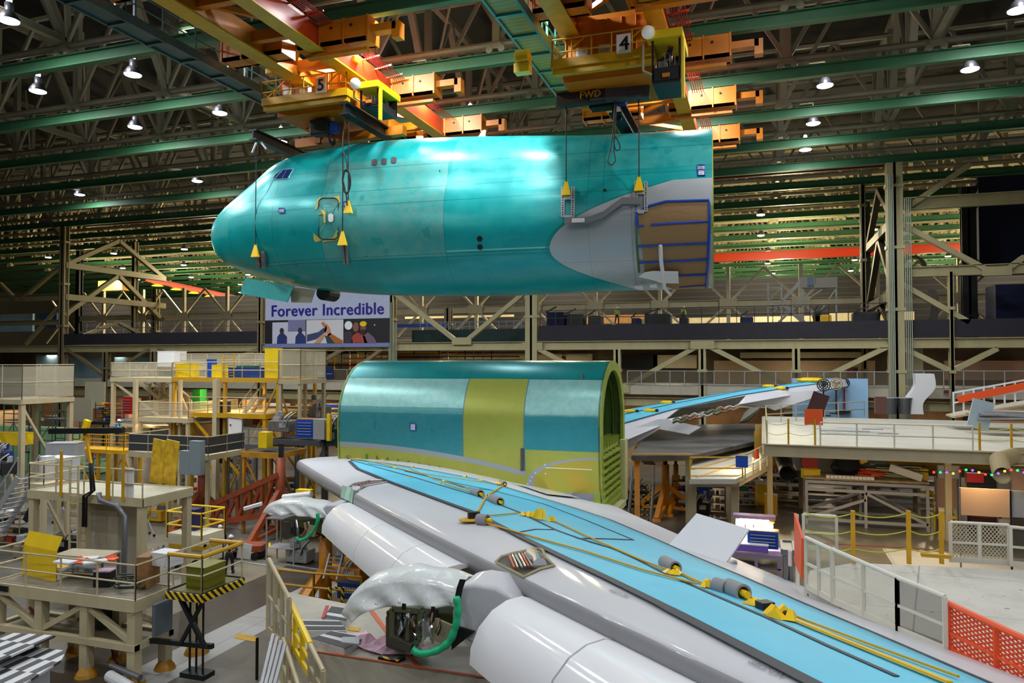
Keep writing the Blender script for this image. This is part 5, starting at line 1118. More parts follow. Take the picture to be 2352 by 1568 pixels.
p, q = PY(1855, 656, ys-.4), PY(1869, 636, ys-.4); MB().bx(p.x, q.x, ys-.42, ys-.38, p.z, q.z).ob('notice', mat('teal_grey_notice', (70, 96, 112), .5), s)
# dark blue curtains and the bits of equipment high on the right
for x0, x1, y0, y1, y, l in ((2250, 2400, 396, 628, 80, 'tall dark navy curtain wall high on the right'), (2288, 2400, 650, 742, 72, 'lower navy enclosure with a rounded door, far right of the mezzanine')):
    p, q = PY(x0, y1, y), PY(x1, y0, y); MB().bx(p.x, q.x, y, y+3, p.z, q.z).ob('curtain', navy, None, label=l, cat='curtain')
t = thing('curved_duct', 'curved brown duct arching beside the tall column', 'duct', PY(2110, 625, 74)); rr = [[PY(2098+a*math.cos(u), 622-b_*math.sin(u), 74+d) for a, b_, d in ((22, 30, 0), (34, 36, 0), (34, 36, 2), (22, 30, 2), (22, 30, 0))] for u in np.linspace(.1, 2.6, 14)]
MB().rows(rr).ob('shell', mat('duct_bronze', (92, 78, 62), .5, .4), t)
t = thing('curved_duct', 'curved grey duct standing on the mezzanine below the brown arch', 'duct', PY(2140, 740, 72)); MB().rows([[PY(2130+8*math.sin(u)+w, 665+75*v, 72+d) for w, d in ((0, 0), (20, 0), (20, 1), (0, 1), (0, 0))] for v, u in zip(np.linspace(0, 1, 8), np.linspace(0, 3, 8))]).ob('shell', mat('duct_grey', (100, 92, 86), .5), t)
r5 = random.Random(5)
NM = ['draped navy frame', 'black machine with arms', 'dark trolley', 'low dark crate', 'grey cabinet', 'dark stand', 'small blue drum', 'dark cupboard', 'covered dark engine part', 'yellow workstand']
for k, (x, w, h) in enumerate(((1255, 40, 26), (1300, 40, 22), (1350, 30, 18), (1450, 20, 12), (1480, 60, 22), (1560, 20, 14), (1700, 30, 15), (1870, 16, 28), (1960, 60, 26), (1870, 40, 20))):
    p = PY(x, 742, 70); q = PY(x+w, 742-h, 70); t = thing('mezzanine_equipment', NM[k]+' kept behind the mezzanine railing', 'equipment', p); b = MB(); b.bx(p.x, q.x, 70, 71.5, zB1t+.3, q.z); b.ob('body', yellow if k == 9 else (navy if k % 3 == 0 else dark), t, bev=.1)
    b = MB(); b.bx(p.x+.1, q.x-.1, 70, 71.5, zB1t, zB1t+.3); b.ob('base', black, t)
    b = MB(); b.beam((p.x, 69.9, q.z), (lerp(p.x, q.x, .6), 69.9, q.z+.5), .12); b.ob('arm', dark, t)
# ================================================================ people
def skinmesh(nm, pts, edges, m, par, sub=2):
    me = bpy.data.meshes.new(nm); I = MW[par].inverted(); me.from_pydata([I @ V(p[:3]) for p in pts], edges, []); o = bpy.data.objects.new(nm, me); COL.objects.link(o); o.parent = par; MW[o] = MW[par]
    me.materials.append(m); s = o.modifiers.new('skin', 'SKIN'); s.use_smooth_shade = True
    for v, p in zip(me.skin_vertices[0].data, pts): v.radius = (p[3], p[4] if len(p) > 4 else p[3]); v.use_root = False
    me.skin_vertices[0].data[0].use_root = True
    d = o.modifiers.new('sub', 'SUBSURF'); d.levels = d.render_levels = sub; return o
def person(loc, face, lab, hat, shirt, pants, vest=None, pose='stand', hgt=1.76):
    t = thing('person', lab, 'person', loc); k = hgt/1.76; f = V((math.cos(face), math.sin(face), 0)); r = V((f.y, -f.x, 0)); L = V(loc)
    def at(a, b_, z, *rad): p = L+r*a*k+f*b_*k+V((0, 0, z*k)); return (p.x, p.y, p.z)+tuple(q*k for q in rad)
    lean = {'stand': 0, 'bend': .22, 'reach': .1, 'sit': .02}[pose]
    J = {'pel': (0, 0, .95), 'w': (0, lean*.3, 1.1), 'ch': (0, lean*.8, 1.33), 'nk': (0, lean+.02, 1.47), 'hd': (0, lean+.05, 1.62), 'tp': (0, lean+.05, 1.70)}
    if pose == 'sit': leg = lambda s: [(s*.1, .02, .9), (s*.12, .42, .88), (s*.12, .46, .5), (s*.12, .58, .47)]
    else: leg = lambda s: [(s*.1, 0, .88), (s*.12, .05+.1*s, .5), (s*.13, -.03+.14*s, .09), (s*.14, .13+.14*s, .04)]
    fw_ = {'stand': .12, 'bend': .42, 'reach': .38, 'sit': .36}[pose]; hz = {'stand': .86, 'bend': .92, 'reach': 1.2, 'sit': 1.1}[pose]
    arm = lambda s: [(s*.2, lean*.9, 1.4), (s*.27, lean*.9+.04, 1.13), (s*.24, lean+fw_*.8, hz+.05), (s*.23, lean+fw_+.02, hz-.02)]
    P = [at(*J['pel'], .14, .11), at(*J['w'], .13, .1), at(*J['ch'], .15, .11), at(*J['nk'], .055), at(*J['hd'], .075, .09), at(*J['tp'], .06, .07)]; E_ = [(0, 1), (1, 2), (2, 3), (3, 4), (4, 5)]
    for s in (-1, 1):
        b0 = len(P); P += [at(*q, rr) for q, rr in zip(leg(s), (.085, .06, .045, .04))]; E_ += [(0, b0), (b0, b0+1), (b0+1, b0+2), (b0+2, b0+3)]
        b0 = len(P); P += [at(*q, rr) for q, rr in zip(arm(s), (.06, .043, .032, .035))]; E_ += [(2, b0), (b0, b0+1), (b0+1, b0+2), (b0+2, b0+3)]
        h = arm(s)[3]
        for i, (dx, ln_) in enumerate(((-.03, .07), (-.01, .08), (.01, .078), (.03, .06), (-.05, .045))):
            P += [at(h[0]+dx*.8, h[1]+.03, h[2]-.01, .011), at(h[0]+dx*1.1, h[1]+.03+ln_*.7, h[2]-.03-ln_*.4, .008)]; n = len(P); E_ += [(b0+3, n-2), (n-2, n-1)]
    skinmesh('body', P, E_, skin, t)
    Q = [at(*J['pel'], .16, .125), at(0, lean*.2, 1.03, .15, .115)]; E2 = [(0, 1)]
    for s in (-1, 1): b0 = len(Q); Q += [at(*q, rr) for q, rr in zip(leg(s)[:3], (.105, .08, .07))]; E2 += [(0, b0), (b0, b0+1), (b0+1, b0+2)]
    skinmesh('trousers', Q, E2, pants, t)
    Q = [at(0, lean*.25, 1.04, .155, .12), at(*J['w'], .15, .12), at(*J['ch'], .175, .125), at(0, lean+.01, 1.43, .09, .08)]; E2 = [(0, 1), (1, 2), (2, 3)]
    for s in (-1, 1): b0 = len(Q); Q += [at(*q, rr) for q, rr in zip(arm(s)[:3], (.075, .058, .048))]; E2 += [(2, b0), (b0, b0+1), (b0+1, b0+2)]
    sh = skinmesh('shirt', Q, E2, shirt, t)
    if vest:
        skinmesh('safety_vest', [at(0, lean*.3, 1.02, .175, .14), at(*J['w'], .17, .14), at(0, lean*.75, 1.3, .19, .145), at(0, lean*.95, 1.4, .15, .11)], [(0, 1), (1, 2), (2, 3)], vest, t)
        b = MB(); lime = mat('lime_reflective_band', (170, 220, 160), .4, emis=None)
        for z in (1.1, 1.27):
            rg = []
            for a in np.linspace(0, 2*math.pi, 17)[:-1]: rg.append(V(at(.2*math.cos(a), lean*.6+.155*math.sin(a), z)))
            b.path(rg+[rg[0]], .022*k, 4)
        for s in (-1, 1): b.path([V(at(s*.11, lean*.5-.15, 1.05)), V(at(s*.11, lean*.8-.16, 1.3)), V(at(s*.1, lean, 1.47)), V(at(s*.11, lean*.8+.15, 1.3)), V(at(s*.11, lean*.5+.15, 1.05))], .022*k, 4)
        b.ob('reflective_band', lime, t)
    hp = V(at(J['hd'][0], J['hd'][1], 1.66)); b = MB(); rw = [[hp+(r*.115*math.cos(a)*math.cos(e)+f*.135*math.sin(a)*math.cos(e)+V((0, 0, .125*math.sin(e))))*k for a in np.linspace(0, 2*math.pi, 15)[:-1]] for e in np.linspace(0, 1.45, 6)]
    b.rows(rw, True, True); b.box(hp+f*.13*k, (.2*k, .12*k, .015), face+math.pi/2); b.ob('hard_hat' if hat is not hairm else 'hair', hat, t, smooth=True)
    b = MB(); fc = V(at(0, J['hd'][1]+.085, 1.6)); b.ball(fc+f*.012, .014, 6); b.ob('nose', skin, t); 
    for s in (-1, 1): MB().ball(fc+r*s*.032*k+V((0, 0, .03*k)), .011, 6).ob('eye', dark, t); MB().ball(V(at(s*.085, J['hd'][1], 1.6)), .022, 6, (.5, 1, 1.3)).ob('ear', skin, t)
    MB().box(fc+V((0, 0, -.04*k)), (.05*k, .012, .01), face-math.pi/2).ob('mouth', mat('lip_tone', (130, 70, 60), .6), t)
    for s in (-1, 1): q = leg(s); MB().beam(V(at(*q[2]))-V((0, 0, .03))-f*.05, V(at(*q[3]))+V((0, 0, .015))+f*.03, .1*k, .1*k).ob('shoe', black, t, bev=.03)
    return t
hairm = mat('dark_hair', (30, 22, 18), .7)
denim = mat('dark_blue_trousers', (34, 44, 74), .8); blk = mat('black_cloth', (24, 24, 28), .8); gsh = mat('grey_shirt', (98, 96, 102), .8); bsh = mat('mid_blue_shirt', (40, 90, 170), .8); hw = mat('white_hard_hat', (232, 232, 236), .3); ho = mat('orange_hard_hat', (240, 90, 30), .35)
def feet(px, py): return PZ(px, py, 0)
person(feet(448, 1178), 1.2, 'person in a grey shirt and orange cap standing beside the rust red jack', ho, gsh, denim, None, 'stand')
person(feet(504, 1290), 2.2, 'person in a white hard hat and black vest with green bands, farther of the pair', hw, blk, blk, blk, 'bend')
person(feet(526, 1318), 2.0, 'person in a white hard hat and black vest bending forward, nearer of the pair', hw, gsh, blk, blk, 'bend')
person(PY(268, 1021, 40), .1, 'person in a white hard hat and blue sleeves on the yellow railed stand', hw, bsh, blk, blk, 'reach')
person(PY(60, 1040, 40), .6, 'person in a blue cap and pale overalls among the ladders', mat('blue_cap', (30, 80, 180), .6), lgsh if 0 else mat('pale_overalls', (150, 156, 164), .8), mat('pale_overalls', (150, 156, 164)), None, 'bend')
pcab = PY(1540, 172, 31.3); person(pcab-V((0, 0, .35)), 3.6, 'person sitting at the controls inside the cab of crane four', hairm, mat('plum_shirt', (66, 56, 80), .8), blk, None, 'sit')
for (px, l) in ((1417, 'person in a lime vest far off behind the mezzanine railing'), (1570, 'second person in a lime vest behind the mezzanine railing')):
    person(PY(px, 744, 76), 1., l, hw, mat('lime_vest', (170, 230, 30), .6), blk, None, 'stand')
# ================================================================ stands, decks and stairs
NOM = None
def stand(lab, x0, x1, y0, y1, z, m=cream, dm=None, h=1.1, legs=2, rails='nesw', low=0, inf=None, edge=.28, rm=None, name='work_platform', cat='work platform', base=0., lw=.22, brace=1, mid=(.5,), foot=0):
    x0, x1 = min(x0, x1), max(x0, x1); y0, y1 = min(y0, y1), max(y0, y1)
    t = thing(name, lab, cat, ((x0+x1)/2, (y0+y1)/2, base)); rm = rm or m
    MB().bx(x0, x1, y0, y1, z-.06, z).ob('deck', dm or m, t)
    b = MB(); b.bx(x0-.02, x1+.02, y0-.06, y0, z-edge, z+.04); b.bx(x0-.02, x1+.02, y1, y1+.06, z-edge, z+.04); b.bx(x0-.06, x0, y0, y1, z-edge, z+.04); b.bx(x1, x1+.06, y0, y1, z-edge, z+.04); b.bx(x0, x1, y0, y0+.14, z-edge, z-edge+.05); b.ob('edge_beam', m, t)
    c = [V((x0, y0, z)), V((x1, y0, z)), V((x1, y1, z)), V((x0, y1, z))]
    for k, s in enumerate('senw'):
        s = 'senw'[k]
        if s in rails:
            p, q = c[k], c[(k+1) % 4]; rail_set(t, [p, q], h, rm, 'guard_rail', 1.5, .032, mid)
            if inf: b = MB(); w = V((0, 0, 1)); b.add([p+w*.1, q+w*.1, q+w*h*.96, p+w*h*.96], [(0, 1, 2, 3)]); b.ob('mesh_panel', inf, t, sol=.008)
    xs_ = [lerp(x0+lw/2, x1-lw/2, k/(legs-1)) for k in range(legs)] if legs > 1 else []
    for i, x in enumerate(xs_):
        for y in (y0+lw/2, y1-lw/2):
            g = MB().bx(x-lw/2, x+lw/2, y-lw/2, y+lw/2, base, z-edge+.02).ob('leg', m, t)
            if foot: MB().lathe([(.1, .32), (.16, .3), (.3, .1), (.34, 0), (.02, 0)], (x, y, base), n=14).ob('jack_foot', mat('ochre_jack_paint', (186, 130, 22), .5, var=.2), g)
    if brace and legs > 1:
        for i in range(legs-1):
            b = MB(); zt = z-edge; zb = base+(low or .4)
            if i % 2 == 0: b.beam((xs_[i], y0+.12, zt), (xs_[i+1], y0+.12, zb), lw*.55)
            else: b.beam((xs_[i], y0+.12, zb), (xs_[i+1], y0+.12, zt), lw*.55)
            b.ob('brace', m, t)
        b = MB(); b.beam((x1-.1, y0, z-edge), (x1-.1, y1, base+(low or .4)), lw*.5); b.ob('brace', m, t)
    if low:
        b = MB(); zb = base+low; b.bx(x0-.03, x1+.03, y0-.03, y0+.18, zb-.2, zb); b.bx(x0-.03, x1+.03, y1-.18, y1+.03, zb-.2, zb); b.bx(x0-.03, x0+.18, y0-.02, y1+.02, zb-.19, zb-.01); b.bx(x1-.18, x1+.03, y0-.02, y1+.02, zb-.19, zb-.01); b.ob('lower_frame', m, t)
        MB().bx(x0+.1, x1-.1, y0+.1, y1-.1, zb-.16, zb-.1).ob('lower_deck', creamd, t)
    return t
def ladder(par, p, q, w, m, n=None, name='ladder', lab=None, side=(1, 0, 0)):
    p, q, s = V(p), V(q), V(side)*w/2; b = MB(); b.beam(p-s, q-s, .06); b.beam(p+s, q+s, .06); n = n or int((q-p).length/.3)
    for k in range(1, n): c = p.lerp(q, k/n); b.beam(c-s, c+s, .04)
    return b.ob(name, m, par) if par is not None else b.ob(name, m, None, label=lab, cat='ladder')
def stairs(lab, p, q, w, side, m, tm, rm, name='stairs'):
    p, q, s = V(p), V(q), V(side).normalized(); t = thing(name, lab, 'stairs', p); n = max(3, int((q.z-p.z)/.24))
    for sg in (-1, 1): MB().beam(p+s*sg*w/2, q+s*sg*w/2, .06, .26).ob('stringer', m, t); MB().tube(p+s*sg*w/2+V((0, 0, 1)), q+s*sg*w/2+V((0, 0, 1)), .035, 6).ob('handrail', rm, t)
    for k in range(n):
        c = p.lerp(q, (k+.5)/n); d = (q-p); d.z = 0; d = d.normalized()
        b = MB(); b.add([c-s*w/2-d*.13, c+s*w/2-d*.13, c+s*w/2+d*.13, c-s*w/2+d*.13], [(0, 1, 2, 3)]); b.ob('tread', tm, t, sol=.04)
    b = MB()
    for sg in (-1, 1):
        for u in (0, .33, .66, 1): c = p.lerp(q, u)+s*sg*w/2; b.tube(c, c+V((0, 0, 1)), .03, 5)
    b.ob('baluster', rm, t); return t
ydeck = mat('yellow_deck', (222, 172, 30), .5, var=.1)
hz = lambda t, b, c: (lambda C: t.links.new(mixc(t, (C[0]+C[1]+C[2]).mod(.24).lt(.12), c, lin((20, 20, 20))).k, b.inputs['Base Color']))(coords(t))
hazard = mat('black_yellow_stripes', (236, 196, 30), .5, fn=hz)
# --- big cream stand at the bottom left
za = 2.6; pc = PZ(310, 1381, za); pl = PZ(21, 1326, za); yb = PZ(402, 1348, za).y
A = stand('large cream work stand with yellow sheet on it, at the bottom left', pl.x, pc.x, pc.y, yb, za, crwarm, mat('worn_deck', (136, 126, 106), .6, var=.25, vs=2), 1.1, 4, 'sew', 1.25, None, .34, None, 'work_platform', 'work platform', 0, .3, 1, (.5,), 1)
xa0, xa1, ya = pl.x, pc.x, pc.y
def onA(px, py): return PZ(px, py, za)
b = MB(); p, q = onA(36, 1322), onA(112, 1340); b.rows([[p+V((0, .25, 0)), q+V((0, .25, 0))], [p+V((0, .28, 1.0)), q+V((0, .28, 1.0))], [p+V((.05, .45, 1.45)), q+V((.05, .45, 1.45))]]); b.ob('yellow_sheet', bright, None, label='bright yellow sheet standing on the big cream stand', cat='sheet', sol=.03)
def box_at(nm, lab, cat, p, d, m, rz=0, top=None, bev=.02, grp=None, part='lid'):
    t = thing(nm, lab, cat, p, 0, grp); MB().box(V(p)+V((0, 0, d[2]/2)), d, rz).ob('body', m, t, bev=bev); MB().box(V(p)+V((0, 0, d[2]+.02)), (d[0]*1.02, d[1]*1.02, .04), rz).ob(part, top or m, t); return t
def gadget(kind, lab, p, w, d, h_, m1, m2, seed=0):
    r = random.Random(seed); p = V(p); t = thing(kind, lab, kind.replace('_', ' '), p); MB().box(p+V((0, 0, h_*.3)), (w, d, h_*.5)).ob('body', m1, t, bev=.03)
    b = MB(); [b.beam(p+V((sx*w*.42, sy*d*.4, 0)), p+V((sx*w*.42, sy*d*.4, h_*.12)), .07) for sx in (-1, 1) for sy in (-1, 1)]; b.ob('base', dark, t)
    for k in range(5): x, z = r.uniform(-.4, .4)*w, r.uniform(.5, .85)*h_; MB().box(p+V((x, r.uniform(-.3, .3)*d, z)), (r.uniform(.12, .35)*w, r.uniform(.2, .5)*d, r.uniform(.12, .4)*h_), r.uniform(0, .5)).ob('fitting', [m1, m2, grey][k % 3], t, bev=.02)
    for k in range(3): x = r.uniform(-.4, .4)*w; MB().path(curve3([p+V((x, -d*.5, h_*.3)), p+V((x+.15*w, -d*.6, h_*.7)), p+V((x+.3*w, -d*.2, h_*.95))], 4), .025+.01*k, 6).ob('pipe', [rubber, m2, lgrey][k], t)
    MB().tube(p+V((-.3*w, 0, h_*.55)), p+V((-.3*w, 0, h_)), .05, 8).ob('mast', m2, t); MB().box(p+V((.2*w, -d*.52, h_*.35)), (w*.3, .03, h_*.2)).ob('access_panel', m2, t); return t
def rack(kind, lab, p, w, d, h_, m, seed=0, n=4):
    r = random.Random(seed); p = V(p); t = thing(kind, lab, kind.replace('_', ' '), p)
    for sx in (-1, 1):
        for sy in (-1, 1): MB().beam(p+V((sx*w/2, sy*d/2, 0)), p+V((sx*w/2, sy*d/2, h_)), .05).ob('upright', m, t)
    for k in range(n):
        z = h_*(k+.3)/n; MB().box(p+V((0, 0, z)), (w, d, .04)).ob('shelf', m, t)
        for j in range(3): MB().box(p+V((lerp(-w*.33, w*.33, j/2), 0, z+.02+h_*.25/n)), (w*r.uniform(.15, .28), d*.7, h_*r.uniform(.25, .5)/n)).ob('bin', r.choice([brown, bluep, redp, grey, paper, yellow, dark]), t)
    return t
def table_at(lab, p, d, m, tm, rz=0, nm='work_table'):
    t = thing(nm, lab, 'table', p); MB().box(V(p)+V((0, 0, d[2])), (d[0], d[1], .06), rz).ob('table_top', tm, t)
    for sx in (-1, 1):
        for sy in (-1, 1): c = V(p)+Matrix.Rotation(rz, 3, 'Z') @ V((sx*(d[0]/2-.06), sy*(d[1]/2-.06), 0)); MB().beam(c, c+V((0, 0, d[2])), .06).ob('leg', m, t)
    b = MB(); b.box(V(p)+V((0, 0, d[2]*.35)), (d[0]*.9, d[1]*.9, .03), rz); b.ob('shelf', m, t); return t
table_at('low table with papers and orange wedges on the big cream stand', onA(200, 1325), (1.9, .9, .8), grey, cream, .15)
for k, (px, py) in enumerate(((155, 1288), (170, 1292), (230, 1284))): p = PZ(px, py, za+.85); MB().poly([p, p+V((.5, .1, 0)), p+V((.45, .35, .02)), p+V((.2, .3, .12))], .05).ob('foam_wedge', safor, None, label=['orange wedge at the near end of the paper strewn table', 'second orange wedge beside it on the table', 'orange wedge at the far end of the paper strewn table'][k], cat='wedge')
for k, (px, py) in enumerate(((150, 1290), (200, 1282), (218, 1290))): p = PZ(px, py, za+.86); MB().box(p, (.7, .35, .08), k*.5).ob('paper_pile', paper, None, label=['cream papers at the near end of the table on the big stand', 'white papers in the middle of that table', 'torn papers at the far end of that table'][k], cat='papers', bev=.02)
box_at('wood_panel', 'brown open case leaning on the big cream stand beside the lift', 'case', onA(340, 1345), (.4, .8, 1.0), wood, .3, brown)
box_at('tool_bag', 'pink and dark tool bag on the floor of the big cream stand', 'bag', onA(240, 1345), (.55, .4, .5), dark, .3, mat('pink_cloth', (226, 186, 206), .7))
MB().path([onA(300, 1352)+V((.45*math.cos(a)*(1+.3*math.sin(a*2.3)), .35*math.sin(a)*(1+.2*math.cos(a*1.7)), .06+.012*a)) for a in np.linspace(0, 30, 140)], .028, 5).ob('cable_heap', mat('dark_cable', (52, 54, 40), .6), None, label='tangled heap of cables at the corner of the big cream stand', cat='cables')
b = MB(); [b.bx(xa0+.4+k*.1, xa0+.45+k*.1, ya-.12, ya-.07, za-.2, za-.02) for k in range(5)]; b.ob('stencil', dark, A)
box_at('control_box', 'dark cabinet hung under the big cream stand', 'cabinet', V((lerp(xa0, xa1, .55), ya+1.2, .9)), (.9, .6, 1.2), mat('dark_grey_cabinet', (66, 68, 70), .5))
box_at('electric_cabinet', 'blue-grey electric box on the right side of the big cream stand', 'electric box', V((xa1+.3, ya+.8, 1.4)), (.12, .75, .95), mat('blue_grey_box', (110, 120, 128), .5))
hose(curve3([PZ(255, 1475, .6), PZ(262, 1510, .3), PZ(275, 1530, .2), PZ(283, 1545, .1)]), .04, mat('dark_red_hose', (140, 40, 36), .6), 'air_hose', None, label='dark red hose dropping from the big cream stand', cat='hose')
hose(curve3([PZ(68, 1395, 1.5), PZ(80, 1408, 1.4), PZ(98, 1415, 1.35)]), .05, mat('dark_red_hose', (140, 40, 36)), 'air_hose', None, label='short red hose inside the lower frame of the big cream stand', cat='hose')
# actuator tubes at the foot of the stand
t = thing('pneumatic_actuator', 'wrapped grey actuator tubes lying at the bottom edge by the cream leg', 'actuator', PZ(290, 1550, .1))
for k, (a, c, r_, m) in enumerate((((255, 1528), (322, 1556), .09, grey), ((252, 1552), (300, 1580), .17, film2), ((300, 1530), (326, 1560), .06, lgrey))): MB().tube(PZ(*a, .5-.1*k), PZ(*c, .5-.1*k), r_, 12).ob('cylinder', m, t)
# yellow and black lift platform at the right of the stand
zl = 3.0; L0, L1 = PZ(408, 1352, zl), PZ(548, 1318, zl)
L1 = PZ(463, 1366, zl); L2 = PZ(542, 1326, zl); x0, x1, y0, y1 = L1.x-1.25, L1.x, L1.y, L2.y
Lp = stand('yellow railed lift platform with black and yellow striped edge', x0, x1, y0, y1, zl, black, mat('olive_deck', (110, 104, 40), .6), 1.1, 0, 'sew', 0, None, .2, crwarm, 'lift_platform', 'lift platform', 0, .3, 0)
MB().bx(x0, x1+.08, y0-.12, y0-.07, zl-.2, zl+.03).ob('striped_edge', hazard, Lp); MB().bx(x1+.07, x1+.12, y0-.1, y1, zl-.2, zl+.03).ob('striped_edge', hazard, Lp)
b = MB(); b.tube((x1, y0, zl+1.12), (x1, y1, zl+1.12), .07, 8); b.tube((x0, y0, zl+1.12), (x1, y0, zl+1.12), .07, 8); b.tube((x0, y1, zl+1.12), (x1, y1, zl+1.12), .07, 8); b.ob('yellow_top_rail', yellow, Lp)
c = PZ(452, 1498, 0); g = MB().bx(c.x-.17, c.x+.17, c.y-.17, c.y+.17, .3, zl-.2).ob('leg', crwarm, Lp); MB().lathe([(.1, .4), (.2, .36), (.36, .14), (.42, 0), (.02, 0)], (c.x, c.y, 0), n=16).ob('jack_foot', mat('ochre_jack_paint', (186, 130, 22)), g)
b = MB(); b.beam((x0+.2, y0+.3, zl-.3), (x1-.1, y0+.3, 1.3), .12); b.beam((x1-.2, y0+.3, zl-.3), (x0+.2, y0+.3, 1.3), .1); b.beam((x1, y0+.5, 1.3), (xa1, y0+.5, 1.2), .14); [b.tube((x0+.3+k*.25, y0+.6, .3), (x0+.3+k*.25, y0+.6, zl-.2), .035, 6) for k in range(3)]; b.bx(x0+.1, x0+1.0, y0+.4, y0+.9, .25, .4); b.ob('lift_mast', dark, Lp)
box_at('tool_bin', 'olive green bin on the yellow lift platform', 'bin', V(((x0+x1)/2, (y0+y1)/2, zl)), (.7, .95, .62), mat('olive_bin', (116, 116, 20), .5))
# scissor lift behind it
q = PZ(432, 1306, 0); sl = thing('scissor_lift', 'yellow scissor lift with white base beside the two workers in vests', 'lift', q); zz = 1.15
MB().bx(q.x-1.0, q.x+.85, q.y, q.y+1.4, .25, .95).ob('chassis', mat('cream_machine_paint', (214, 208, 180), .45), sl, bev=.05); MB().bx(q.x-1.1, q.x+.85, q.y-.1, q.y+1.5, .95, 1.15).ob('deck', yellow, sl)
b = MB(); [b.beam((q.x-.9+s, q.y+.1, 1.15), (q.x+.9-s, q.y+.1, zz), .1) for s in (0, .2)]; b.beam((q.x+.9, q.y+.15, 1.15), (q.x-.9, q.y+.15, zz), .1); b.ob('scissor_arm', dark, sl); MB().bx(q.x-1.2, q.x+.85, q.y-.1, q.y+1.5, zz, zz+.5).ob('cage_base', mat('cream_machine_paint', (214, 208, 180)), sl)
rail_set(sl, [(q.x-1.2, q.y-.1, zz+.3), (q.x+.85, q.y-.1, zz+.3), (q.x+.85, q.y+1.5, zz+.3), (q.x-1.2, q.y+1.5, zz+.3)], 1.25, bright, 'cage_rail', 1.2, .05, (.5,), True)
for k in range(4): MB().lathe([(.02, -.1), (.24, -.1), (.24, .1), (.02, .1)], (q.x-.8+1.3*(k % 2), q.y+(0 if k < 2 else 1.4), .24), (0, 1, 0), 14).ob('wheel', rubber, sl)
box_at('tool_chest', 'dark blue tool chest in the cage of the scissor lift', 'tool chest', V((q.x-.6, q.y+.9, zz+.5)), (.8, .6, 1.0), mat('dark_blue_chest', (34, 30, 84), .5))
# --- cream tower with ladder behind the stand
zb = 4.7; p0, p1 = PZ(107, 1119, zb), PZ(327, 1146, zb)
B = stand('cream tower platform with ladder, yellow posts and pipework, left of the hall', p0.x, p1.x, p1.y, p1.y+2.6, zb, crwarm, mat('pale_deck', (190, 184, 160), .6, var=.1), 1.1, 3, 'sw', 0, None, .3, None, 'work_platform', 'work platform', 0, .26, 0)
ladder(B, (PY(170, 1280, p1.y-.3).x, p1.y-.3, .2), (PY(170, 1100, p1.y-.3).x, p1.y-.3, zb+1.2), .42, crwarm)
MB().bx(p1.x+.08, PZ(402, 1118, zb).x, p1.y, p1.y+2.4, zb-.3, zb-.012).ob('side_deck', crwarm, B)
for k, (px, pyt, pyb) in enumerate(((276, 1040, 1130), (324, 1040, 1130), (281, 1040, 1130), (130, 1035, 1110))): x = PZ(px, 1135, zb).x; MB().bx(x-.04, x+.04, p1.y-.14, p1.y-.06, zb-.1, zb+1.7).ob('yellow_post', yellow, B)
MB().bx(PY(287, 1100, p1.y+.1).x, PY(308, 1100, p1.y+.1).x, p1.y+.05, p1.y+.1, zb, zb+1.15).ob('white_panel', paper, B)
x = PZ(240, 1140, zb).x
hose([(x, p1.y-.3, zb+.2), (x+.05, p1.y-.3, zb-.1), (x+.9, p1.y-.3, zb-.25), (x+1.3, p1.y-.3, zb-.6), (x+1.3, p1.y-.3, .6)], .1, mat('grey_duct_pipe', (128, 130, 138), .35, .5), 'air_pipe', B)
hose([(x-.6, p1.y-.2, zb+1.3), (x-.5, p1.y-.2, zb+.2), (x-.9, p1.y-.2, zb), (x-.9, p1.y-.2, zb-1.2)], .05, rubber, 'hose', B); hose([(x-.5, p1.y-.2, zb+1.3), (x-.35, p1.y-.2, zb+.25), (x-.75, p1.y-.2, zb-.05), (x-.75, p1.y-.2, zb-1.2)], .05, rubber, 'hose', B)
x = PY(258, 1180, p1.y+1).x; box_at('hopper', 'tall pale hopper column beneath the cream tower platform', 'hopper', V((x, p1.y+1.2, 1.4)), (1.4, 1.2, 3.0), mat('pale_hopper', (176, 168, 148), .5)); table_at('orange-yellow frame table under the tall pale hopper', V((x, p1.y+1.2, 0)), (2.6, 1.6, 1.4), yellow, lgrey)
table_at('yellow framed floor cart left of the hopper', V((x-3.2, p1.y+2.2, 0)), (2.4, 1.2, 1.1), yellow, yellow)
# yellow loading plates
for (a, c, h_, l) in ((362, 1110, 1.9, 'worn yellow plate standing on the side deck, nearest the aisle'), (392, 1113, 1.9, 'second worn yellow plate beside it at the deck end')):
    p = PZ(a, c, zb); MB().box(p+V((0, 0, h_/2)), (.75, .06, h_), -.1, .12).ob('loading_plate', mat('worn_yellow', (212, 170, 30), .5, var=.35, vs=3), None, label=l, cat='plate')
# boarding stairs far left
wsa = mat('bare_aluminium_stair', (176, 178, 182), .35, .4)
stairs('pale aluminium stairs climbing to the left edge beside the cream tower', PY(-20, 1230, 28), PY(66, 1092, 28.6), 1.2, (0, 1, 0), wsa, lgrey, lgrey)
stand('small cream landing at the head of the aluminium stairs', PY(68, 1110, 28).x, PY(100, 1110, 28).x, 28, 29.6, PY(80, 1112, 28).z, crwarm, None, 1.1, 2, 'se', 0, meshw)
MB().beam(PY(62, 1195, 29), PY(98, 1120, 29), .3).ob('prop', black, None, label='black diagonal prop behind the aluminium stairs', cat='prop')
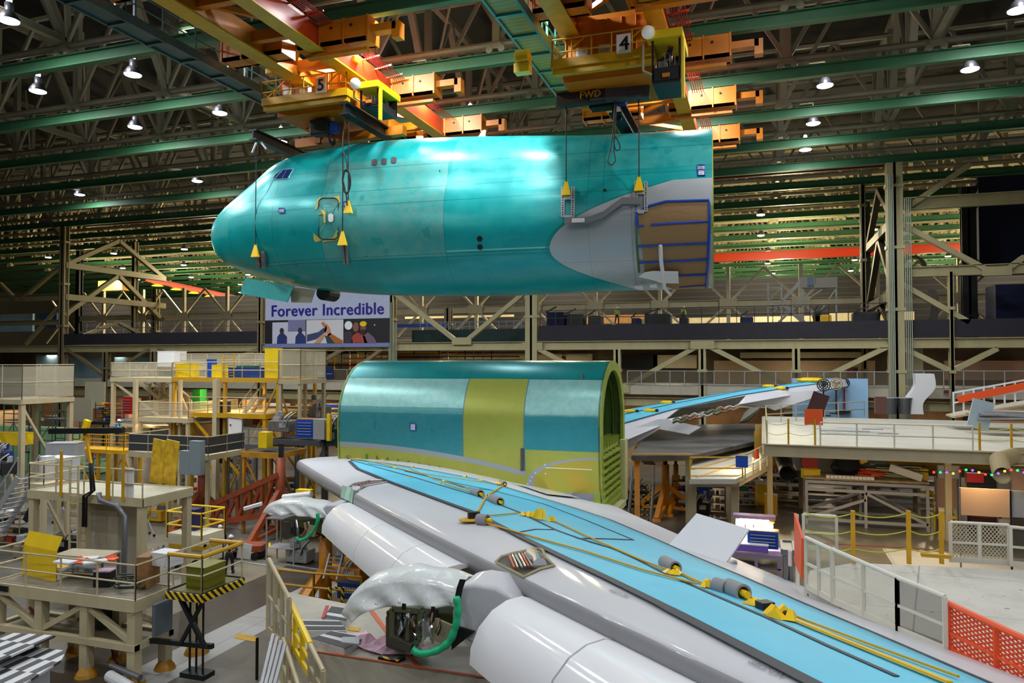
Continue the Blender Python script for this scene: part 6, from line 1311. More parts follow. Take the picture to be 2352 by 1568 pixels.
# --- striped panels at the bottom left corner
def stripes(t, b, c):
    C = coords(t); g = C[1].mod(1.5).lt(.75); k = (C[0]+C[1]*.1+g*.17).mod(.5).lt(.25); t.links.new(mixc(t, k, lin((58, 58, 60)), lin((214, 214, 216))).k, b.inputs['Base Color'])
strm = mat('black_white_slip_stripes', (214, 214, 216), .45, fn=stripes)
for k, (P, z, l) in enumerate((([(-60, 1490), (15, 1452), (128, 1458), (-30, 1530)], 2.0, 'upper striped black and white ramp panel in the bottom left corner'), ([(-60, 1600), (-10, 1520), (68, 1483), (153, 1494), (140, 1516), (-10, 1610)], 1.7, 'lower striped black and white ramp panel in the bottom left corner'))):
    t = thing('ramp_panel', l, 'ramp panel', PZ(*P[0], z)); MB().poly([PZ(a, c, z) for a, c in P][::-1], .06, (0, 0, 1)).ob('striped_top', strm, t)
    e = PZ(*P[2 if k == 0 else 3], z); MB().bx(e.x-.6, e.x-.5, e.y-1.0, e.y-.1, .0, z-.06).ob('side_panel', mat('grey_white_side', (186, 188, 192), .5), t)
# ================================================================ raised decks on the left side of the hall
def pstand(lab, a, c, py, Y, dep, **k):
    x0, x1, z = PY(a, py, Y).x, PY(c, py, Y).x, PY((a+c)/2, py, Y).z; return stand(lab, x0, x1, Y, Y+dep, z, **k)
pstand('highest cream deck with mesh railings on tall posts, left of the banner', 255, 395, 868, 42, 5, m=crwarm, legs=2, rails='sew', inf=meshw, lw=.24, brace=1, low=5.4)
pstand('upper deck edged in yellow carrying yellow and blue gear', 397, 640, 868, 42, 4.5, m=mat('ochre_edge_paint', (196, 150, 40), .5), dm=cream, legs=3, rails='s', rm=cream, lw=.2, brace=1)
pstand('mesh caged corner deck beside the banner', 640, 690, 872, 42, 3, m=cream, legs=2, rails='nesw', inf=meshw, h=2.0, lw=.2, brace=0)
pstand('long mesh fence panel run behind the upper deck', 370, 625, 842, 47, 1.2, m=cream, legs=0, rails='s', inf=meshw, h=1.0, base=7)
pstand('middle cream deck under the highest deck', 318, 432, 960, 41, 5, m=crwarm, legs=2, rails='sew', inf=meshw, brace=0, lw=.2)
pstand('middle deck with dark posts and yellow underside', 434, 610, 950, 41.5, 5.5, m=yellow, dm=cream, legs=2, rails='s', rm=cream, lw=.25, brace=1, low=0)
pstand('lower cream deck with dark panels behind its railing', 296, 478, 1042, 35.5, 3.2, m=cream, legs=3, rails='sew', inf=mat('dark_grey_infill', (54, 56, 60), .6), brace=0, lw=.2)
pstand('grey steel deck carrying the blue tool chest', 620, 745, 1012, 40, 3.5, m=mat('dark_grey_paint', (70, 72, 76), .5), legs=3, rails='nw', lw=.16, rm=grey)
pstand('dark topped table stand with ochre legs below the grey deck', 556, 640, 1040, 36, 2.6, m=mat('ochre_jack_paint', (186, 130, 22)), dm=dark, legs=2, rails='', lw=.16)
pstand('mesh railed side deck behind the lower cream deck', 522, 620, 1022, 40.5, 3, m=grey, legs=2, rails='sw', inf=meshw, lw=.12)
pstand('cream stepped deck at the left edge with fine mesh wall', -40, 50, 918, 37, 4, m=cream, legs=2, rails='nes', inf=meshw, h=2.4, lw=.3)
stairs('cream stair flight down from the middle deck', PY(560, 960, 43), PY(600, 908, 43), .9, (0, 1, 0), crwarm, crwarm, crwarm); stairs('cream stair flight behind the highest deck', PY(375, 915, 46), PY(322, 870, 46), .9, (0, 1, 0), crwarm, cream, crwarm)
for k, (px, t_, bt, w, l) in enumerate(((312, 872, 1075, .26, 'tall cream post under the highest deck'), (497, 870, 1120, .34, 'tall cream post with green tag beside the whiteboard'), (415, 872, 960, .2, 'short cream post under the ochre edged deck'))): p = PY(px, t_, 41.6); MB().bx(p.x-w/2, p.x+w/2, 41.6-w/2, 41.6+w/2, 0, p.z).ob('post', crwarm, None, label=l, cat='post')
lamp_light(PY(485, 885, 43.5), 150, (1, .72, .36), 1.6); lamp_light(PY(560, 885, 44), 150, (1, .74, .4), 1.6); lamp_light(PY(360, 970, 42.5), 140, (1, .7, .36), 1.4)
# gear on the upper deck
def zat(px, py, Y): return PY(px, py, Y)
gear = [(430, 868, 42.8, 1.4, .8, 1.0, bright, 'yellow drum cabinet', 'on the ochre edged deck left of the yellow ladder'), (505, 868, 43, .8, .8, .9, bright, 'yellow bin', 'under the yellow ladder on the ochre edged deck'), (572, 868, 43, 2.6, 1, .7, mat('deep_blue_tarp', (24, 54, 120), .7), 'blue tarp bundle', 'between yellow gear on the ochre edged deck'), (570, 853, 43, 1.4, .7, .35, mat('green_crate', (20, 110, 70), .6), 'green crate', 'on top of the blue tarp bundle'),
        (628, 868, 42.6, 1.0, .6, 2.0, bright, 'yellow cloaked stand', 'beside the caged corner deck'), (486, 868, 43.2, .5, .5, 1.3, bluep, 'blue upright case', 'right of the yellow ladder')]
for a, c, Y, w, d, h_, m, n_, w_ in gear: box_at(n_.split()[-1] if n_.split()[-1] != 'stand' else 'cloaked_stand', n_+' '+w_, n_.split()[-1], zat(a, c, Y), (w, d, h_), m, .1)
p, q = zat(525, 868, 42.4), zat(525, 812, 42.4); ladder(None, p, (p.x, p.y, q.z), .9, yellow, 9, 'ladder', 'broad yellow ladder standing on the ochre edged deck')
box_at('hood', 'white angular hood at the head of the mesh fence', 'hood', zat(395, 842, 47), (1.6, 1.4, 1.2), paper)
# mid clutter
clut = [(615, 990, 44, 1.6, 1.2, 1.1, grey, 'machine', 'grey lathe machine behind the whiteboard'), (536, 965, 40, 3.2, .1, 1.0, None, None, None)]
p = zat(540, 1000, 38.5); t = thing('whiteboard', 'large whiteboard on a dark frame below the middle deck', 'whiteboard', p); P = [PY(523, 999, 38.5), PY(557, 992, 38.5), PY(557, 962, 38.5), PY(523, 958, 38.5)]; MB().poly(P, .05).ob('board', paper, t); b = MB(); [b.beam(P[i], P[(i+1) % 4], .06) for i in range(4)]; b.beam(P[0], V((P[0].x, P[0].y, 0)), .06); b.beam(P[1], V((P[1].x, P[1].y, 0)), .06); b.ob('frame', grey, t); MB().bx(P[0].x+.2, P[0].x+.3, P[0].y-.08, P[0].y-.04, P[0].z+.6, P[0].z+.7).ob('magnet', redp, t)
def chest(lab, p, w, d, h_, m, n=5, rz=0):
    t = thing('tool_chest', lab, 'tool chest', p); MB().box(V(p)+V((0, 0, h_/2)), (w, d, h_), rz).ob('cabinet', m, t, bev=.02)
    for k in range(n): z = h_*(.12+.78*k/n); dr = MB().box(V(p)+V((0, -d/2-.01, z+h_*.3/n)), (w*.9, .03, h_*.6/n)).ob('drawer', m, t); MB().box(V(p)+V((0, -d/2-.045, z+h_*.42/n)), (w*.8, .03, .035)).ob('handle', lgrey, dr)
    MB().box(V(p)+V((0, 0, h_+.03)), (w*1.02, d*1.02, .05), rz).ob('chest_top', wood, t); return t
chest('royal blue tool chest with drawers on the grey steel deck', zat(708, 1004, 40.8), 1.25, .8, 1.15, bluep)
chest('red tool chest beside the mesh railing, upper left', zat(298, 950, 48), .9, .6, 1.4, redp); 
# yellow A frame stand and black beam where a person works
p = zat(166, 1030, 39); q = zat(284, 1030, 39); stand('yellow railed stand where a worker leans over', p.x, q.x, 39, 40.6, p.z, yellow, ydeck, 1.05, 3, 'nesw', 0, None, .2, None, 'work_platform', 'work platform', 0, .16)
p, q = PY(115, 990, 37.5), PY(283, 988, 37.5); t = thing('cross_bar', 'long black bar on a yellow trestle in front of the yellow railed stand', 'bar', (p+q)/2); MB().beam(p, q, .3, .35).ob('bar', black, t); c = PY(196, 992, 37.5)
for dx, dy in ((-2.2, 0), (1.4, 0), (-.2, 1.4)): MB().beam(c-V((0, 0, .1)), (c.x+dx, c.y+dy, 0), .15).ob('trestle_leg', yellow, t)
MB().box(c+V((.1, 0, .5)), (.4, .25, .6), 0, .3).ob('trestle_head', bright, t)
# rust red jacks and their truss
def jack(lab, px, pyt, pyb, Y, m, w=.42, spread=2.0):
    p = PY(px, pyt, Y); t = thing('jack_stand', lab, 'jack', (p.x, Y, 0)); MB().tube((p.x, Y, .6), p, w/2, 10).ob('jack_leg', m, t, smooth=2); MB().tube(p, p+V((0, 0, .8)), w*.3, 8).ob('jack_screw', dark, t)
    for a in (.4, 2.6, 4.6): e = V((p.x+spread*math.cos(a), Y+spread*math.sin(a), .12)); MB().beam((p.x, Y, p.z*.6), e, w*.6).ob('strut', m, t); MB().beam((p.x, Y, .5), e, w*.4).ob('tie', m, t); MB().lathe([(.02, .2), (.25, .16), (.32, 0), (.02, 0)], (e.x, e.y, 0), n=12).ob('foot', m, t)
    return t
jack('rust red jack beside the person in the orange cap', 463, 1076, 1175, 37, rust); jack('rust red jack left of the near wing root', 646, 1050, 1160, 36, rust, .5, 2.4)
t = thing('jack_truss', 'rust red truss rising between the two rust red jacks', 'truss', PY(560, 1180, 35.5)); MB().beam(PY(487, 1158, 35.8), PY(640, 1090, 35.8), .3).ob('chord', rust, t); MB().beam(PY(487, 1200, 35.8), PY(660, 1175, 35.8), .3).ob('chord', rust, t)
for k in range(5): a, c = lerp(490, 630, k/5), lerp(490, 630, (k+1)/5); MB().beam(PY(a, lerp(1157, 1095, k/5), 35.8), PY(a, lerp(1200, 1180, k/5), 35.8), .2).ob('web', rust, t); MB().beam(PY(a, lerp(1200, 1180, k/5), 35.8), PY(c, lerp(1157, 1095, (k+1)/5), 35.8), .18).ob('web', rust, t)
# green scaffolds far left
def scaffold(lab, a, c, pt, pb, Y, m, nl=4):
    p, q = PY(a, pb, Y), PY(c, pt, Y); t = thing('scaffold', lab, 'scaffold', (p.x, Y, p.z))
    for x in (p.x, (p.x+q.x)/2, q.x):
        for y in (Y, Y+1.4): MB().tube((x, y, 0), (x, y, q.z), .05, 5).ob('standard', m, t)
    for k in range(nl+1): z = lerp(p.z, q.z, k/nl); b = MB(); b.tube((p.x, Y, z), (q.x, Y, z), .04, 5); b.tube((p.x, Y+1.4, z), (q.x, Y+1.4, z), .04, 5); b.ob('ledger', m, t)
    MB().bx(p.x, q.x, Y, Y+1.4, lerp(p.z, q.z, .55), lerp(p.z, q.z, .55)+.06).ob('board', grey, t)
    b = MB(); b.tube((p.x, Y, p.z), ((p.x+q.x)/2, Y, lerp(p.z, q.z, .5)), .035, 5); b.tube((q.x, Y, p.z), ((p.x+q.x)/2, Y, lerp(p.z, q.z, .5)), .035, 5); b.ob('cross_brace', m, t)
dgr = mat('dark_green_tube', (60, 84, 66), .5)
scaffold('thin green scaffold with a board, at the left edge', 8, 55, 930, 1010, 46, dgr); scaffold('thin green scaffold with a board, beside the left column', 92, 150, 925, 1010, 46, dgr)
MB().bx(PY(-30, 990, 50).x, PY(170, 990, 50).x, 50, 51, 0, PY(60, 980, 50).z).ob('green_wall', mat('pale_green_board', (150, 190, 140), .6), None, label='low pale green board wall behind the thin scaffolds', cat='board wall')
# ================================================================ more floor gear, left and middle
G = []
def item(kind, lab, px, py, Y, w, d, h_, m, rz=0, top=None):
    p = PY(px, py, Y) if Y else PZ(px, py, 0)
    if kind.endswith('machine') or kind == 'tool_cart' or kind == 'engine_cowl': return gadget(kind, lab, p, w, d, h_, m, lgrey, int(px))
    if kind.endswith('rack') or kind.endswith('shelf') or kind.endswith('counter'): return rack(kind, lab, p, w, d, h_, m, int(px))
    return box_at(kind, lab, kind.replace('_', ' '), p, (w, d, h_), m, rz, top)
item('mesh_screen', 'grey dusty screen board by the left column', 188, 968, 46, 2.2, .1, 1.9, mat('dusty_board', (150, 142, 120), .7))
item('storage_rack', 'yellow topped rack right of the dusty screen board', 252, 962, 48, 2.0, 1, 1.4, mat('maroon_rack', (70, 34, 26), .6), 0, bright)
item('mesh_screen', 'pale mesh screen behind the white hard hat worker', 218, 938, 52, 2.4, .1, 2.4, mat('pale_mesh', (170, 162, 138), .7))
item('engine_cowl', 'long dark cowl lying behind the yellow railed stand', 275, 975, 47, 5.5, 1.4, .5, dark)
item('storage_bin', 'green wheeled bin on the middle deck', 458, 942, 44, .7, .7, 1.5, mat('bin_green', (30, 130, 50), .5))
item('panel_case', 'yellow angled case beside the left ladders', 30, 1020, 38, 2.6, 1.0, .8, bright)
item('tool_cart', 'dark blue cart at the left edge', 4, 1062, 36, 1.2, .8, 1.4, mat('cart_blue', (20, 44, 120), .5))
item('machine', 'black covered machine at the left edge below the stairs', 6, 1090, 33, 1.2, 1, 1.4, rubber)
item('angled_panel', 'pale sloped metal panel beside the yellow trestle', 150, 1050, 35, 1.8, 1.2, .9, lgrey, .4)
item('air_tank', 'white round tank on the cream tower platform', 140, 1105, 30.5, 1.6, 1, 1.3, mat('tank_white', (196, 198, 204), .4))
item('grey_cabinet', 'white electric cabinet at the tower corner', 107, 1105, 29.5, .55, .5, 1.3, paper)
item('electric_cabinet', 'tall grey electric cabinet under the lower cream deck', 452, 1090, 34.6, .8, .4, 1.9, mat('mid_grey_box', (122, 134, 138), .5))
item('electric_cabinet', 'smaller grey electric cabinet beside the tall one', 428, 1088, 34.6, .7, .4, 1.3, mat('mid_grey_box', (122, 134, 138)))
item('dark_curtain', 'black curtain hanging beside the tall cream post', 512, 1062, 42.5, .6, .8, 4.2, black)
item('yellow_drum', 'yellow drum on the dark topped table stand', 610, 1028, 37, .6, .6, .9, bright)
item('draped_machine', 'machine under grey mesh on the grey steel deck', 652, 992, 41, 1.6, 1.2, 1.4, mat('grey_mesh_cover', (104, 98, 92), .6))
item('dark_machine', 'teal machine with yellow guard beside the centre section', 765, 1025, 40.5, 1.2, 1, 2.1, mat('dark_teal_machine', (18, 70, 76), .5))
item('yellow_guard', 'narrow yellow guard plate left of the centre section', 756, 1012, 39.6, .25, .25, 1.6, bright)
item('ribbed_cover', 'striped plastic covered machine on the grey steel deck edge', 740, 1008, 39.8, .8, .8, 1.2, lgrey)
item('pale_cabinet', 'pale wood cabinet behind the blue tool chest', 583, 985, 47, 1.4, 1, 2.2, mat('pale_wood', (206, 170, 124), .6))
item('long_counter', 'long brown counter below the banner', 700, 968, 56, 9, 1.2, 1.6, wood)
item('red_bucket', 'red topped bucket stack above the grey deck', 602, 975, 44, .9, .9, .7, redp)
item('grey_machine', 'grey milling machine with silver head behind the chest', 735, 975, 46, 1.2, 1.1, 2.4, grey)
item('engine_crate', 'crate of small parts under the ochre legged table', 592, 1128, 0, 1.6, 1.2, .7, mat('blue_crate', (40, 60, 120), .5))
# carts and jacks around the inner strut
table_at('grey trolley table below the wrapped inner strut', PZ(655, 1290, 0), (1.6, 1.1, 2.2), lgrey, grey, .1, 'trolley'); table_at('cluttered parts table by the wing root', PZ(705, 1240, 0), (2.6, 1.4, 2.0), grey, lgrey, .2)
item('yellow_case', 'small yellow case on the cluttered parts table', 700, 1137, 31.6, .8, .4, .25, bright); p = PY(683, 1140, 31.4); MB().tube(p-V((.8, 0, .1)), p+V((.8, 0, .15)), .16, 12).ob('white_roll', paper, None, label='white roll lying across the cluttered parts table', cat='roll')
p = PY(598, 1185, 27.5); MB().beam(PY(560, 1168, 27), PY(602, 1156, 27.4), .3, .12).ob('white_plank', paper, None, label='white plank end left of the wrapped inner strut', cat='plank')
gj = mat('amber_jack_paint', (220, 140, 20), .45, var=.15)
jack('amber yellow jack standing below the inner wing engine strut', 748, 1232, 1300, 25.5, gj, .5, 2.2); ladder(None, PY(758, 1330, 23.6), PY(772, 1272, 24.2), .55, lgrey, 6, 'ladder', 'small aluminium ladder beside the amber jack')
t = thing('base_frame', 'blue base frame behind the amber yellow jack', 'frame', PZ(830, 1340, 0)); MB().bx(PY(775, 1295, 25).x, PY(1010, 1295, 25).x, 25, 25.4, .9, 1.5).ob('side_beam', mat('deep_blue_frame', (20, 54, 110), .5), t); [MB().tube((x, 25.6, 0), (x, 25.6, 2.4), .3, 10).ob('column', mat('deep_blue_frame', (20, 54, 110)), t) for x in (PY(868, 1300, 25.6).x, PY(975, 1320, 25.6).x)]
[MB().bx(PY(790+k*5.5, 1290, 24.9).x, PY(793.5+k*5.5, 1290, 24.9).x, 24.94, 24.98, 1.3-.16*r_, 1.36-.16*r_).ob('worn_print', mat('pale_print', (180, 190, 210), .6), t) for r_ in (0, 1) for k in range(6)]
# yellow safety rails behind the near deck
def ysafety(lab, pts, h_, z, m, r=.045): t = thing('safety_barrier', lab, 'barrier', PZ(*pts[0], z)); rail_set(t, [PZ(*q, z) for q in pts], h_, m, 'rail', 2.0, r); return t
ysafety('yellow barrier with black padded top behind the near deck', [(640, 1372), (720, 1382), (830, 1392)], 1.0, 1.6, yellow)
t = thing('guard_hoop', 'black and yellow striped hoop on the floor beyond the near deck', 'guard', PZ(770, 1400, 1.6)); p, q = PZ(757, 1392, 1.6), PZ(787, 1392, 1.6); MB().path([p, p+V((0, 0, .62)), q+V((0, 0, .62)), q], .07, 8).ob('hoop', hazard, t)
# ================================================================ near deck at the bottom centre
zd = 4.2
deckm = mat('dusty_pale_deck', (178, 172, 158), .55, var=.18, vs=.9)
dk = thing('raised_deck', 'raised pale deck with striped boards and pink cloth, bottom centre', 'deck', PZ(700, 1500, zd))
D_ = [(655, 1358), (806, 1388), (1000, 1400), (1200, 1430), (1400, 1560), (1090, 1554), (968, 1535), (674, 1489), (640, 1440)]
MB().poly([PZ(a, c, zd) for a, c in D_][::-1], .25, (0, 0, 1)).ob('deck', deckm, dk)
q = [PZ(a, c, zd) for a, c in ((620, 1470), (674, 1489), (968, 1535), (1400, 1600))]
b = MB(); b.rows([[p-V((0, 0, .02)), p-V((0, .02, .75))] for p in q]); b.ob('front_fascia', deckm, dk, sol=.08); b = MB(); b.rows([[p-V((0, 0, .75)), p-V((0, .7, .8))] for p in q]); b.ob('front_step', mat('step_board', (186, 182, 166), .5), dk, sol=.1)
b = MB(); [b.beam(a+V((0, 0, .02)), c+V((0, 0, .02)), .05, .02) for a, c in zip(q, q[1:])]; b.ob('orange_edge', mat('orange_brown_tape', (196, 96, 50), .6), dk)
tb_ = mat('orange_brown_tape', (196, 96, 50))
def flat(pts, z, m, nm, par, th_=.015): return MB().poly([PZ(a, c, z+th_) for a, c in pts][::-1], th_, (0, 0, 1)).ob(nm, m, par)
flat([(845, 1399), (857, 1399), (905, 1465), (895, 1465)], zd, tb_, 'floor_tape', dk); flat([(928, 1497), (940, 1497), (972, 1534), (960, 1534)], zd, tb_, 'floor_tape', dk); flat([(800, 1438), (828, 1440), (824, 1449), (798, 1446)], zd, yellow, 'floor_mark', dk)
flat([(830, 1552), (920, 1556), (920, 1566), (830, 1562)], 3.4, yellow, 'floor_mark', dk)
grip = mat('charcoal_grip', (66, 66, 70), .7)
def board(P, bands, lab, z=zd):
    t = thing('striped_board', lab, 'board', PZ(*P[0], z)); MB().poly([PZ(a, c, z+.14) for a, c in P][::-1], .14, (0, 0, 1)).ob('board', mat('board_white', (200, 200, 202), .5), t)
    for u, v in bands:
        e = lambda k, w: (lerp(P[0][k], P[3][k], w), lerp(P[1][k], P[2][k], w)); q = [(e(0, u)[0], e(1, u)[0]), (e(0, u)[1], e(1, u)[1]), (e(0, v)[1], e(1, v)[1]), (e(0, v)[0], e(1, v)[0])]
        MB().poly([PZ(a, c, z+.15) for a, c in q][::-1], .01, (0, 0, 1)).ob('grip_strip', grip, t)
board([(763, 1390), (806, 1396), (795, 1427), (740, 1418)], ((.05, .5), (.75, .95)), 'striped board with red edge, top of the pile on the near deck')
board([(678, 1422), (780, 1424), (796, 1448), (678, 1448)], ((.1, .42), (.58, .9)), 'long striped board in the middle of the pile on the near deck')
board([(765, 1448), (842, 1462), (790, 1490), (712, 1466)], ((.05, .35), (.6, .95)), 'largest striped board on the near deck, nearest the corner')
flat([(748, 1390), (756, 1390), (745, 1418), (738, 1418)], zd+.16, redp, 'red_strip', dk); flat([(786, 1462), (826, 1462), (824, 1478), (784, 1474)], zd+.3, mat('clear_grey_sheet', (160, 166, 172), .3), 'grey_sheet', dk)
r9 = random.Random(9); pk = mat('pink_cloth', (226, 186, 206)); b = MB(); c = PZ(885, 1485, zd); b.rows([[c+V((-.95+i*.16, -.35+j*.13, .03+r9.uniform(0, .26)*(1 if 0 < i < 11 and 0 < j < 5 else .1)))+V((.15*math.sin(j), .1*math.sin(i*.7), 0)) for i in range(12)] for j in range(6)]); b.ob('pink_cloth', pk, None, label='crumpled pink cloth on the near deck beside the outer strut', cat='cloth', sol=.02)
p = [(868, 1508), (884, 1499), (931, 1508), (912, 1518)]; t = thing('grate_mat', 'black and yellow grate mat on the near deck', 'mat', PZ(*p[0], zd)); MB().poly([PZ(a, c, zd+.05) for a, c in p][::-1], .05, (0, 0, 1)).ob('mat', hazard if 0 else dark, t); MB().poly([PZ(a, c, zd+.06) for a, c in ((870, 1508), (876, 1505), (918, 1515), (912, 1518))][::-1], .01, (0, 0, 1)).ob('edge_strip', hazard, t)
# its railing on the left, with the yellow gate
def slope_rail(lab, top, bot, z, m, n, inf=None, nm='guard_railing', r=.04, mid=.5):
    P = [PZ(*q, z) for q in bot]; t = thing(nm, lab, 'railing', P[0])
    T_ = []
    for (a, c), p in zip(top, P): d = ray(a, c); s = math.hypot(p.x, p.y)/math.hypot(d.x, d.y); T_.append(V((p.x, p.y, (O+d*s).z)))
    for i in range(len(P)-1):
        MB().tube(T_[i], T_[i+1], r, 7).ob('top_rail', m, t); MB().beam(P[i].lerp(T_[i], mid), P[i+1].lerp(T_[i+1], mid), .05).ob('mid_rail', m, t); MB().beam(P[i]+V((0, 0, .06)), P[i+1]+V((0, 0, .06)), .05, .12).ob('toe_board', m, t)
        for k in range(n+1): u = k/n; MB().beam(P[i].lerp(P[i+1], u), T_[i].lerp(T_[i+1], u), .07).ob('post', m, t)
        if inf: MB().add([P[i]+V((0, 0, .1)), P[i+1]+V((0, 0, .1)), T_[i+1], T_[i]], [(0, 1, 2, 3)]).ob('mesh_panel', inf, t, sol=.008)
    return t
slope_rail('cream railing with grey infill along the left edge of the near deck', [(616, 1283), (662, 1375)], [(616, 1450), (664, 1500)], zd, crwarm, 3, mat('grey_clear_infill', (150, 146, 130), .4, alpha=.3))
slope_rail('yellow gate in the railing of the near deck', [(664, 1376), (712, 1480)], [(663, 1475), (712, 1560)], zd, bright, 3, None, 'yellow_gate', .06)
slope_rail('cream railing end at the bottom of the near deck', [(712, 1480), (745, 1540)], [(712, 1580), (742, 1625)], zd, crwarm, 2, mat('grey_clear_infill', (150, 146, 130)))
slope_rail('outer cream railing below the yellow gate', [(655, 1465), (700, 1590)], [(650, 1590), (690, 1690)], 3.4, crwarm, 3, None)
t = thing('folded_ladder', 'bundle of folded metal ladders leaning under the yellow gate', 'ladder', PZ(620, 1568, 1))
for k in range(4): MB().beam(PD(600+k*10, 1575, 12), PD(628+k*9, 1455+k*8, 12.6), .05).ob('side_rail', lgrey, t)
MB().tube(PZ(590, 1560, .0), PZ(590, 1560, 0)+V((0, 0, 1.3)), .05, 6).ob('bollard', black, None, label='thin black post with yellow chain at the foot of the near deck', cat='post')
# stand and pylon foot seen below the flap
plate([(1195, 1500), (1290, 1520), (1300, 1600), (1180, 1600)], 12.4, 1.2, mat('brown_grey_panel', (92, 84, 80), .5), 'strut_skirt', st); b = MB(); c = PY(1250, 1536, 11.75); b.lathe([(.02, -.01), (.13, -.01), (.13, .02), (.02, .02)], c, (0, 1, 0), 20); b.ob('round_cover', lgrey, st)
MB().beam(PY(1198, 1495, 12), PY(1185, 1575, 12), .09).ob('hinge_rod', lgrey, st)
# ================================================================ right side: large raised deck
zr = 5.9; pe = PZ(1757, 1018, zr); ye = pe.y; xr0 = pe.x; xr1 = PZ(2500, 1050, zr).x; yend = 58
dmr = mat('light_deck_board', (186, 182, 168), .5, var=.1, vs=.5)
RD = thing('raised_deck', 'long raised cream deck on the right with railings around it', 'deck', (xr0+8, ye+10, 0)); MB().bx(xr0, xr1+6, ye, yend, zr-.12, zr).ob('deck', dmr, RD)
MB().ibeam((xr0, ye, zr-.31), (xr1+6, ye, zr-.31), .3, .6, .05).ob('edge_beam', cream, RD); MB().ibeam((xr0, ye, zr-.31), (xr0, yend, zr-.31), .3, .6, .05).ob('edge_beam', cream, RD)
for px in (1768, 2178): x = PY(px, 1060, ye+8).x; MB().bx(x-.16, x+.16, ye+8, ye+8.3, 0, zr-.8).ob('leg', cream, RD)
for px in (1850, 1990, 2150, 2300): x = PY(px, 1060, ye+9).x; MB().bx(x-.14, x+.14, ye+15, ye+15.3, 0, zr-.8).ob('leg', creamd, RD)
rail_set(RD, [(PY(1885, 1020, ye).x, ye+.1, zr), (PY(2236, 1030, ye).x, ye+.1, zr)], 1.1, mat('white_rail_paint', (214, 206, 184), .5), 'guard_rail', 1.6, .04); rail_set(RD, [(xr0+.1, ye+.2, zr), (xr0+.1, ye+13, zr)], 1.1, cream, 'guard_rail', 1.8, .035)
rail_set(RD, [(xr0+.1, ye+13, zr), (xr0+7, ye+21, zr)], 1.1, cream, 'guard_rail', 1.6, .035)
for k, px in enumerate((1811, 1872, 2250, 2323)): x = PY(px, 1010, ye+.1).x; MB().beam((x, ye+.1, zr), (x, ye+.1, zr+1.25), .09).ob('stanchion', yellow, RD)
for a, c in ((1760, 1811), (1811, 1872), (2236, 2323), (2323, 2400)): 
    for h_ in (.55, 1.05): x0, x1 = PY(a, 1010, ye+.1).x, PY(c, 1010, ye+.1).x; MB().path([(lerp(x0, x1, u), ye+.1, zr+h_-.12*math.sin(math.pi*u)) for u in np.linspace(0, 1, 7)], .015, 4).ob('safety_chain', mat('yellow_green_chain', (190, 196, 40), .5), RD)
def onR(px, py): return PZ(px, py, zr)
p = PY(1848, 975, 39); q = PY(1890, 940, 39); MB().bx(p.x, q.x, 39, 39.05, p.z, q.z).ob('orange_banner', mat('orange_mesh_cloth', (240, 92, 30), .6), None, label='orange cloth hung on the railing of the long raised deck', cat='cloth')
# S shaped white chute
c = onR(2110, 951); prof = [(-.85, 0), (-.85, 1.0), (-.2, 2.1), (-.2, 3.1), (1.1, 3.1), (1.15, 2.0), (.35, .9), (.35, 0)]; sm = curve3([(a, 0, h_) for a, h_ in prof[:4]], 5); sm2 = curve3([(a, 0, h_) for a, h_ in prof[4:]], 5)
t = thing('white_chute', 'white S curved chute standing on the long raised deck', 'chute', c); ps = [c+V((p.x, 0, p.z)) for p in sm+sm2]; MB().poly(ps, 1.2, (0, -1, 0)).ob('chute_body', paper, t)
for k, (px, l) in enumerate(((2045, 'grey waste can left of the white chute'), (2078, 'grey waste can touching the column left of the white chute'))): t = thing('waste_can', l, 'waste can', onR(px, 950)); c = onR(px, 950); MB().lathe([(.02, 0), (.42, 0), (.52, 1.2), (.48, 1.2), (.02, .1)], c, n=16).ob('can', grey, t); MB().lathe([(.5, 1.18), (.56, 1.2), (.56, 1.26), (.5, 1.26)], c, n=16).ob('rim', lgrey, t)
table_at('small folding table left of the waste cans', onR(2000, 945), (1.6, .8, .8), dark, wood); item('chair', 'brown chair beside the waste cans', 2022, 950, 50, .6, .6, 1.0, mat('brown_seat', (90, 56, 46), .6))
for k, (px, py, l) in enumerate(((1892, 955, 'black pedestal fan beside the dark notice board'), (1921, 950, 'beige cage pedestal fan, between the two black fans'), (1940, 945, 'black pedestal fan on a striped pole'))):
    c = onR(px, py); t = thing('pedestal_fan', l, 'fan', c); MB().tube(c, c+V((0, 0, 2.0)), .06, 6).ob('pole', dark if k < 2 else redp, t); MB().lathe([(.02, 0), (.5, 0), (.5, .06), (.02, .06)], c, n=16).ob('base', dark, t)
    rr = .44 if k < 2 else .36; hub = c+V((0, -.2, 2.3)); b = MB()
    for a in range(3): b.path([hub+V((rr*(1-.33*a)*math.cos(u), 0, rr*(1-.33*a)*math.sin(u))) for u in np.linspace(0, 2*math.pi, 20)], .04, 4)
    [b.tube(hub, hub+V((rr*math.cos(u), 0, rr*math.sin(u))), .02, 4) for u in np.linspace(0, 2*math.pi, 13)]; b.ob('fan_cage', [dark, mat('beige_cage', (160, 146, 110), .5), dark][k], t); b = MB()
    for u in (0, 2.1, 4.2): b.add([hub, hub+V((.5*rr*math.cos(u), .05, .9*rr*math.sin(u))), hub+V((.9*rr*math.cos(u+.7), -.05, .9*rr*math.sin(u+.7)))], [(0, 1, 2)])
    b.ob('fan_blade', grey, t, sol=.01)
t = thing('notice_stand', 'tilted dark notice board on an easel beside the fans', 'notice', onR(1880, 960)); c = PY(1879, 926, 46); MB().box(c, (.9, .06, 1.2), 0, .35).ob('board', mat('maroon_board', (60, 22, 24), .5), t); MB().beam(c-V((.3, 0, .4)), onR(1872, 960), .06).ob('easel_leg', lgrey, t)
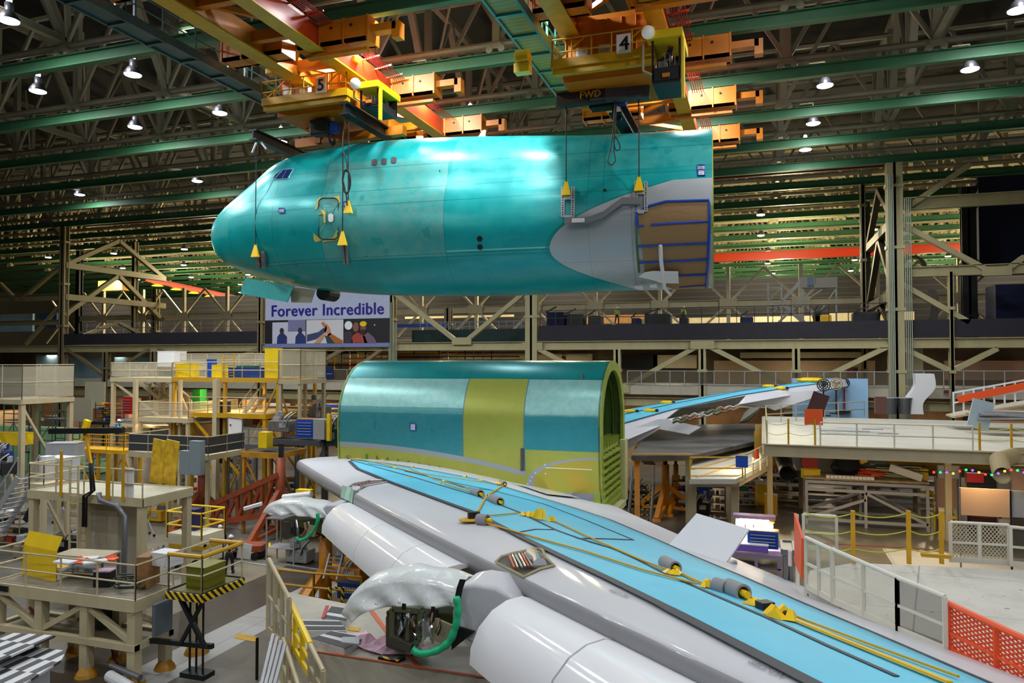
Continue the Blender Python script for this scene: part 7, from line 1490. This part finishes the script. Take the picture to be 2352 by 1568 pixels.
# ramp with red rails and the lumber at the right edge
t = thing('access_ramp', 'white railed ramp with a long orange stripe at the right edge', 'ramp', PY(2270, 950, 50)); A1, A2 = PY(2190, 925, 50), PY(2380, 892, 50)
for dz in (0, .6, 1.2): MB().beam(A1+V((0, 0, dz-.6)), A2+V((0, 0, dz-.6)), .09).ob('ramp_rail', white, t)
for k in range(9): c = A1.lerp(A2, k/8); MB().beam(c-V((0, 0, .7)), c+V((0, 0, .65)), .08).ob('post', white, t)
MB().beam(A1.lerp(A2, .05)+V((0, -.1, .15)), A2+V((0, -.1, .3)), .06, .4).ob('orange_stripe', safor, t); MB().poly([A1-V((0, 0, .8)), A2-V((0, 0, .8)), A2+V((0, 2, -.8)), A1+V((0, 2, -.8))], .1, (0, 0, 1)).ob('ramp_floor', cream, t)
for k in range(14): c = PY(2242+rnd.uniform(0, 60), 968-k*2.0, 47+k*.1); MB().box(c+V((1.5, 0, 0)), (rnd.uniform(2.6, 4), .6, .07), rnd.uniform(-.08, .08)).ob('plank', [wood, brown, mat('dark_plank', (76, 56, 40), .6)][k % 3], None, label='one of the brown planks stacked at the right end of the raised deck', cat='plank', group='planks stacked on the raised deck')
for k in range(8): c = PY(2312+rnd.uniform(0, 40), 962-k*2.4, 44); MB().box(c, (3.4, .4, .05), rnd.uniform(-.2, .2)).ob('aluminium_strip', lgrey, None, label='one of the bright metal strips lying before the brown planks', cat='strip', group='metal strips before the planks')
p = PY(2252, 952, 44); MB().box(p, (1.1, .06, 1.5), .3, .25).ob('leaning_panel', mat('pale_blue_white_panel', (170, 186, 196), .5), None, label='pale blue-white panel leaning on the brown planks', cat='panel')
for k in range(6): p = onR(1925+k*16, 986+(k % 3)*5); MB().box(p+V((0, 0, .04)), (2.6, .12, .06), rnd.uniform(-.1, .1)).ob('metal_strip', lgrey if k % 2 else white, None, label='one of the thin pale strips lying flat on the raised deck', cat='strip', group='thin strips lying on the raised deck')
p, q = PY(2236, 912, CY-.5), PY(2272, 895, CY-.5); MB().bx(p.x, q.x, CY-.5, CY-.45, p.z, q.z).ob('wall_notice', mat('grey_notice', (120, 120, 124), .5), None, label='grey notice board on the walkway fascia near the ramp', cat='notice')
p, q = PY(2168, 903, CY-.5), PY(2180, 896, CY-.5); MB().bx(p.x, q.x, CY-.5, CY-.45, p.z, q.z).ob('wall_sign', mat('maroon_sign', (110, 20, 40), .5), None, label='small maroon sign on the walkway fascia', cat='sign')
# lower grey deck and sloping deck with yellow lines
zg = 4.6; g0, g1 = PZ(1450, 1045, zg), PZ(1580, 1045, zg)
gd = mat('stained_dark_deck', (82, 80, 78), .5, var=.4, vs=.6)
t = thing('raised_deck', 'dark stained deck below the open rear of the far wing', 'deck', (g0.x+3, g0.y+4, 0)); MB().poly([PZ(1450, 1046, zg), PZ(1590, 1046, zg), PZ(1757, 1008, zg), PZ(1757, 972, zg), PZ(1600, 975, zg), PZ(1480, 1000, zg)], .25, (0, 0, 1)).ob('deck', gd, t)
MB().beam(PZ(1452, 1050, zg-.15), PZ(1590, 1050, zg-.15), .2, .4).ob('edge_beam', mat('ochre_edge_paint', (196, 150, 40)), t); [MB().beam(PZ(px, 1048, zg-.2), V((PZ(px, 1048, zg).x, PZ(px, 1048, zg).y, 0)), .3).ob('leg', [gj, cream][k % 2], t) for k, px in enumerate((1463, 1580))]
t2 = thing('raised_deck', 'pale deck with yellow lines beside the dark stained deck', 'deck', PZ(1650, 1100, 3.6)); zs = 4.0
P = [(1583, 1100), (1690, 1100), (1762, 1062), (1762, 1012), (1592, 1052)]; MB().poly([PZ(a, c, zs) for a, c in P], .25, (0, 0, 1)).ob('deck', dmr, t2)
for a, c in (((1590, 1058), (1760, 1016)), ((1590, 1078), (1760, 1030)), ((1600, 1095), (1700, 1062))): MB().beam(PZ(*a, zs+.02), PZ(*c, zs+.02), .14, .02).ob('yellow_line', yellow, t2)
MB().beam(PZ(1583, 1104, zs-.25), PZ(1692, 1104, zs-.25), .25, .6).ob('edge_beam', cream, t2); MB().beam(PZ(1692, 1104, zs-.25), PZ(1764, 1066, zs-.25), .25, .6).ob('edge_beam', cream, t2)
for px in (1590, 1688): c = PZ(px, 1104, zs-.4); MB().beam(c, (c.x, c.y, 0), .4).ob('leg', cream, t2)
rail_set(t2, [PZ(1585, 1100, zs), PZ(1706, 1100, zs)], 1.1, yellow, 'guard_rail', 2.4, .04); rail_set(t2, [PZ(1712, 1100, zs), PZ(1762, 1070, zs)], 1.25, crwarm, 'guard_rail', 1.6, .04)
item('cooler_box', 'blue lidded box at the rail of the deck with yellow lines', 1704, 1072, 33.6, .5, .4, .45, bluep, 0, dark)
p = PZ(1737, 1052, zs); MB().lathe([(.02, 0), (.2, 0), (.03, .75)], p, n=12).ob('traffic_cone', safor, None, label='orange cone on the deck with yellow lines', cat='cone')
# black and yellow boarding stairs
stm = mat('dark_stair_tread', (40, 38, 34), .6, fn=lambda t, b, c: t.links.new(mixc(t, (coords(t)[0]).mod(.3).lt(.15)*coords(t)[1].mod(.3).lt(.4), c, lin((196, 150, 50))).k, b.inputs['Base Color']))
stairs('boarding stairs with black and yellow striped treads beside the centre section', PZ(1468, 1222, 0), PZ(1468, 1222, 0)+V((.0, 1.8, 2.6)), 1.3, (1, 0, 0), grey, stm, lgrey)
jack('amber jack under the dark stained deck, inner one', 1528, 1066, 1180, PZ(1528, 1180, 0).y, gj, .5, 2.4); jack('amber jack under the dark stained deck, by the cream post', 1552, 1066, 1170, PZ(1552, 1172, 0).y, gj, .35, 2)
item('blue_crate', 'royal blue crate under the deck with yellow lines', 1620, 1142, 0, 1.0, .8, 1.0, bluep); item('parts_rack', 'grey rack of trays beside the royal blue crate', 1648, 1175, 0, 1.0, .9, 2.0, grey)
item('storage_shelf', 'white shelf with bottles under the raised decks', 1715, 1160, 0, 1.3, .8, 1.7, paper); item('green_bucket', 'green bucket on the white bottle shelf', 1706, 1128, PZ(1715, 1160, 0).y-.1, .6, .4, .35, mat('green_crate', (20, 110, 70))); item('flammables_cabinet', 'yellow cabinet beside the white bottle shelf', 1748, 1158, 0, 1.1, .8, 1.4, bright); item('wash_basin', 'white sink above the yellow cabinet', 1747, 1112, PZ(1748, 1158, 0).y, 1.0, .7, .3, white)
item('rolling_steps', 'yellow rolling steps beside the yellow cabinet', 1771, 1182, 0, .8, .8, 1.3, mat('ochre_edge_paint', (196, 150, 40)))
t = thing('suction_duct', 'large dark open duct under the raised deck, left of the frame table', 'duct', PY(1811, 1087, 37)); c = PY(1811, 1087, 40); MB().rows([[c+V((.42*k_*math.cos(a)+dx, dy, .38*k_*math.sin(a)+dz)) for a in np.linspace(0, 2*math.pi, 18)[:-1]] for k_, dx, dy, dz in ((.92, 0, .3, 0), (1, 0, 0, 0), (1.05, .0, 0, 0), (1, -.05, .5, .1), (.95, -.2, 1.0, .6))], True).ob('duct_pipe', mat('duct_dark', (50, 48, 44), .5, .4), t)
t = thing('suction_duct', 'beige elbow duct with black mouth under the right end of the deck', 'duct', PY(2302, 1095, 34)); c = PY(2303, 1092, 38); MB().rows([[c+V((.36*k_*math.cos(a)+dx, dy, .36*k_*math.sin(a)+dz)) for a in np.linspace(0, 2*math.pi, 18)[:-1]] for k_, dx, dy, dz in ((.9, 0, .4, 0), (1, 0, 0, 0), (1.1, 0, .1, .1), (1.1, .0, .5, .6), (1, .6, .8, .8), (1, 2, .9, .9))], True).ob('duct_pipe', mat('duct_beige', (170, 150, 110), .5), t)
# grey frame table with heaped gear
yt = PZ(1990, 1212, 0).y; KT = 1.3; p, q = PY(1853, 1200, yt), PY(2130, 1112, yt); FT = thing('frame_table', 'long grey steel frame table heaped with gear under the raised deck', 'table', (p.x, yt, 0)); zt = q.z; al = mat('pale_grey_frame', (158, 160, 172), .45)
for y in (yt, yt+2.6):
    for x in (p.x, (p.x+q.x)/2, q.x): MB().bx(x-.08, x+.08, y-.08, y+.08, 0, zt-.1).ob('leg', al, FT)
    for z in (zt-.15, zt-.62, .35): MB().bx(p.x, q.x, y-.06, y+.06, z-.09, z+.09).ob('cross_rail', al, FT)
    MB().beam(((p.x+q.x)/2, y, zt-.7), (q.x, y, .4), .16).ob('brace', al, FT); MB().beam(((p.x+q.x)/2, y, zt-1.1), (p.x, y, .4), .16).ob('brace', al, FT)
MB().bx(p.x-.1, q.x+.1, yt-.1, yt+2.8, zt, zt+.12).ob('table_top', mat('dusty_top', (150, 138, 108), .6, var=.2, vs=3), FT)
def onT(px, py=1100): c = PY(px, py, yt+1.2); return V((c.x, c.y, zt+.12))
c = onT(1945); MB().lathe([(.02, 0), (.75, .07), (.95, .5), (.7, 1.05), (.05, 1.2)], c, (0, 0, 1), 14).ob('black_bag', mat('glossy_black_bag', (24, 26, 34), .2), None, label='round glossy black bag on the frame table', cat='bag')
item('yellow_bin', 'yellow bin at the near left of the frame table', 1862, 1098, yt+1.0, 1.0, .6, .55, bright, .3); c = PY(1860, 1062, yt+1.6); MB().lathe([(.02, -.06), (.5, -.06), (.5, .06), (.02, .06)], c, (0, 1, 0), 18).ob('red_reel', redp, None, label='red round reel standing behind the yellow bin', cat='reel')
item('back_panel', 'grey backing sheet behind the red reel', 1925, 1085, yt+2.4, 5.6, .06, 1.2, mat('dim_grey_sheet', (110, 112, 108), .5))
for k in range(12): x = onT(1898+k*9, 1112); MB().box(V((x.x, yt-.0, zt+.2)), (.2, .35, .18)).ob('white_clamp', paper, None, label='one of the white clamps lined along the near edge of the frame table', cat='clamp', group='white clamps on the frame table')
for k in range(6): c = onT(1985)+V((0, 0, .12+k*.07)); MB().box(c+V((rnd.uniform(-.2, .2), 0, 0)), (2.1, 1.1, .03), rnd.uniform(-.2, .3), .1).ob('orange_grid', safor, None, label='one of the orange wire grids heaped on the frame table', cat='grid', group='orange grids on the frame table')
for k in range(14): c = onT(2060)+V((0, rnd.uniform(-.3, .3), .05+k*.055)); MB().box(c+V((rnd.uniform(-.4, .3), 0, 0)), (2.8, .14, .06), rnd.uniform(-.35, .1)).ob('ribbed_slat', [mat('pale_lime_slat', (180, 190, 140), .5), dark][k % 2], None, label='one of the pale green and dark slats stacked on the frame table', cat='slat', group='slats on the frame table')
c = onT(2075); MB().box(c+V((.1, -.4, .42)), (1.8, .6, .42), -.28, .28).ob('white_case', paper, None, label='tilted white and black case on top of the slats', cat='case'); item('yellow_reel', 'yellow barrel reel at the right end of the frame table', 2113, 1100, yt+1.2, .8, .6, .6, bright)
c = onT(1915)+V((0, 0, .2)); MB().beam(c, c+V((1.9, .2, .8)), .22).ob('yellow_tube', bright, None, label='yellow tube lying aslant before the black bag', cat='tube')
# behind and right of it
for (a, c, py0, py1, Y, m, l, kd) in ((2205, 2320, 1125, 1182, 41, mat('tan_partition', (196, 156, 122), .6), 'tan partition panel on the right below the string of coloured bulbs', 'partition'), (2322, 2400, 1130, 1187, 41, mat('grey_partition', (146, 148, 154), .6), 'grey partition panel at the right edge', 'partition'),
                                 (2218, 2290, 1080, 1125, 46, black, 'black curtained stall under the coloured bulbs', 'stall'), (2152, 2205, 1070, 1105, 50, paper, 'white board beside the black curtained stall', 'white board'), (2150, 2200, 1100, 1165, 49, pinkw, 'beige cupboard behind the yellow gate', 'cupboard'), (2320, 2400, 1078, 1130, 45, pinkw, 'beige stall wall under the duct at the right edge', 'stall')):
    p, q = PY(a, py1, Y), PY(c, py0, Y); t = thing(kd.replace(' ', '_'), l, kd, (p.x, Y, 0)); MB().bx(p.x, q.x, Y, Y+.08, max(0, p.z), q.z).ob('panel', m, t); b = MB(); b.beam((p.x, Y-.02, 0), (p.x, Y-.02, q.z), .07); b.beam((q.x, Y-.02, 0), (q.x, Y-.02, q.z), .07); b.ob('side_post', grey, t)
item('sandwich_board', 'red notice with a white sheet on the black stall', 2240, 1108, 45.6, .8, .1, .5, redp, 0, paper); item('stool', 'dark cart with red boxes before the tan partition', 2262, 1222, 0, 1.6, .9, .9, mat('dark_red_box', (80, 26, 30), .6)); item('cable_tub', 'white tub of cables before the grey partition', 2305, 1226, 0, .6, .6, .9, paper)
sl_ = thing('bulb_string', 'string of small coloured bulbs above the black curtained stall', 'string lights', PY(2240, 1085, 32.5)); SP = [PY(lerp(2145, 2352, k/14), 1082+6*math.sin(k*.9)*(1 if k > 2 else 0), 32.5) for k in range(15)]; MB().path(SP, .012, 4).ob('wire', dark, sl_)
for k, pnt in enumerate(SP): MB().ball(pnt-V((0, 0, .04)), .05, 6).ob('bulb', [mat('bulb_red', (255, 60, 40), .4, emis=(255, 60, 40), es=2), mat('bulb_green', (40, 230, 120), .4, emis=(40, 230, 120), es=2), mat('bulb_violet', (140, 80, 255), .4, emis=(140, 80, 255), es=2), mat('bulb_amber', (255, 180, 60), .4, emis=(255, 180, 60), es=2)][k % 4], sl_)
p = PY(1700, 1060, 44); bl = thing('aircraft_body', 'gold lit curved aircraft belly glimpsed under the raised deck', 'aircraft section', (p.x, 60, 0)); cxx = PY(2000, 1060, 48); MB().rows([[V((x, 54+3.2*math.cos(a), 5.6+3.0*math.sin(a))) for a in np.linspace(3.2, 6.2, 14)] for x in (PY(1735, 1060, 58).x, PY(2000, 1060, 58).x, 34)]).ob('belly_skin', mat('gold_lit_primer', (200, 160, 60), .35, var=.2), bl, smooth=2)  # yellow light on the belly is put into its skin colour
for px, Y in ((1720, 42), (1900, 43), (2080, 42), (2250, 41)): p = PY(px, 1035, Y); lamp_light((p.x, Y, 4.9), 90 if px < 1800 else 210, (1, .76, .44), 2.0)
# yellow gate steps beside the table
ys_ = PZ(2170, 1222, 0).y; stand('yellow railed steps right of the frame table', PY(2145, 1180, ys_).x, PY(2200, 1180, ys_).x, ys_, ys_+1.3, .9, bright, grey, 1.3, 2, 'sew', 0, None, .1, None, 'work_platform', 'work platform', 0, .08)
# ================================================================ near right deck
zn = 5.3
nd = thing('raised_deck', 'pale floor deck with black marks in the bottom right corner', 'deck', PZ(2100, 1400, zn))
def mk(t, b, c):
    x, y, z, vec = coords(t); n = noise(t, 1.1, vec, 4, .7); col = mixc(t, n.sm(.4, .7)*.35, c, lin((150, 146, 136))); sp_ = noise(t, 5., vec, 2, .5).sm(.7, .72); col = mixc(t, sp_*.8, col, lin((50, 50, 50))); l = (x-y*.2).mod(3.1).lt(.03).max((y).mod(2.7).lt(.025)); col = mixc(t, l*.6, col, lin((80, 80, 78))); t.links.new(col.k, b.inputs['Base Color'])
MB().poly([PZ(a, c, zn) for a, c in ((1848, 1352), (1860, 1310), (1960, 1292), (2420, 1312), (2700, 1600), (2300, 1640), (2170, 1475))], .3, (0, 0, 1)).ob('deck', mat('marked_pale_floor', (198, 194, 184), .5, fn=mk), nd)
for px in (1960, 2088, 2163): c = PZ(px, 1294, zn); MB().beam(c, c+V((0, 0, 1.22)), .09).ob('stanchion', yellow, nd)
cs = [PZ(1848, 1290, zn), PZ(1960, 1294, zn), PZ(2088, 1292, zn), PZ(2163, 1294, zn)]
for a, c in zip(cs, cs[1:]):
    for h_ in (.35, .75, 1.15): MB().path([a.lerp(c, u)+V((0, 0, h_-.1*math.sin(math.pi*u))) for u in np.linspace(0, 1, 8)], .014, 4).ob('safety_chain', mat('yellow_green_chain', (190, 196, 40)), nd)
for c in (cs[2], cs[3]): pass
wr = mat('white_tube_paint', (216, 210, 194), .45)
dm1 = mat('diamond_mesh', (190, 184, 160), .5, fn=meshy(.06, .26)); dmo = mat('orange_diamond_mesh', (226, 76, 26), .5, fn=meshy(.042, .3)); dms = mat('dark_square_mesh', (84, 82, 72), .5, alpha=.36)
slope_rail('white mesh panel with black edge behind the yellow stanchions', [(2182, 1199), (2318, 1206)], [(2184, 1290), (2318, 1298)], zn, wr, 2, dm1, 'mesh_barrier'); slope_rail('dark mesh panel at the right edge behind the stanchions', [(2322, 1210), (2420, 1220)], [(2322, 1300), (2420, 1308)], zn, wr, 1, dms, 'mesh_barrier')
slope_rail('white rounded mesh panel beside the orange panel', [(1846, 1181), (1922, 1186)], [(1846, 1262), (1922, 1268)], zn-.2, wr, 1, mat('clear_beige_mesh', (190, 184, 160), .5, alpha=.22), 'mesh_barrier')
slope_rail('cream railing running along the near wing edge, upper stretch', [(1852, 1234), (1912, 1262)], [(1852, 1352), (1912, 1384)], zn, wr, 2, mat('clear_beige_mesh', (190, 184, 160)), 'guard_railing'); slope_rail('cream railing running along the near wing edge, middle stretch', [(1914, 1262), (2062, 1326)], [(1914, 1386), (2062, 1452)], zn, wr, 2, mat('clear_beige_mesh', (190, 184, 160)), 'guard_railing'); slope_rail('cream railing with square dark mesh beside the orange fence', [(2062, 1326), (2172, 1370)], [(2062, 1452), (2172, 1500)], zn, wr, 1, dms, 'guard_railing')
slope_rail('orange mesh fence in the bottom right corner', [(2177, 1385), (2420, 1497)], [(2180, 1500), (2420, 1625)], zn, safor, 2, dmo, 'mesh_fence', .05, .42)
t = thing('orange_panel', 'upright orange panel at the corner of the near right deck', 'panel', PZ(1838, 1340, zn)); MB().poly([PD(1829, 1178, 16.6), PD(1847, 1236, 15.6), PD(1845, 1328, 15.6), PD(1830, 1290, 16.4)], .05).ob('panel', safor, t); MB().beam(PD(1830, 1180, 16.6), PD(1832, 1345, 16.2), .08).ob('frame', wr, t)
item('control_pendant', 'white control pendant hanging left of the orange panel', 1815, 1300, 17.5, .08, .06, .3, paper)
item('yellow_bar', 'short yellow bar lying by the white mesh panel', 2150, 1281, 17, .55, .05, .04, yellow)
b = MB(); MB().beam(PZ(1690, 1237, 0), PZ(2250, 1268, 0)+V((0, 0, .0)), .1, .04).ob('floor_line', mat('dark_red_line', (130, 36, 40), .5), None, label='dark red line across the pale aisle on the right', cat='floor marking')
# ================================================================ lilac workbench with lit pegboard
yk = PZ(1740, 1332, 0).y; wb = thing('workbench', 'lilac workbench with a brightly lit pegboard beyond the near wing', 'workbench', (PY(1740, 1300, yk).x, yk, 0)); lil = mat('lilac_paint', (142, 122, 160), .5)
p, q = PY(1680, 1268, yk), PY(1795, 1268, yk); MB().bx(p.x, q.x, yk, yk+1.6, p.z-.15, p.z).ob('bench_top', lil, wb)
for x in (p.x+.1, (p.x+q.x)/2, q.x-.1): MB().bx(x-.07, x+.07, yk, yk+.14, 0, p.z-.15).ob('leg', lil, wb)
MB().bx(p.x, q.x, yk, yk+1.5, p.z*.45, p.z*.45+.06).ob('shelf', grey, wb); a, c = PY(1690, 1235, yk+1.5), PY(1776, 1190, yk+1.5); MB().bx(a.x, c.x, yk+1.5, yk+1.56, p.z, c.z).ob('pegboard', mat('warm_pegboard', (240, 226, 190), .6), wb)
MB().bx(a.x-.1, c.x+.1, yk+1.0, yk+1.6, c.z, c.z+.15).ob('canopy', lil, wb); MB().bx(a.x+.2, c.x-.2, yk+1.2, yk+1.3, c.z-.08, c.z-.02).ob('tube_lamp', mat('bench_tube', (255, 250, 235), .4, emis=(255, 246, 225), es=6), wb); lamp_light(((a.x+c.x)/2, yk+1.0, c.z-.1), 110, (1, .95, .85), 1.6, sy=.15, shape='RECTANGLE')
for k in range(7): MB().box((lerp(a.x, c.x, .15+k*.11), yk+1.46, lerp(p.z, c.z, .55+.1*(k % 2))), (.05, .04, .25)).ob('hanging_tool', [dark, redp, yellow][k % 3], wb)
chest('royal blue tool chest on the lilac workbench', PY(1752, 1256, yk+.6), 1.35, .6, .75, bluep, 4); item('yellow_helmet', 'yellow hard hat hung at the end of the pegboard', 1773, 1200, yk+1.2, .25, .25, .18, bright); item('violet_roll', 'violet and white wrapped boxes on the lilac workbench', 1725, 1264, yk+.2, 1.5, .5, .3, mat('violet_wrap', (120, 90, 190), .4), 0, paper)
item('blue_cup', 'small blue cup on the toolboxes of the workbench', 1742, 1224, yk+1.2, .14, .14, .2, bluep); item('yellow_tray', 'yellow tray on top of the blue tool chest', 1752, 1230, yk+.6, .5, .3, .12, yellow)
stand('white wheeled stand frame left of the upright orange panel', PY(1800, 1330, 20).x, PY(1822, 1330, 20).x, 20, 21, PY(1810, 1265, 20).z, grey, None, 1, 2, '', 0, None, .1, None, 'stand_frame', 'stand', 0, .08)
# ================================================================ smaller gear that fills the floor
E9 = [('tool_cart', 'small steel cart with hoses beside the cream tower legs', 245, 1262, 1.2, .8, 1.1, grey), ('welding_machine', 'dark machine with hoses under the tower platform', 150, 1262, 1.3, .9, 1.2, dark), ('parts_rack', 'rack of coloured bins behind the rust red truss', 575, 1165, 1.8, .6, 1.8, grey),
 ('parts_rack', 'taller rack of bins left of the rust red jack', 420, 1150, 2.2, .7, 2.4, creamd), ('pump_machine', 'pump with pipes behind the scissor lift', 360, 1195, 1.6, 1.0, 1.3, yellow), ('storage_rack', 'wide rack of boxes under the middle deck', 400, 1090, 3.5, .8, 2.6, creamd), ('storage_rack', 'rack of boxes seen between the cream posts', 545, 1085, 3, .8, 2.6, grey),
 ('drill_machine', 'grey drill machine left of the black bar trestle', 120, 1110, 1.8, 1.2, 1.8, grey), ('lathe_machine', 'pale green machine behind the yellow trestle', 220, 1085, 2.2, 1.2, 1.6, mat('pale_green_board', (150, 190, 140))), ('parts_rack', 'rack with bins behind the wing root table', 650, 1150, 2.4, .7, 1.8, grey),
 ('storage_rack', 'rack of boxes under the raised deck behind the open duct', 1800, 1150, 2.6, .8, 2.4, creamd), ('storage_rack', 'long rack of boxes behind the grey frame table', 1930, 1140, 5, .9, 3.0, creamd), ('storage_rack', 'rack of boxes behind the right end of the frame table', 2080, 1142, 4, .9, 3.0, brown), ('test_machine', 'dark machine with hoses behind the boarding stairs', 1455, 1165, 2, 1.2, 2.2, dark),
 ('parts_rack', 'dark rack with hanging hoses left of the cream pillar', 1575, 1172, 1.6, .8, 2.4, dark), ('test_machine', 'low dark machine between the two cream pillars', 1605, 1178, 1.4, 1.0, 1.4, dark), ('storage_rack', 'rack of boxes far behind the yellow cabinet', 1760, 1128, 3, .8, 2.6, pinkw), ('press_machine', 'brown machine deep under the raised deck', 2010, 1120, 3, 1.4, 3.0, wood),
 ('tool_cart', 'cart with fittings beside the amber jack', 690, 1290, 1.2, .8, 1.2, lgrey), ('hydraulic_machine', 'yellow hydraulic power pack behind the near yellow barrier', 800, 1330, 1.8, 1.0, 1.2, gj), ('parts_rack', 'rack of bins at the left edge below the landing', 30, 1250, 1.8, .7, 2.0, creamd), ('tool_cart', 'cart below the aluminium stairs', 70, 1280, 1.3, .9, 1.2, creamd)]
for kd, lb, px, py, w, d, h_, m in E9: item(kd, lb, px, py, 0, w, d, h_, m)
# caster trestles on the open floor, tracks and paint marks
for k, (px, py, l) in enumerate(((322, 1172, 'small steel trestle on casters behind the tower deck'), (338, 1232, 'small steel trestle on casters nearer the scissor lift'), (143, 1200, 'small steel trestle on casters under the tower deck'))):
    p = PZ(px, py, 0); t = thing('caster_trestle', l, 'trestle', p)
    for a in (0, 2.1, 4.2): e = p+V((.5*math.cos(a), .5*math.sin(a), .1)); MB().beam(p+V((0, 0, 1.0)), e, .05).ob('leg', lgrey, t); MB().tube(e-V((0, .03, 0)), e+V((0, .03, 0)), .08, 8).ob('caster', rubber, t)
    MB().tube(p+V((0, 0, .9)), p+V((0, 0, 1.3)), .04, 6).ob('screw', dark, t)
def mark(nm, l, pts, m, z=.012): MB().poly([PZ(a, c, 0)+V((0, 0, z)) for a, c in pts][::-1], .01, (0, 0, 1)).ob(nm, m, None, label=l, cat='floor marking')
mark('floor_patch', 'yellow painted floor patch left of the near deck', [(536, 1465), (548, 1455), (594, 1463), (585, 1474)], yellow); mark('floor_patch', 'yellow step pad on the dark floor beyond the workers', [(583, 1246), (622, 1246), (620, 1257), (583, 1256)], bright); mark('floor_patch', 'yellow painted patch under the inner strut', [(668, 1262), (720, 1260), (712, 1270), (660, 1274)], yellow)
for k, (a, c) in enumerate((((540, 1278), (760, 1312)), ((545, 1288), (770, 1324)))): MB().beam(PZ(*a, .02), PZ(*c, .02), .12, .04).ob('floor_track', lgrey, None, label=['steel floor track behind the near barrier, farther one', 'steel floor track behind the near barrier, nearer one'][k], cat='track', group='floor tracks')
MB().beam(PZ(190, 1168, .02), PZ(560, 1215, .02), .1, .03).ob('floor_track', lgrey, None, label='long steel floor track crossing behind the cream tower', cat='track')
MB().beam(PZ(150, 1188, .01), PZ(420, 1200, .01), .08, .02).ob('floor_line', yellow, None, label='yellow floor line behind the cream tower', cat='floor marking')
p = PZ(578, 1320, 0); t = thing('flat_cart', 'low rust red cart beside the bending workers', 'cart', PZ(560, 1300, 0)); c = PZ(568, 1280, 0); MB().box(c+V((0, 0, .55)), (1.8, 1.0, .3), .3).ob('bed', rust, t); [MB().tube(c+V((sx*.7, -.4, .2)), c+V((sx*.7, .4, .2)), .2, 12).ob('wheel', rubber, t) for sx in (-1, 1)]
P = PZ(548, 1244, 1.4); MB().poly([P, P+V((.7, .1, -.1)), P+V((.6, .1, -.8)), P+V((-.1, 0, -.75))], .02).ob('paper_sheet', paper, None, label='white sheet held up beside the bending workers', cat='sheet')
c = PZ(395, 1262, 2.6); item('white_cooler', 'white crate on the corner of the big cream stand', 384, 1296, pc.y+1.6, .8, .6, .4, paper)
for k in range(3): MB().beam(PZ(330+k*12, 1345-k*6, za), PZ(352+k*12, 1260-k*4, za+.9), .05).ob('bar', [yellow, chrome, dark][k], None, label=['yellow bar leaning on the brown case', 'bright metal bar leaning on the brown case', 'black bar leaning on the brown case'][k], cat='bar')
